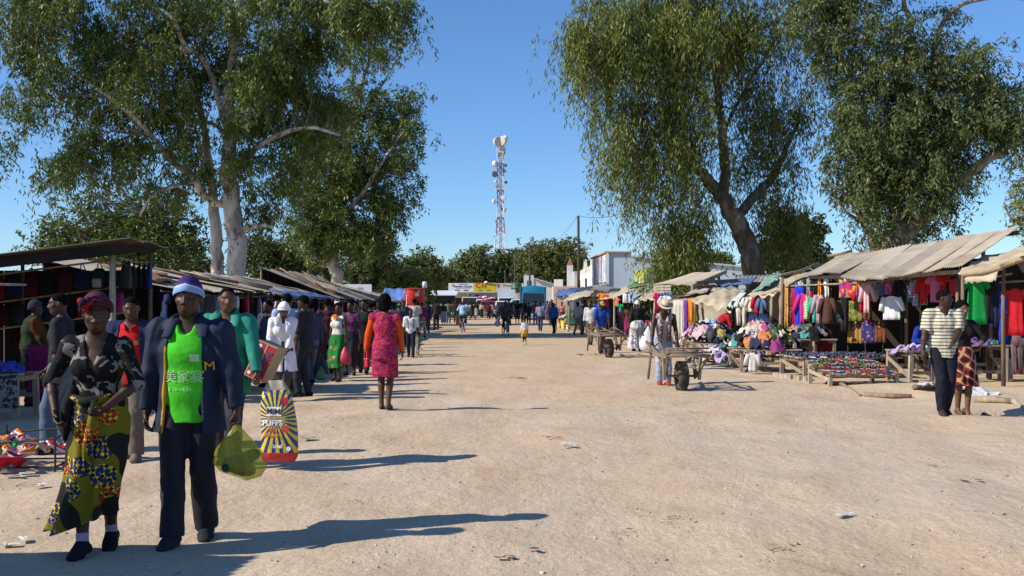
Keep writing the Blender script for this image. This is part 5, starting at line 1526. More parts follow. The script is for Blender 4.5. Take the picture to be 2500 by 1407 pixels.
rail(R3, at(1800, 731, 26.5), at(1905, 708, 25.4), .03)
rail(R3, at(1905, 672, 25.0), at(1998, 642, 28.8), .035, name='roof_pole')
A_, B_ = at(1780, 740, 30.6), at(1985, 740, 29.6)
for k in range(4):
 a, b = A_.lerp(B_, k / 4), A_.lerp(B_, (k + .97) / 4)
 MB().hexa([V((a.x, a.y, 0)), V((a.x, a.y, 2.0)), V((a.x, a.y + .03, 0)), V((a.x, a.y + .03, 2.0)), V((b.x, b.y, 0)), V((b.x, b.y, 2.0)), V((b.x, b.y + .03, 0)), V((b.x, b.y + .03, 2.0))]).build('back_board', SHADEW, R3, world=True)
def hang3(kind, mat, x0, x1, y0, y1, Y, label, yaw=-.35, group='clothes hanging under the cream canvas stalls'):
 c = at((x0 + x1) / 2, y0, Y)
 w = (x1 - x0) * Y / F * (.8 if kind in ('tee', 'long', 'blouse', 'dress') else 1)
 return garment(kind, mat, c, w, (y1 - y0) * Y / F, yaw, label, group)
for a in [('trousers', fab(CN['black']), 1784, 1800, 735, 800, 26.4, 'black trousers hanging left of the cream pair'),
    ('trousers', fab(CN['cream']), 1796, 1822, 738, 795, 26.2, 'cream trousers hanging under the canvas'),
    ('tee', fab(CN['white']), 1816, 1828, 728, 760, 26.2, 'white t-shirt right of the cream trousers'),
    ('long', fab(CN['cream']), 1824, 1842, 726, 762, 26.0, 'cream cardigan beside the crimson top'),
    ('long', fab(CN['crimson']), 1838, 1856, 726, 765, 25.9, 'crimson top beside the denim shirt'),
    ('long', fab(CN['denim blue']), 1852, 1866, 726, 768, 25.8, 'denim shirt hanging at the right of the canvas stall'),
    ('trousers', fab(CN['navy']), 1822, 1838, 765, 812, 26.6, 'navy trousers hanging low in the canvas stall'),
    ('long', fab(CN['lilac']), 1832, 1844, 762, 808, 26.3, 'lilac shirt hanging low in the canvas stall'),
    ('trousers', fab((.40, .42, .46)), 1844, 1860, 780, 812, 26.4, 'pale grey trousers hanging low in the canvas stall'),
    ('long', fab(CN['sky blue']), 1856, 1870, 765, 800, 26.1, 'sky blue shirt hanging low in the canvas stall')]:
 hang3(*a)
R4 = stall('low stall under rounded cream canvas propped on sticks', (6.0, 29.5))
tarp(R4, at(1690, 730, 28.6), at(1788, 752, 27.2), at(1745, 706, 31.5), at(1822, 706, 30.5), 18, 14, -.10, .05, BURLAP, 43, 'canopy', rag=.03, droop=.14)
for (a, b) in ((at(1700, 742, 28.8), (1718, 826)), (at(1712, 740, 28.9), (1730, 824)), (at(1785, 745, 27.6), (1786, 830))):
 g = gr(*b) if False else V((at(b[0], 740, a.y).x, a.y, 0))
 rail(R4, g, a, .04, wood(0), 'prop')
rail(R4, at(1640, 727, 29.5), at(1735, 712, 29.6), .07, M('charred_log', (.05, .042, .036), .9, .3, 4, .5, 14), 'ridge_log')
tarp(R4, at(1630, 735, 29.4), at(1722, 712, 29.2), at(1640, 724, 30.2), at(1740, 704, 30.2), 16, 8, -.03, .05, BURLAP2, 45, 'rolled_canvas')
A_, B_ = at(1640, 740, 32.2), at(1800, 740, 31.2)
for k in range(4):
 a, b = A_.lerp(B_, k / 4), A_.lerp(B_, (k + .97) / 4)
 MB().hexa([V((a.x, a.y, 0)), V((a.x, a.y, 1.75)), V((a.x, a.y + .03, 0)), V((a.x, a.y + .03, 1.75)), V((b.x, b.y, 0)), V((b.x, b.y, 1.75)), V((b.x, b.y + .03, 0)), V((b.x, b.y + .03, 1.75))]).build('back_cloth', BURLAP2, R4, world=True)
LACE = two_tone('cream_lace', (.58, .52, .42), (.44, .38, .29), 'dots', 40, duty=.3)
for a in [('cloth', LACE, 1644, 1669, 734, 832, 29.0, 'long cream lace cloth hanging left of the purple cloth'),
    ('cloth', fab(CN['purple']), 1670, 1681, 734, 810, 28.9, 'purple cloth between the cream lace and orange cloth'),
    ('cloth', fab(CN['orange']), 1680, 1695, 730, 786, 28.7, 'bright orange cloth hanging by the propped canvas'),
    ('cloth', fab((.38, .08, .01)), 1683, 1696, 786, 816, 28.85, 'rust cloth hanging below the orange one'),
    ('cloth', fab(CN['olive']), 1695, 1706, 745, 815, 28.9, 'olive green cloth behind the leaning sticks')]:
 hang3(*a)
R5 = stall('open shed with plank gable and tilted iron roof', (6.0, 35.5))
E_ = [at(1592, 694, 35), at(1690, 696, 33)]
Rr = [at(1690, 668, 37), at(1772, 660, 35)]
for k in range(3):
 corr(R5, E_[0].lerp(E_[1], k / 3), E_[0].lerp(E_[1], (k + 1.04) / 3), Rr[0].lerp(Rr[1], k / 3), Rr[0].lerp(Rr[1], (k + 1.04) / 3), 6, .015, TIN2)
plank(R5, E_[1] + V((0, 0, -.05)), Rr[1] + V((0, 0, -.05)), .08, .12, wood(1), 'barge_board')
plank(R5, at(1700, 690, 33.2), at(1800, 684, 34.5), .07, .09, wood(2), 'tie_beam')
plank(R5, at(1735, 676, 34), at(1775, 716, 34.2), .06, .07, wood(0), 'strut')
for p_, z in ((at(1600, 740, 34.5), 2.2), (at(1690, 740, 33), 2.2), (at(1755, 740, 35), 2.65), (at(1690, 740, 37), 2.6)):
 post(R5, p_.x, p_.y, z, .05)
for k in range(3):
 plank(R5, at(1596, 700 + k * 7, 34.2), at(1638, 699 + k * 7, 33.7), .03, .075, wood(3), 'crate_slat')
tarp(R5, at(1770, 700, 33.0), at(1830, 694, 33), at(1740, 690, 35), at(1850, 678, 36), 14, 10, .03, .05, TARPB, 46, 'blue_plastic')
tarp(R5, at(1690, 712, 32.6), at(1800, 706, 32.2), at(1690, 702, 34.5), at(1805, 692, 34.5), 14, 10, .03, .06, TARPGR, 47, 'grey_plastic')
corr(R5, at(1790, 688, 37), at(1880, 690, 36), at(1795, 672, 41), at(1890, 670, 40), 10, .02, TIN3)
for a in [('tee', fab((.50, .56, .62)), 1612, 1636, 722, 782, 32.8, 'pale blue t-shirt hanging above the straw hat man'),
    ('tee', fab(CN['magenta']), 1600, 1612, 716, 760, 33.4, 'magenta top left of the pale blue t-shirt'),
    ('tee', fab(CN['denim blue']), 1622, 1640, 712, 742, 33.6, 'denim blue top behind the pale blue t-shirt'),
    ('cloth', fab(CN['crimson']), 1598, 1604, 715, 790, 33.3, 'crimson narrow cloth at the plank gable')]:
 hang3(*a, group='clothes hanging at the plank-gabled shed')
R6 = stall('stall with straw-coloured awnings and bright goods hanging', (5.6, 43.5))
tarp(R6, at(1458, 734, 44), at(1525, 720, 42), at(1492, 706, 48), at(1560, 700, 46), 12, 10, .03, .06, BURLAP, 51, 'awning', rag=.04)
corr(R6, at(1500, 726, 42), at(1562, 704, 41.5), at(1520, 702, 45.5), at(1600, 694, 45.5), 9, .02, TIN2)
tarp(R6, at(1552, 730, 40), at(1598, 728, 38.5), at(1565, 706, 43.5), at(1612, 702, 42), 12, 10, -.04, .05, BURLAP2, 52, 'awning', droop=.1)
tarp(R6, at(1535, 735, 40.5), at(1552, 728, 40), at(1570, 702, 43), at(1592, 702, 42), 10, 10, .0, .05, M('grey_blue_cloth', (.25, .30, .36), .8, .15, 3, .3, 9), 53, 'grey_flap')
tarp(R6, at(1528, 702, 44), at(1600, 696, 43), at(1550, 690, 47), at(1600, 688, 47), 12, 8, .0, .06, M('green_rag', (.12, .20, .08), .8, .2, 3, .3, 9), 54, 'green_sheet')
for p_, z in ((at(1462, 740, 44), 1.7), (at(1500, 740, 43), 1.85), (at(1560, 740, 41.5), 2.2), (at(1598, 740, 39), 1.8), (at(1500, 740, 48), 2.3), (at(1600, 740, 46), 2.3)):
 post(R6, p_.x, p_.y, z, .045)
A_, B_ = at(1470, 740, 49), at(1630, 740, 46)
for k in range(4):
 a, b = A_.lerp(B_, k / 4), A_.lerp(B_, (k + .97) / 4)
 MB().hexa([V((a.x, a.y, 0)), V((a.x, a.y, 2.0)), V((a.x, a.y + .03, 0)), V((a.x, a.y + .03, 2.0)), V((b.x, b.y, 0)), V((b.x, b.y, 2.0)), V((b.x, b.y + .03, 0)), V((b.x, b.y + .03, 2.0))]).build('back_board', SHADEW, R6, world=True)
for a in [('tee', fab(CN['orange']), 1462, 1474, 716, 742, 44.2, 'orange top hanging at the awning stall corner'), ('tee', fab(CN['royal blue']), 1452, 1463, 742, 762, 44.5, 'blue and white top hanging low at the awning stall'),
    ('cloth', fab(CN['white']), 1520, 1530, 718, 740, 41.8, 'white bundle hanging under the iron awning, left one'), ('cloth', fab((.60, .60, .62)), 1530, 1541, 716, 740, 41.8, 'white bundle hanging under the iron awning, right one'),
    ('tee', fab(CN['coral']), 1500, 1512, 726, 748, 42.5, 'coral top hanging under the iron awning'), ('cloth', fab(CN['red']), 1478, 1486, 720, 750, 44, 'red cloth hanging under the straw awning'), ('tee', fab(CN['green']), 1510, 1520, 742, 762, 41.9, 'green top low under the iron awning'),
    ('tee', fab(CN['sky blue']), 1542, 1552, 712, 740, 41.7, 'sky blue top hanging by the grey flap')]:
 hang3(*a, group='goods hanging at the awning stall')
# yellow flower-like garland of bananas hanging at the dark tarp stall
gl = empty('yellow_garland', at(1441, 745, 50), 0, 'garland of yellow artificial flowers hanging at the dark tarp stall', 'garland')
rgl = random.Random(4)
for k in range(26):
 MB().ell((rgl.uniform(-.12, .12), rgl.uniform(-.1, .1), rgl.uniform(-.55, .42)), (.075, .075, .06), seg=7, rings=4).build('flower', fab(CN['yellow']) if k % 5 else fab(CN['red']), gl, smooth=True)
R7 = stall('far stall under a dark blue-black tarpaulin', (5.2, 58.0))
tarp(R7, at(1352, 722, 60), at(1440, 724, 56), at(1390, 704, 66), at(1470, 700, 62), 16, 12, -.06, .08, TARPK, 61, 'tarpaulin', droop=.2)
tarp(R7, at(1353, 724, 60.2), at(1400, 718, 58.2), at(1362, 708, 64), at(1412, 706, 62), 14, 10, -.05, .07, TARPB, 66, 'tarpaulin', droop=.1)
tarp(R7, at(1374, 736, 55.5), at(1440, 722, 53.5), at(1398, 716, 58.5), at(1460, 708, 57), 14, 10, -.12, .06, BURLAP2, 62, 'canvas')
corr(R7, at(1440, 706, 56), at(1500, 716, 53), at(1460, 696, 60), at(1520, 704, 58), 9, .02, TIN3)
for p_, z in ((at(1358, 740, 60), 1.9), (at(1388, 740, 55.6), 1.7), (at(1438, 740, 54), 1.9), (at(1400, 740, 65), 2.3), (at(1470, 740, 61), 2.4)):
 post(R7, p_.x, p_.y, z, .045)
A_, B_ = at(1385, 740, 66), at(1485, 740, 62)
for k in range(3):
 a, b = A_.lerp(B_, k / 3), A_.lerp(B_, (k + .97) / 3)
 MB().hexa([V((a.x, a.y, 0)), V((a.x, a.y, 2.0)), V((a.x, a.y + .03, 0)), V((a.x, a.y + .03, 2.0)), V((b.x, b.y, 0)), V((b.x, b.y, 2.0)), V((b.x, b.y + .03, 0)), V((b.x, b.y + .03, 2.0))]).build('back_cloth', TARPK, R7, world=True)
# RIGHT: tables and heaps
def on_table(x0px, x1px, ypx, Y0, Y1):
 a, b = at(x0px, ypx, Y0), at(x1px, ypx, Y1)
 return a, b
def tbl_px(label, x0, x1, base, h, depth, yaw=0.0, **k):
 Y = F * HC / (base - YH)
 a, b = at(x0, 740, Y).x, at(x1, 740, Y).x
 return table(label, a, b, Y, Y + depth, h, yaw=yaw, **k), (a + b) / 2, Y + depth / 2, (b - a)
SHEET = M('off_white_sheet', (.48, .46, .43), .9, .15, 3, .4, 12, dirt=(.34, .30, .25))
tA, cx_, cy_, w_ = tbl_px('plank table with the middle heap of second-hand clothes', 1805, 1955, 912, .50, 1.35, cloth=SHEET)
pile(cx_, cy_, .52, w_ * .5, 0.62, .52, 76, ['cream', 'white', 'navy', 'black', 'coral', 'yellow', 'white', 'olive', 'navy', 'teal', 'magenta', 'black', 'pale pink', 'cream', 'dark grey', 'white', 'orange', 'denim blue'], 'the middle clothes table', 1)
tB, cx_, cy_, w_ = tbl_px('plank table under the left heap of bright clothes', 1688, 1800, 893, .52, 1.3, cloth=SHEET)
pile(cx_, cy_, .54, w_ * .52, .60, .50, 70, ['teal', 'black', 'lime', 'white', 'lilac', 'sky blue', 'yellow', 'royal blue', 'white', 'grey', 'pink', 'teal', 'dark grey', 'white', 'pale pink'], 'the left clothes table', 2)
tC, cx_, cy_, w_ = tbl_px('plank table with the right heap of dark clothes before the big stall', 1935, 2048, 900, .70, 1.2, cloth=None)
pile(cx_, cy_, .72, w_ * .5, .5, .30, 40, ['navy', 'black', 'dark grey', 'coral', 'orange', 'teal', 'black', 'beige', 'grey', 'olive'], 'the right clothes table', 3)
pile(at(1965, 740, 25.6).x, 25.4, .72, .55, .35, .26, 12, ['pale pink', 'coral', 'beige', 'pale pink', 'brown', 'cream'], 'the heap under the tiger fleece', 4)
pile(at(1935, 740, 26.0).x, 26.2, .72, .42, .3, .3, 5, ['beige', 'brown', 'cream'], 'the rolled blanket heap', 6, size=(.3, .42))
gp_ = gr(1780, 898)
pile(gp_.x, gp_.y, gnd(gp_).z, .95, .75, .50, 48, ['pale pink', 'black', 'grey', 'white', 'black', 'lilac', 'dark grey', 'pale pink', 'black', 'beige', 'royal blue', 'white'], 'the ground heap below the tables', 5)
o = MB().grid([[V((gp_.x - 1.05 + 2.2 * i / 9 + random.uniform(-.05, .05), gp_.y - .95 + 1.7 * j / 7, gnd((gp_.x - 1.05 + 2.2 * i / 9, gp_.y - .95 + 1.7 * j / 7)).z + .012 + random.uniform(0, .02))) for i in range(10)] for j in range(8)]).build('ground_sheet', SHEET, None, smooth=True, world=True, loc=(gp_.x, gp_.y, 0))
tag(o, 'pale sheet spread on the dirt under the ground heap', 'sheet')
gp2 = gr(1722, 885)
pile(gp2.x, gp2.y, gnd(gp2).z, .45, .4, .2, 9, ['grey', 'white', 'dark grey', 'lilac'], 'the small grey heap', 7, size=(.16, .26))
garment('long', fab((.5, .48, .46)), at(1838, 862, 22.3), .22, .42, -.4, 'white garment trailing off the middle table front')
tD, cxD, cyD, wD = tbl_px('slatted plank table covered with dark shoes', 1948, 2198, 925, .43, 1.5, yaw=.10, nslat=7)
tE, cxE, cyE, wE = tbl_px('low tilted rack of red flip-flops', 2012, 2200, 946, .30, 1.15, yaw=.10, nslat=6, tilt=.20)
BLKS = M('shoe_leather', (.022, .022, .028), .35, .3, 8, .2, 30)
shoes = [shoe_mesh('dark_shoe', .25, .085, .06, BLKS, fab(CN['dark grey'])), shoe_mesh('dark_shoe', .25, .085, .06, fab((.05, .05, .11)), fab(CN['white'])), shoe_mesh('dark_shoe', .24, .08, .055, M('patent_leather', (.09, .09, .12), .2, .3, 8, 0), BLKS)]
SN = ['black', 'navy', 'glossy dark']
rs = random.Random(9)
ca, sa = math.cos(.10), math.sin(.10)
for r in range(5):
 for c in range(17):
  u = -wD / 2 + .12 + (wD - .24) * c / 16 + rs.uniform(-.02, .02)
  v = -.62 + 1.25 * r / 4 + rs.uniform(-.03, .03)
  k = rs.randrange(3)
  p = tD.location + V((u * ca - v * sa, u * sa + v * ca, .446))
  third = ['left end', 'left half', 'middle', 'right half', 'right end'][min(4, c * 5 // 17)]
  lay(shoes[k], 'dark_shoe', p, .10 + math.pi / 2 + rs.uniform(-.35, .35), '%s shoe in row %s at the %s of the slatted table' % (SN[k], ['one', 'two', 'three', 'four', 'five'][r], third), 'shoe', '%s shoes, row %d, %s of the slatted table' % (SN[k], r + 1, third))
flips = [shoe_mesh('flip_flop', .24, .09, .05, fab(CN[a]), fab(CN[b]), 'flip') for a, b in (('red', 'brown'), ('coral', 'dark grey'), ('crimson', 'beige'), ('green', 'olive'), ('navy', 'grey'))]
FN = ['red and brown', 'coral and grey', 'crimson and beige', 'green', 'navy and grey']
ca, sa = math.cos(.10), math.sin(.10)
for r in range(5):
 for c in range(13):
  u = -wE / 2 + .1 + (wE - .2) * c / 12 + rs.uniform(-.02, .02)
  v = -.5 + 1.0 * r / 4 + rs.uniform(-.03, .03)
  k = rs.choice([0, 1, 1, 2, 3, 4, 4, 1])
  p = tE.location + V((u * ca - v * sa, u * sa + v * ca, .318 + .20 * v))
  third = ['left end', 'left half', 'middle', 'right half', 'right end'][min(4, c * 5 // 13)]
  lay(flips[k], 'flip_flop', p, .16 + math.pi / 2 + rs.uniform(-.5, .5), '%s flip-flop in row %s at the %s of the low rack' % (FN[k], ['one', 'two', 'three', 'four', 'five'][r], third), 'flip-flop', '%s flip-flops, row %d, %s of the low rack' % (FN[k], r + 1, third), rs.uniform(-.15, .3))
tarp(tE, (-wE / 2 - .02, -.68, .02), (wE / 2 - .5, -.72, .06), (-wE / 2 - .02, -.62, .20), (wE / 2, -.62, .17), 20, 5, 0, .02, STRAW, 8, 'straw_mat', rag=.4)
tF, cx_, cy_, w_ = tbl_px('small plank table with lilac goods behind the striped polo man', 2205, 2285, 938, .62, .9, yaw=.2)
pile(cx_, cy_, .64, w_ * .45, .3, .06, 10, ['lilac', 'purple', 'teal', 'pink', 'lilac', 'white'], 'the table behind the polo man', 12, size=(.1, .18))
tG, cx_, cy_, w_ = tbl_px('dark table under the green dress', 2350, 2470, 935, .72, .9, nslat=4)
pile(cx_, cy_, .74, w_ * .45, .3, .05, 9, ['teal', 'orange', 'violet', 'black', 'purple', 'navy'], 'the table under the green dress', 13, size=(.12, .2))
tH, cx_, cy_, w_ = tbl_px('small stool-like table with shiny wares at the right edge', 2432, 2478, 930, .45, .45, nslat=3, brace=False)
tarp(tH, (-w_ / 2 - .06, -.3, .28), (w_ / 2 + .06, -.3, .25), (-w_ / 2 - .03, -.2, .50), (w_ / 2 + .03, -.2, .50), 14, 6, 0, .03, STRAW, 18, 'straw_cover', rag=.4)
for i in range(7):
 lay(shoes[2], 'dark_shoe', tH.location + V((-.17 + .055 * i, -.05 + .09 * (i % 3 - 1), .47)), 1.4 + .2 * i, 'shiny shoe %s on the small straw-covered table' % ['leftmost', 'second from left', 'third from left', 'in the middle', 'third from right', 'second from right', 'rightmost'][i], 'shoe', 'shiny shoes on the straw-covered table')
# white cloth left on the ground near the couple
gw = gr(2300, 965)
pile(gw.x, gw.y, gnd(gw).z, .75, .42, .14, 7, ['white', 'cream', 'white'], 'the white bundle behind the couple', 14, size=(.3, .45))
# tub with green rim
tb_ = empty('plastic_tub', (at(1880, 740, 26.6).x, 26.6, .72), 0, 'pale plastic tub with green rim behind the middle heap', 'tub')
MB().lathe([(.16, 0), (.20, .26), (.19, .26), (.15, .02)], 16, cap=False).build('tub_body', M('clear_plastic', (.5, .55, .52), .4, .05, 2, 0), tb_, smooth=True)
MB().torus((0, 0, .26), .205, .018, (0, 0, 1), 18, 6).build('rim', fab(CN['green']), tb_)
MB().lathe([(.15, .012), (.16, .014)], 16, cap=True).build('tub_floor', fab(CN['grey']), tb_)
MB().tube([V((0, 0, -.75)), V((0, 0, 0))], .12, 8).build('stand', wood(1), tb_)
# planks, bricks and logs along the edge of the stalls
rl = random.Random(12)
for i in range(9):
 p = gr(1900 + i * 9 + rl.uniform(-3, 3), 920 + i * 1.2)
 o = MB().box((0, 0, .04), (rl.uniform(.16, .26), .11, .09), rot('Z', rl.uniform(0, 180))).build('loose_block', wood(3), None)
 o.location = gnd(p)
 tag(o, 'short wooden offcut number %s from the left below the middle table' % ['one', 'two', 'three', 'four', 'five', 'six', 'seven', 'eight', 'nine'][i], 'offcut', 'wooden offcuts below the tables')
for i, (x0, y0, x1, y1, r) in enumerate([(2110, 962, 2225, 968, .05), (2380, 985, 2470, 992, .06), (2400, 1003, 2500, 1015, .05), (2430, 985, 2520, 1000, .05), (2020, 935, 2100, 962, .035)]):
 a, b = gr(x0, y0), gr(x1, y1)
 o = MB().tube([gnd(a) + V((0, 0, r * .6)) - gnd(a), gnd(a.lerp(b, .5)) + V((0, 0, r * .9)) - gnd(a), gnd(b) + V((0, 0, r * .6)) - gnd(a)], [r, r * .9, r * .75], 8).build('log', wood(i % 4), None, smooth=True)
 o.location = gnd(a)
 tag(o, ['old log lying in the dirt below the flip-flop rack', 'weathered log across the ditch right of the couple', 'lower log in the ditch at the right edge', 'upper log at the far side of the ditch', 'thin pole lying left of the flip-flop rack'][i], 'log')
# PEOPLE: one continuous body per figure, clothes as children
class Field:
 """signed-distance grid; bodies and clothes are polygonised from it as single skins"""
 def __init__(s, lo, hi, v):
  s.lo = np.array(lo, float)
  s.v = v
  s.n = np.ceil((np.array(hi, float) - s.lo) / v).astype(int) + 2
  s.d = np.full(s.n, 1.0, np.float32)
 def sub(s, lo, hi, m):
  a = np.clip(np.floor((np.array(lo) - m - s.lo) / s.v).astype(int), 0, s.n)
  b = np.clip(np.ceil((np.array(hi) + m - s.lo) / s.v).astype(int) + 1, 0, s.n)
  sl = tuple(slice(i, j) for i, j in zip(a, b))
  ax = [(s.lo[k] + s.v * np.arange(a[k], b[k])).astype(np.float32) for k in range(3)]
  return sl, ax[0][:, None, None], ax[1][None, :, None], ax[2][None, None, :]
 def put(s, prim, k=None):
  lo, hi = prim['lo'], prim['hi']
  kk = prim['k'] if k is None else k
  sl, X, Y, Z = s.sub(lo, hi, kk + 2 * s.v)
  a = s.d[sl]
  if a.size == 0:
   return
  d = prim['fn'](X, Y, Z)
  h = np.clip(.5 + .5 * (a - d) / max(kk, 1e-4), 0, 1)
  s.d[sl] = a * (1 - h) + d * h - kk * h * (1 - h)
 def carve(s, prim):
  sl, X, Y, Z = s.sub(prim['lo'], prim['hi'], 2 * s.v)
  a = s.d[sl]
  if a.size:
   s.d[sl] = np.maximum(a, -prim['fn'](X, Y, Z))
 def mesh(s):
  d = s.d
  I8 = d < 0
  c = np.zeros(tuple(np.array(d.shape) - 1), np.int8)
  for i in (0, 1):
   for j in (0, 1):
    for k in (0, 1):
     c += I8[i:d.shape[0] - 1 + i, j:d.shape[1] - 1 + j, k:d.shape[2] - 1 + k]
  mask = (c > 0) & (c < 8)
  I = np.argwhere(mask)
  idx = np.full(mask.shape, -1, np.int64)
  idx[mask] = np.arange(len(I))
  acc = np.zeros((len(I), 3))
  cnt = np.zeros(len(I))
  cor = [(i, j, k) for i in (0, 1) for j in (0, 1) for k in (0, 1)]
  D = {q: d[I[:, 0] + q[0], I[:, 1] + q[1], I[:, 2] + q[2]] for q in cor}
  for a in cor:
   for ax in range(3):
    if a[ax] == 0:
     b = list(a)
     b[ax] = 1
     b = tuple(b)
     da, db = D[a], D[b]
     cr = (da < 0) != (db < 0)
     t = np.where(cr, da / np.where(cr, da - db, 1), 0)
     p = np.array(a, float)[None] + t[:, None] * (np.array(b, float) - np.array(a, float))[None]
     acc += np.where(cr[:, None], p, 0)
     cnt += cr
  V_ = s.lo + s.v * (I + acc / np.maximum(cnt, 1)[:, None])
  Fs = []
  for ax in range(3):
   o1, o2 = [(1, 2), (2, 0), (0, 1)][ax]
   sa = [slice(None)] * 3
   sb = [slice(None)] * 3
   sa[ax], sb[ax] = slice(0, -1), slice(1, None)
   A, B = I8[tuple(sa)], I8[tuple(sb)]
   ed = np.argwhere(A != B)
   if not len(ed):
    continue
   inn = A[ed[:, 0], ed[:, 1], ed[:, 2]]
   ok = (ed[:, o1] > 0) & (ed[:, o2] > 0) & (ed[:, o1] < mask.shape[o1]) & (ed[:, o2] < mask.shape[o2])
   ed, inn = ed[ok], inn[ok]
   q = []
   for (u, w) in ((-1, -1), (0, -1), (0, 0), (-1, 0)):
    e = ed.copy()
    e[:, o1] += u
    e[:, o2] += w
    q.append(idx[e[:, 0], e[:, 1], e[:, 2]])
   q = np.stack(q, 1)
   q[~inn] = q[~inn][:, ::-1]
   Fs.append(q)
  return V_, np.concatenate(Fs) if Fs else np.zeros((0, 4), int)
def vnormals(v, f):
 a, b, c = v[f[:, 0]], v[f[:, 1]], v[f[:, 2]]
 n = np.cross(b - a, c - a)
 out = np.zeros_like(v)
 for k in range(f.shape[1]):
  for q in range(3):
   out[:, q] += np.bincount(f[:, k], n[:, q], len(v))
 return out / (np.linalg.norm(out, axis=1)[:, None] + 1e-9)
def cone(a, ra, b, rb, k=.02, ux=None, q=1.0, flat=0):
 """tapered limb a-b; with ux,q the section is wider by q along ux; flat bit 1: cut at a, bit 2: cut at b"""
 a, b = np.array(a, float), np.array(b, float)
 ab = b - a
 L2 = float(ab @ ab) + 1e-12
 L = math.sqrt(L2)
 R = max(ra, rb) * max(1, q)
 U = None if ux is None else np.array(ux, float) / np.linalg.norm(ux)
 def fn(X, Y, Z):
  px, py, pz = X - a[0], Y - a[1], Z - a[2]
  tu = (px * ab[0] + py * ab[1] + pz * ab[2]) / L2
  t = np.clip(tu, 0, 1)
  tt = t
  if flat & 1:
   tt = np.minimum(tu, tt)
  if flat & 2:
   tt = np.where(tu > 1, tu, tt)
  wx, wy, wz = px - tt * ab[0], py - tt * ab[1], pz - tt * ab[2]
  if U is not None and q != 1.0:
   sc_ = wx * U[0] + wy * U[1] + wz * U[2]
   r2 = wx * wx + wy * wy + wz * wz - sc_ * sc_ * (1 - 1 / (q * q))
  else:
   r2 = wx * wx + wy * wy + wz * wz
  d = np.sqrt(np.maximum(r2, 0)) - (ra + (rb - ra) * t)
  if flat & 1:
   d = np.maximum(d, -tu * L)
  if flat & 2:
   d = np.maximum(d, (tu - 1) * L)
  return d
 return dict(fn=fn, lo=np.minimum(a, b) - R, hi=np.maximum(a, b) + R, k=k)
def egg(c, r, R=None, k=.02):
 c = np.array(c, float)
 r = np.array(r, float)
 Ri = np.eye(3) if R is None else np.array(R).T
 m = float(r.max())
 def fn(X, Y, Z):
  px, py, pz = X - c[0], Y - c[1], Z - c[2]
  a = (Ri[0, 0] * px + Ri[0, 1] * py + Ri[0, 2] * pz)
  b = (Ri[1, 0] * px + Ri[1, 1] * py + Ri[1, 2] * pz)
  e = (Ri[2, 0] * px + Ri[2, 1] * py + Ri[2, 2] * pz)
  k0 = np.sqrt((a / r[0]) ** 2 + (b / r[1]) ** 2 + (e / r[2]) ** 2)
  k1 = np.sqrt((a / r[0] ** 2) ** 2 + (b / r[1] ** 2) ** 2 + (e / r[2] ** 2) ** 2)
  return k0 * (k0 - 1) / (k1 + 1e-9)
 return dict(fn=fn, lo=c - m, hi=c + m, k=k)
def poly(prims, vox, carve=(), sharp=()):
 lo = np.min([p['lo'] for p in prims], axis=0) - 3 * vox - .01
 hi = np.max([p['hi'] for p in prims], axis=0) + 3 * vox + .01
 f = Field(lo, hi, vox)
 for p in prims:
  f.put(p)
 for p in carve:
  f.carve(p)
 for p in sharp:
  f.put(p, .004)
 return f.mesh()
def skin_mat(name, col):
 m, nt, b = newmat(name)
 n1 = nd(nt, 'ShaderNodeTexNoise', {'Vector': obco(nt), 'Scale': 14.0, 'Detail': 4.0}).outputs[0]
 c = ramp(nt, n1, [(.3, tuple(x * .82 for x in col)), (.7, tuple(x * 1.15 for x in col))])
 at_ = nd(nt, 'ShaderNodeAttribute', attribute_name='lip')
 s = mixc(nt, at_.outputs['Fac'], (0, 0, 0), (col[0] * .9 + .02, col[1] * .55, col[2] * .6))
 nt.links.new(c, s.node.inputs[6])
 nt.links.new(s, b.inputs['Base Color'])
 b.inputs['Roughness'].default_value = .52
 b.inputs['Specular IOR Level'].default_value = .36
 n2 = nd(nt, 'ShaderNodeTexNoise', {'Vector': obco(nt), 'Scale': 160.0, 'Detail': 2.0}).outputs[0]
 add_bump(nt, b, n2, .12, .003)
 return m
SKIN = [skin_mat('skin', c) for c in ((.070, .030, .016), (.050, .021, .012), (.095, .042, .023), (.14, .066, .038))]
HAIRM = M('black_hair', (.005, .0045, .004), .95, .3, 30, .8, 90, .01, spec=.06)
EYEW = M('eye_white', (.26, .22, .19), .6, .05, 10, 0)
EYEK = M('eye_dark', (.01, .008, .006), .25, .05, 10, 0)
def ik(a, c, l1, l2, pole):
 a, c, pole = Vector(a), Vector(c), Vector(pole)
 d = c - a
 L = d.length
 mx = (l1 + l2) * .999
 if L > mx:
  c = a + d * (mx / L)
  d = c - a
  L = mx
 L = max(L, abs(l1 - l2) + 1e-3)
 x = (l1 * l1 - l2 * l2 + L * L) / (2 * L)
 h = math.sqrt(max(l1 * l1 - x * x, 0))
 dn = d.normalized()
 p = pole - dn * pole.dot(dn)
 p = p.normalized() if p.length > 1e-6 else orth(dn)[0]
 return a + dn * x + p * h, c
WALK = dict(lf=(-.09, .24, .085), rf=(.09, -.26, .15), rpitch=-38)
WALK2 = dict(lf=(-.09, -.26, .15), rf=(.09, .24, .085), lpitch=-38)
STAND = dict(lf=(-.10, .02, .085), rf=(.10, -.02, .085))
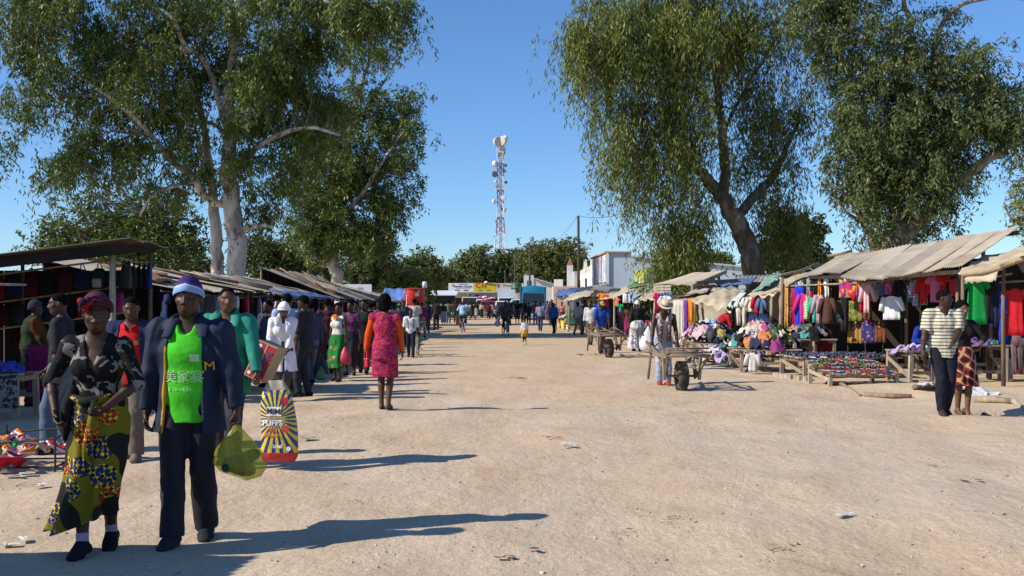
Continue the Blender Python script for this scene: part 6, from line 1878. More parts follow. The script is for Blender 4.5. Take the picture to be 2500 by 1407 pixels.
def body(H=1.7, sex='m', fat=1.0, pose=None, seed=1):
 """joint positions and body primitives; figure faces +y, its right side is +x"""
 p = dict(lf=(-.10, 0, .085), rf=(.10, 0, .085), lw=(-.27, .04, .80), rw=(.27, .04, .80), lean=0, twist=0, yaw=0, pitch=0, roll=0, pelvis=(0, 0, .94), lpitch=0, rpitch=0, lcurl=.5, rcurl=.5,
    lpole=(-.35, -1, 0), rpole=(.35, -1, 0), lkp=(0, 1, 0), rkp=(0, 1, 0), toeL=0, toeR=0, hunch=0)
 p.update(pose or {})
 s = H / 1.70
 PV = Vector(p['pelvis'])
 Rl = Matrix.Rotation(math.radians(-p['lean']), 3, 'X')
 Rt = Matrix.Rotation(math.radians(p['twist']), 3, 'Z')
 Rb = Rl @ Rt
 def T(x, y, z):
  """upper body point given for the upright figure (pelvis at z .94)"""
  return PV + Rb @ (Vector((x, y, z)) - Vector((0, 0, .94)))
 J = {}
 fem = sex == 'f'
 sw = (.172 if fem else .190) * (.5 + .5 * fat)
 J['hipL'] = PV + Vector((-.088, 0, -.03))
 J['hipR'] = PV + Vector((.088, 0, -.03))
 J['shL'], J['shR'] = T(-sw, -.005, 1.405), T(sw, -.005, 1.405)
 for S in 'LR':
  w = Vector(p['lw' if S == 'L' else 'rw'])
  e, w = ik(J['sh' + S], w, .285, .255, p['lpole' if S == 'L' else 'rpole'])
  J['el' + S], J['wr' + S] = e, w
  a = Vector(p['lf' if S == 'L' else 'rf'])
  kn, a = ik(J['hip' + S], a, .425, .415, p['lkp' if S == 'L' else 'rkp'])
  J['kn' + S], J['an' + S] = kn, a
 NB = T(0, -.012, 1.435)
 hR = Rb @ Matrix.Rotation(math.radians(p['lean'] * .75), 3, 'X') @ Matrix.Rotation(math.radians(p['yaw']), 3, 'Z') @ Matrix.Rotation(math.radians(p['roll']), 3, 'Y') @ Matrix.Rotation(math.radians(-p['pitch']), 3, 'X')
 HC_ = NB + (Rb @ Vector((0, .02, .075))) + hR @ Vector((0, .012, .105))
 J['head'], J['hR'], J['neck'] = HC_, hR, NB
 def Hd(x, y, z):
  return HC_ + hR @ Vector((x, y, z))
 X = Rb @ Vector((1, 0, 0))
 J['T'], J['X'], J['Hd'], J['fwd'] = T, X, Hd, Rb @ Vector((0, 1, 0))
 f = fat
 tor = []
 hipw = .158 if fem else .145
 wst = .112 if fem else .125
 tor.append(cone(PV + Vector((0, 0, -.06)), .098 * f, PV + Rb @ Vector((0, 0, .05)), .103 * f, .04, X, hipw / .103))
 tor.append(cone(T(0, 0, .99), .100 * f, T(0, .0, 1.09), .090 * f, .05, X, wst / .090))
 tor.append(cone(T(0, 0, 1.09), .090 * f, T(0, .005, 1.26), .108 * (.6 + .4 * f), .05, X, 1.36))
 tor.append(cone(T(0, .005, 1.26), .108 * (.6 + .4 * f), T(0, -.015, 1.37), .078, .05, X, 1.62))
 for sgn in (-1, 1):
  tor.append(cone(T(sgn * .04, -.015, 1.42), .050, T(sgn * sw * .86, -.012, 1.388), .050, .04))
 tor.append(cone(T(0, -.02, 1.41), .075, NB + (Rb @ Vector((0, .005, .03))), .056, .04, X, 1.2))
 if fem:
  for sx in (-1, 1):
   tor.append(egg(T(sx * .072, .088, 1.255), (.062, .055, .06), k=.035))
   tor.append(egg(PV + Vector((sx * .075, -.075 * f, -.01)), (.085, .075, .095), k=.04))
 else:
  for sx in (-1, 1):
   tor.append(egg(PV + Vector((sx * .07, -.055, -.02)), (.075, .065, .085), k=.04))
 head = [cone(NB, .054 if not fem else .047, HC_ + hR @ Vector((0, -.012, -.06)), .055 if not fem else .047, .025),
   egg(Hd(0, -.012, .028), (.0745, .096, .092), hR, .02), egg(Hd(0, .022, -.03), (.064, .074, .086), hR, .03), egg(Hd(0, .052, -.088), (.034, .030, .026), hR, .03),
   cone(Hd(-.045, .0, -.055), .022, Hd(-.015, .055, -.092), .018, .025), cone(Hd(.045, .0, -.055), .022, Hd(.015, .055, -.092), .018, .025)]
 face = [cone(Hd(0, .088, .012), .009, Hd(0, .108, -.028), .0135, .012), egg(Hd(-.017, .094, -.034), (.012, .012, .009), hR, .008), egg(Hd(.017, .094, -.034), (.012, .012, .009), hR, .008),
   cone(Hd(-.046, .070, .030), .010, Hd(-.014, .088, .032), .011, .014), cone(Hd(.046, .070, .030), .010, Hd(.014, .088, .032), .011, .014),
   egg(Hd(0, .090, -.060), (.024, .012, .0085), hR, .008), egg(Hd(0, .087, -.0735), (.022, .012, .009), hR, .008),
   egg(Hd(-.046, .055, -.018), (.02, .02, .018), hR, .02), egg(Hd(.046, .055, -.018), (.02, .02, .018), hR, .02),
   egg(Hd(-.079, -.012, -.006), (.010, .020, .031), hR, .008), egg(Hd(.079, -.012, -.006), (.010, .020, .031), hR, .008)]
 arms, legs, hands, feet = {}, {}, {}, {}
 af = (.5 + .5 * f)
 for S in 'LR':
  sh, el, wr = J['sh' + S], J['el' + S], J['wr' + S]
  r1 = (.050 if not fem else .043) * af
  arms[S] = [cone(sh, r1 * 1.14, sh.lerp(el, .45), r1, .03), cone(sh.lerp(el, .45), r1, el, r1 * .80, .02), cone(el, r1 * .80, el.lerp(wr, .35), r1 * .82, .02), cone(el.lerp(wr, .35), r1 * .82, wr, r1 * .56, .02)]
  d = (wr - el).normalized()
  cu = p['lcurl' if S == 'L' else 'rcurl']
  sg = -1 if S == 'L' else 1
  th = p.get('lthumb' if S == 'L' else 'rthumb')
  th = Vector(th) if th else Rb @ Vector((0, 1, .0))
  th = (th - d * th.dot(d)).normalized()
  pn = p.get('lpalm' if S == 'L' else 'rpalm')
  pn = Vector(pn) if pn else Rb @ Vector((-sg, 0, 0))
  pn = (pn - d * pn.dot(d) - th * pn.dot(th))
  pn = pn.normalized() if pn.length > .05 else d.cross(th)
  hp_ = [cone(wr + d * .005, .018, wr + d * .078, .0145, .012, th, 2.3)]
  for off, l in ((.029, .066), (.010, .075), (-.009, .070), (-.027, .055)):
   b0 = wr + d * .082 + th * off * 1.05
   c1 = cu * .9
   d1 = (d * math.cos(c1) + pn * math.sin(c1) + th * off * 1.6).normalized()
   b1 = b0 + d1 * l * .5
   c2 = c1 + cu * 1.1
   d2 = (d * math.cos(c2) + pn * math.sin(c2)).normalized()
   b2 = b1 + d2 * l * .32
   c3 = c2 + cu * .7
   d3 = (d * math.cos(c3) + pn * math.sin(c3)).normalized()
   hp_ += [cone(b0 - d * .01, .0092, b1, .0085, .004), cone(b1, .0085, b2, .0078, .003), cone(b2, .0078, b2 + d3 * l * .28, .0066, .003)]
  tb0 = wr + d * .025 + th * .026
  td = (d * .62 + th * .62 + pn * .38).normalized()
  tb1 = tb0 + td * .036
  td2 = (d * .85 + th * .15 + pn * (.3 + cu * .4)).normalized()
  hp_ += [cone(tb0, .013, tb1, .0105, .006), cone(tb1, .0105, tb1 + td2 * .032, .008, .004)]
  hands[S] = hp_
  J['hand' + S] = wr + d * .085 + pn * .025
  J['hd' + S], J['ht' + S], J['hp' + S] = d, th, pn
  hip, kn, an = J['hip' + S], J['kn' + S], J['an' + S]
  lf_ = (.5 + .5 * f)
  legs[S] = [cone(hip + Vector((sg * .005, 0, .02)), .086 * lf_, hip.lerp(kn, .5), .070 * lf_, .04), cone(hip.lerp(kn, .5), .070 * lf_, kn, .053, .03), cone(kn, .052, kn.lerp(an, .32) + Vector((0, -.012, 0)), .053, .02), cone(kn.lerp(an, .32) + Vector((0, -.012, 0)), .053, an, .034, .02)]
  pt = math.radians(p['lpitch' if S == 'L' else 'rpitch'])
  to = math.radians(p['toeL' if S == 'L' else 'toeR']) - sg * .12
  fd = Vector((math.sin(-to), math.cos(to), 0))
  fd = Vector((fd.x * math.cos(pt), fd.y * math.cos(pt), math.sin(pt)))
  up = Vector((0, 0, 1))
  up = (up - fd * up.dot(fd)).normalized()
  he, ba, tip = an - fd * .045 - up * .045, an + fd * .085 - up * .054, an + fd * .150 - up * .060
  sx_ = fd.cross(up).normalized()
  feet[S] = [cone(an, .034, an + fd * .05 - up * .03, .034, .02), cone(he, .033, ba, .030, .02, sx_, 1.12), cone(ba, .028, tip, .020, .02, sx_, 1.5)]
  J['foot' + S] = (an, he, ba, tip, fd, up, sx_)
 J['s'] = s
 return J, tor, head, face, arms, hands, legs, feet, p
def fin(name, v, f, s, mats, parent, wr=0.0, wsc=.09, seed=1, aniso=(1, 1, 1), flatmi=None):
 v = np.asarray(v)
 if wr and len(v):
  n = vnormals(v, f)
  q = v * np.array(aniso)
  v = v + n * (wr * (smooth_noise(q, wsc * 3.4, seed, 4) + .42 * smooth_noise(q @ np.array([[1.0, 0, .7], [0, 1.0, 0], [-.7, 0, 1.6]]), wsc * 1.9, seed + 9, 3)))[:, None]
 me = np_mesh(name, v * s, f, mats, True, flatmi)
 return link(name, me, parent)
def loft_mesh(rings):
 """rings: array (n, seg, 3)"""
 rings = np.asarray(rings)
 n, sg, _ = rings.shape
 v = rings.reshape(-1, 3)
 i = np.arange(n * sg).reshape(n, sg)
 j = np.roll(i, -1, axis=1)
 f = np.stack([i[:-1], j[:-1], j[1:], i[1:]], 2).reshape(-1, 4)
 return v, f
def skirt_rings(J, z0, z1, margin=.02, flare=.0, folds=9, amp=.015, seed=1, nz=22, ns=64, fat=1.0, sway=(0, 0), top=None, hemw=None, minr=None):
 rg = np.random.default_rng(seed)
 th = np.linspace(0, 2 * math.pi, ns, endpoint=False)
 C, S_ = np.cos(th), np.sin(th)
 ph = rg.uniform(0, 6.28, 3)
 out = []
 pv = (J['hipL'] + J['hipR']) / 2
 T = J['T']
 for k in range(nz):
  t = k / (nz - 1)
  z = z0 + (z1 - z0) * t
  pts = []
  if z > .80:
   c = T(0, 0, z) if z > .94 else Vector((pv.x, pv.y, z))
   hw = np.interp(z, [.80, .90, 1.0, 1.08], [.165, .168, .150, .128]) * fat
   hd = np.interp(z, [.80, .90, 1.0, 1.08], [.125, .138, .118, .098]) * fat
   pts.append((c.x, c.y, hw, hd))
  if .74 < z < 1.03:
   pts.append((pv.x, pv.y - .055, .150 * fat, .125 * fat))
  if minr and z < .85:
   pts.append((pv.x, pv.y - .01, minr[0], minr[1]))
  if z < .92:
   for S in 'LR':
    hip, kn, an = J['hip' + S], J['kn' + S], J['an' + S]
    if z > kn.z:
     u = (hip.z - z) / max(hip.z - kn.z, 1e-3)
     q = hip.lerp(kn, min(max(u, 0), 1))
     r = .088 - .03 * min(max(u, 0), 1)
    else:
     u = (kn.z - z) / max(kn.z - an.z, 1e-3)
     q = kn.lerp(an, min(u, 1))
     r = .058
    pts.append((q.x, q.y, r, r))
  cx = np.mean([q[0] for q in pts])
  cy = np.mean([q[1] for q in pts])
  R = np.zeros(ns)
  for (qx, qy, a, b) in pts:
   R = np.maximum(R, (qx - cx) * C + (qy - cy) * S_ + np.sqrt((a * C) ** 2 + (b * S_) ** 2))
  R = R + margin + flare * t
  if hemw and t > .5:
   R = np.minimum(R, hemw)
  w = (amp * (.15 + t ** 1.2)) * (np.sin(folds * th + ph[0] + 1.2 * t) + .6 * np.sin((folds * 1.7 // 1) * th + ph[1] - 2 * t))
  R = R + w
  out.append(np.stack([cx + R * C + sway[0] * t ** 2, cy + R * S_ + sway[1] * t ** 2, np.full(ns, z) - .01 * t * np.sin(3 * th + ph[2])], 1))
 # close the waist
 c0 = out[0].mean(0)
 out.insert(0, c0 + (out[0] - c0) * .6)
 return out
def person(label, px, py, H, heading, sex='m', pose=None, skin=0, vox=None, top=None, bottom=None, shoes=None, hair=None, fat=1.0, seed=1, extra=None, loc=None, group=None, Yd=None):
 """px,py: where the feet stand in the photograph. heading: degrees, 0 faces away, 180 faces the camera, 90 faces left"""
 g = gr(px, py) if loc is None else Vector(loc)
 g = gnd(g) if loc is None or len(loc) < 3 or loc[2] == 0 else g
 if vox is None:
  vox = min(max(g.y * .00095, .0075), .035)
 s = H / 1.70
 root = empty('person', g, math.radians(heading), label, 'person', group)
 J, tor, head, face, arms, hands, legs, feet, P = body(H, sex, fat, pose, seed)
 near = vox < .016
 prims = tor + head + [q for S in 'LR' for q in arms[S]] + [q for S in 'LR' for q in legs[S]] + [q for S in 'LR' for q in feet[S]]
 if near:
  prims = prims + face
 prims = prims + [q for S in 'LR' for q in (hands[S] if vox < .02 else [cone(J['wr' + S], .02, J['wr' + S] + J['hd' + S] * .13, .022, .01, J['ht' + S], 1.7)])]
 Hd, hR = J['Hd'], J['hR']
 eyes = [egg(Hd(sx * .032, .093, .010), (.020, .014, .013), hR) for sx in (-1, 1)]
 v, f = poly(prims, vox / s, carve=[], sharp=[])
 v = np.asarray(v)
 lip = None
 if near:
  hv = (v - np.array(J['head'])) @ np.array(hR)
  for sx in (-1, 1):
   gq = np.exp(-((hv[:, 0] - sx * .031) / .016) ** 2 - ((hv[:, 2] - .010) / .012) ** 2) * (hv[:, 1] > .03)
   v = v - (gq * .010)[:, None] * np.array(hR @ Vector((0, 1, 0)))
  gm = np.exp(-(hv[:, 0] / .024) ** 4 - ((hv[:, 2] + .0665) / .0028) ** 2) * (hv[:, 1] > .05)
  v = v - (gm * .006)[:, None] * np.array(hR @ Vector((0, 1, 0)))
  lip = np.exp(-(hv[:, 0] / .026) ** 4 - ((hv[:, 2] + .067) / .016) ** 4) * (hv[:, 1] > .06) * .75
 o = fin('body', v, f, s, [SKIN[skin]], root)
 if lip is not None:
  a_ = o.data.attributes.new('lip', 'FLOAT', 'POINT')
  a_.data.foreach_set('value', lip.astype(np.float32))
  for sx in (-1, 1):
   mb = MB()
   mb.ell(Hd(sx * .031, .0660, .009) * s, .0120 * s, hR, 12, 8)
   mb.build('eye', EYEW, root, smooth=True)
   MB().ell(Hd(sx * .031, .0735, .0085) * s, (.0058 * s, .0055 * s, .0058 * s), hR, 8, 6).build('iris', EYEK, root, smooth=True)
   # lid
   lid = MB()
   lid.ell(Hd(sx * .031, .0655, .0140) * s, (.0140 * s, .0128 * s, .0110 * s), hR, 12, 8)
   lid.build('eyelid', SKIN[skin], root, smooth=True)
 T, X = J['T'], J['X']
 if bottom:
  build_bottom(root, J, legs, tor, bottom, vox, s, seed, fat)
 if top:
  build_top(root, J, arms, tor, top, vox, s, seed, sex, fat)
 if shoes:
  for S in 'LR':
   an, he, ba, tip, fd, up, sx_ = J['foot' + S]
   k = shoes.get('kind', 'shoe')
   if k == 'shoe':
    pr = [cone(he, .041, ba, .037, .02, sx_, 1.12), cone(ba, .036, tip, .026, .02, sx_, 1.5), cone(an - up * .01, .046, an + fd * .06 - up * .03, .042, .02)]
    if shoes.get('high'):
     pr.append(cone(an - up * .01, .046, an + up * .05, .045, .02, flat=2))
    sole = [cone(he - up * .030, .012, ba - up * .026, .012, .005, sx_, 3.6), cone(ba - up * .026, .012, tip - up * .018, .010, .005, sx_, 3.6)]
    v, f = poly(pr, min(vox, .02) / s)
    fin('shoe', v, f, s, [shoes['mat']], root, .002, .05, seed)
    v, f = poly(sole, min(vox, .012) / s)
    fin('sole', v, f, s, [shoes.get('sole') or fab(CN['dark grey'])], root)
   else:
    sole = [cone(he - up * .028, .010, ba - up * .022, .010, .005, sx_, 3.8), cone(ba - up * .022, .010, tip - up * .016, .009, .005, sx_, 4.0)]
    v, f = poly(sole, min(vox, .012) / s)
    fin('sandal', v, f, s, [shoes['mat']], root)
    MB().tube([(an + fd * .03 + sx_ * .042 - up * .05) * s, (an + fd * .075 - up * .012) * s, (an + fd * .03 - sx_ * .042 - up * .05) * s], .008 * s, 6).build('strap', shoes['mat'], root, smooth=True)
   if shoes.get('sock'):
    v, f = poly([cone(an - up * .02, .040, an + (J['kn' + S] - an).normalized() * .075, .041, .01, flat=2)], min(vox, .015) / s)
    fin('sock', v, f, s, [shoes['sock']], root)
 if hair:
  build_hair(root, J, hair, vox, s, seed)
 J['W'] = lambda q: root.matrix_basis @ (Vector(q) * s)
 J['root'] = root
 J['size'] = s
 root.matrix_basis  # transform is set from location and rotation above
 return J
def tops(J, hem, add, z1=1.39):
 """torso cover from hem height to the shoulders"""
 T, X = J['T'], J['X']
 return T, X
def build_top(root, J, arms, tor, c, vox, s, seed, sex, fat):
 T, X = J['T'], J['X']
 lo = c.get('loose', .012)
 hem = c.get('hem', .90)
 ps = []
 fl = c.get('flare', 0)
 fw = .5 + .5 * fat
 pvc = (J['hipL'] + J['hipR']) / 2
 def TT(z):
  return T(0, 0, z) if z >= .94 else Vector((pvc.x, pvc.y, 0)) * 1.0 + Vector((0, 0, T(0, 0, .94).z - (.94 - z))) if True else None
 zs = [hem, max(hem + .02, 1.0), 1.10, 1.26, 1.37]
 base = {'m': [(.105, .155), (.104, .148), (.098, .138), (.112, .152), (.082, .130)], 'f': [(.112, .165), (.106, .150), (.092, .120), (.115, .145), (.080, .120)]}[sex]
 ff = [fat, fat, fat, .6 + .4 * fat, 1.0]
 bl = c.get('blouse', 0)
 for i in range(4):
  (d0, w0), (d1, w1) = base[i], base[i + 1]
  r0, r1 = d0 * ff[i] + lo + (fl if i == 0 else 0) + (bl if i in (0, 1) else 0), d1 * ff[i + 1] + lo + (bl if i == 0 else 0)
  q = ((w0 * ff[i] + lo + (fl if i == 0 else 0)) / r0 + (w1 * ff[i + 1] + lo) / r1) / 2
  if zs[i + 1] - zs[i] < .015:
   continue
  ps.append(cone(TT(zs[i]), r0, TT(zs[i + 1]), r1, .04 if i else .0001, X, q, flat=1 if i == 0 else 0))
 sl = J['shL'].lerp(J['shR'], .11)
 sr = J['shL'].lerp(J['shR'], .89)
 rs_h = .055 + lo * (.7 if not c.get('under') else .35)
 for sgn, shp in ((-1, J['shL']), (1, J['shR'])):
  ps.append(cone(T(sgn * .045, -.015, 1.428), rs_h * .92, shp + Vector((-sgn * .015, 0, -.022)), rs_h * .94, .03))
 ps.append(cone(T(0, -.02, 1.39), .078 + lo, T(0, -.012, 1.43), .062 + lo * .6, .03, X, 1.25, flat=2))
 if sex == 'f' and not c.get('noBust'):
  for sx in (-1, 1):
   ps.append(egg(T(sx * .070, .086, 1.255), (.066 + lo, .056 + lo, .064 + lo), k=.035))
 sharp = []
 cv = []
 sle = c.get('sleeve', .5)
 sloose = c.get('sl', lo)
 for S in 'LR':
  if sle <= 0:
   # bare arms: cut an arm hole
   continue
  sh, el, wr = J['sh' + S] + Vector((0, 0, -.35 * max(0, sloose - .01))), J['el' + S], J['wr' + S]
  r1 = (.050 if sex == 'm' else .043) * fw
  u1 = min(sle * 2, 1)
  e = sh.lerp(el, u1)
  ps.append(cone(sh, r1 * 1.15 + sloose, e, r1 * (1.1 - .28 * u1) + sloose * 1.15, .025, flat=2 if u1 < 1 else 0))
  if sle > .5:
   u2 = min((sle - .5) * 2, 1)
   w = el.lerp(wr, u2)
   ps.append(cone(el, r1 * .82 + sloose * 1.1, w, r1 * (.82 - .24 * u2) + sloose * c.get('cuff', .9), .02, flat=2))
 neck = c.get('neck', 'round')
 N0 = J['neck']
 fw_ = J['fwd']
 if neck == 'round':
  cv.append(cone(T(0, .03, 1.462), .066 if not c.get('under') else .060, T(0, .10, 1.42), .046, .01))
 elif neck == 'v':
  d = c.get('vdepth', .22)
  cv.append(cone(T(0, .02, 1.46), .075, T(0, .155, 1.44 - d), .012, .01, X, 1.0))
  cv.append(cone(T(0, .10, 1.43), .062, T(0, .165, 1.44 - d), .010, .01))
 if c.get('open'):
  # jacket: keep only a shell and open it down the front
  th = c.get('thick', .016)
  inner = []
  wv = c['open']
  v_hi = T(0, .14, 1.42)
  v_lo = TT(hem) + fw_ * .17
  ext = (v_hi - v_lo).normalized()
  cv.append(cone(v_hi + ext * .05, .10 * wv[0], v_lo - ext * .10, .10 * wv[1], .005, J['fwd'], 2.2))
 f = None
 lo_ = np.min([p['lo'] for p in ps], axis=0) - 3 * vox - .02
 hi_ = np.max([p['hi'] for p in ps], axis=0) + 3 * vox + .02
 F_ = Field(lo_, hi_, vox / s)
 for q in ps:
  F_.put(q)
 for q in cv:
  F_.carve(q)
 for q in sharp:
  F_.put(q)
 if c.get('collar'):
  for sx in (-1, 1):
   F_.put(cone(T(sx * .05, -.055, 1.455), .014, T(sx * .062, .055, 1.425), .013, .008), .006)
   F_.put(cone(T(sx * .062, .055, 1.425), .013, T(sx * .03, .115, 1.385), .012, .008), .006)
  F_.put(cone(T(-.05, -.055, 1.455), .014, T(.05, -.055, 1.455), .014, .008), .006)
 if c.get('lapel'):
  for sx in (-1, 1):
   a0, a1, a2 = T(sx * .066, -.05, 1.487), T(sx * .098, .045, 1.468), T(sx * .118, .125, 1.365)
   F_.put(cone(a0, .02, a1, .02, .008, Vector((0, 0, 1)), 1.8), .006)
   F_.put(cone(a1, .020, a2, .012, .008, X, 2.8), .005)
  F_.put(cone(T(-.066, -.058, 1.49), .022, T(.066, -.058, 1.49), .022, .008, Vector((0, 0, 1)), 1.8), .006)
 v, f = F_.mesh()
 nm = c.get('name', 'shirt')
 fmi = None
 if c.get('lining') and cv:
  ce = v[f].mean(1)
  fmi = ((np.abs(cv[-1]['fn'](ce[:, 0], ce[:, 1], ce[:, 2])) < .014) & (ce[:, 0] > 0) & (ce[:, 2] < 1.3)).astype(int)
 o = fin(nm, v, f, s, [c['mat']] + ([c['lining']] if c.get('lining') else []), root, c.get('wrinkle', .005), c.get('wsc', .11), seed + 3, (1.25, 1.25, .55), fmi)
 J['top_obj'] = o
 if c.get('inner'):
  ci = dict(c['inner'], sleeve=0, under=True, wrinkle=.002)
  build_top(root, J, arms, tor, ci, vox, s, seed + 5, sex, fat)
  J['inner_obj'] = J['top_obj']
  J['top_obj'] = o
 return o
def build_bottom(root, J, legs, tor, c, vox, s, seed, fat):
 T, X = J['T'], J['X']
 k = c['kind']
 if k in ('trousers', 'shorts'):
  lo = c.get('loose', .014)
  ps = []
  pv = (J['hipL'] + J['hipR']) / 2 + Vector((0, 0, .03))
  lw_ = min(lo, .008)
  ps.append(cone(pv + Vector((0, 0, -.08)), .105 * fat + lw_, T(0, 0, c.get('waist', 1.0)), .098 * fat + lw_, .03, X, 1.40, flat=2))
  for sx in (-1, 1):
   ps.append(egg(pv + Vector((sx * .07, -.062, -.05)), (.080 + lw_, .070 + lw_, .09), k=.04))
  end = c.get('len', 1.0)
  for S in 'LR':
   hip, kn, an = J['hip' + S], J['kn' + S], J['an' + S]
   if end <= .5:
    e = hip.lerp(kn, end * 2)
    ps.append(cone(hip, .090 * (.5 + .5 * fat) + lo, e, .070 + lo * 1.6, .03, flat=2))
   else:
    ps.append(cone(hip, .090 * (.5 + .5 * fat) + lo, kn, .056 + lo * 1.1, .03))
    e = kn.lerp(an, min((end - .5) * 2, 1.0)) - (Vector((0, 0, .018)) if end >= 1 else Vector((0, 0, 0)))
    ps.append(cone(kn, .056 + lo * 1.1, kn.lerp(e, .4), .056 + lo * c.get('calf', 1.1), .02))
    ps.append(cone(kn.lerp(e, .4), .056 + lo * c.get('calf', 1.1), e, .040 + lo * c.get('cuff', 1.7), .02, flat=2))
  v, f = poly(ps, vox / s)
  fin('trousers' if k == 'trousers' else 'shorts', v, f, s, [c['mat']], root, c.get('wrinkle', .0055), c.get('wsc', .12), seed + 7, (1.3, 1.3, .5))
 else:
  r = skirt_rings(J, c.get('z0', 1.04), c['z1'], c.get('margin', .02), c.get('flare', .02), c.get('folds', 8), c.get('amp', .012), seed, fat=c.get('fat', fat), sway=c.get('sway', (0, 0)), hemw=c.get('hemw'), minr=c.get('minr'), ns=c.get('ns', 64))
  v, f = loft_mesh(r)
  if c.get('warp'):
   v = c['warp'](v)
  me = np_mesh('skirt', v * s, f, [c['mat']], True)
  link('skirt', me, root)
def shell(J, rad, cut, s, seg=28, rings=14, off=(0, -.012, .028), noise=0.0, seed=1, thick=.004):
 """cap over the skull: rad radii, cut(azimuth)->lowest height in -1..1 (sin of latitude); azimuth 0 is the face"""
 rg = np.random.default_rng(seed)
 out = []
 for k in range(rings + 1):
  t = k / rings
  row = []
  for i in range(seg):
   az = 2 * math.pi * i / seg
   lo = math.asin(max(-.98, min(.98, cut(az if az <= math.pi else az - 2 * math.pi))))
   la = lo + (math.pi / 2 - lo) * t
   r = 1 + noise * rg.normal() * (1 if k else .3)
   p = Vector((rad[0] * math.cos(la) * math.sin(az) * r, rad[1] * math.cos(la) * math.cos(az) * r, rad[2] * math.sin(la) * r)) + Vector(off)
   row.append(J['Hd'](*p) * s)
  out.append(row)
 # tuck the lower rim inwards
 rim = []
 c = J['Hd'](*off) * s
 for p in out[0]:
  rim.append(c + (p - c) * .90)
 out.insert(0, rim)
 return loft_mesh(np.array([[tuple(p) for p in row] for row in out]))
def build_hair(root, J, h, vox, s, seed):
 k = h['kind']
 m = h.get('mat', HAIRM)
 Hd, hR = J['Hd'], J['hR']
 def cut_hair(az):
  a = abs(az)
  return np.interp(a, [0, .55, .95, 1.3, 1.75, 2.2, 3.15], [.60, .50, .05, .15, -.30, -.50, -.62])
 if k == 'crop':
  g = h.get('grow', .006)
  v, f = shell(J, (.0745 + g, .096 + g, .092 + g), cut_hair, s, 32, 14, noise=h.get('noise', .004), seed=seed)
  link('hair', np_mesh('hair', v, f, [m]), root)
 elif k == 'afro':
  g = h.get('grow', .045)
  v, f = shell(J, (.0745 + g, .096 + g, .092 + g), cut_hair, s, 34, 16, off=(0, -.02, .035), noise=h.get('noise', .02), seed=seed)
  link('hair', np_mesh('hair', v, f, [m]), root)
  if h.get('back'):
   v, f = poly([egg(Hd(0, -.075, -.04), (.085, .055, .095), hR), egg(Hd(-.06, -.05, -.03), (.045, .05, .09), hR), egg(Hd(.06, -.05, -.03), (.045, .05, .09), hR)], min(vox, .02) / s)
   fin('hair_back', v, f, s, [m], root, .006, .05, seed)
 elif k == 'bald':
  pass
 elif k == 'beanie':
  v, f = shell(J, (.092, .116, .128), lambda az: np.interp(abs(az), [0, 1.0, 1.6, 3.15], [.16, -.02, -.22, -.28]), s, 36, 16, off=(0, -.014, .03), noise=.003, seed=seed)
  link('beanie', np_mesh('beanie', v, f, [h['mat']]), root)
  for i, (z0, z1, gr_, mt) in enumerate(h['bands']):
   rows = []
   for z in np.linspace(z0, z1, 5):
    row = []
    for q in range(36):
     az = 2 * math.pi * q / 36
     a = az if az <= math.pi else az - 2 * math.pi
     b0 = np.interp(abs(a), [0, 1.0, 1.6, 3.15], [.16, -.02, -.22, -.28])
     zz = b0 + z
     zz = min(max(zz, -.95), .95)
     cl = math.sqrt(1 - zz * zz)
     bul = gr_ * math.sin(math.pi * (z - z0) / (z1 - z0)) * .5 + gr_
     row.append(tuple(Hd((.092 + bul) * cl * math.sin(az), (.116 + bul) * cl * math.cos(az) - .014, (.128) * zz + .03) * s))
    rows.append(row)
   v, f = loft_mesh(np.array(rows))
   link('beanie_band', np_mesh('beanie_band', v, f, [mt]), root)
 elif k == 'wrap':
  gx_, gy_, gz_ = h.get('grow', (.018, .02, .03))
  v, f = shell(J, (.0745 + gx_, .096 + gy_, .092 + gz_), lambda az: np.interp(abs(az), [0, .7, 1.2, 1.7, 3.15], [.42, .30, .05, -.25, -.50]), s, 36, 18, off=(0, -.015, .034), noise=.006, seed=seed)
  link('headscarf', np_mesh('headscarf', v, f, [h['mat']]), root)
  for i in range(h.get('rolls', 2)):
   zz = .40 - .02 * i
   rows = []
   ring = []
   for q in range(30):
    az = 2 * math.pi * q / 30
    a = abs(az if az <= math.pi else az - 2 * math.pi)
    b0 = np.interp(a, [0, .7, 1.2, 1.7, 3.15], [.46, .36, .12, -.18, -.42]) + .18 * i
    b0 = min(b0, .93)
    cl = math.sqrt(1 - b0 * b0)
    ring.append(Hd((.0745 + gx_ + .004) * cl * math.sin(az), (.096 + gy_ + .004) * cl * math.cos(az) - .015, (.092 + gz_) * b0 + .034) * s)
   mb = MB()
   mb.tube(ring + [ring[0]], .0085 * s, 8, cap=False)
   mb.build('scarf_fold', h['mat'], root, smooth=True)
  if h.get('knot'):
   mb = MB()
   kp = h['knot']
   for dx, dy, dz, r in ((0, 0, 0, .032), (.028, .0, .022, .024), (-.026, .01, .015, .026), (.0, .01, -.035, .02), (-.018, .012, -.055, .014)):
    mb.ell(Hd(kp[0] + dx, kp[1] + dy, kp[2] + dz) * s, r * s, hR, 8, 6)
   mb.build('scarf_knot', h.get('knotmat', h['mat']), root, smooth=True)
   mb = MB()
   for dx, dy, dz, r in ((.012, .02, .02, .026), (-.02, .02, .034, .02), (.03, .012, -.005, .016)):
    mb.ell(Hd(kp[0] + dx, kp[1] + dy, kp[2] + dz) * s, r * s, hR, 8, 6)
   mb.build('scarf_knot', fab((.02, .012, .03)), root, smooth=True)
 elif k in ('hat', 'cap'):
  v, f = shell(J, (.0745, .096, .092), cut_hair, s, 24, 10, noise=.004, seed=seed)
  link('hair', np_mesh('hair', v, f, [HAIRM]), root)
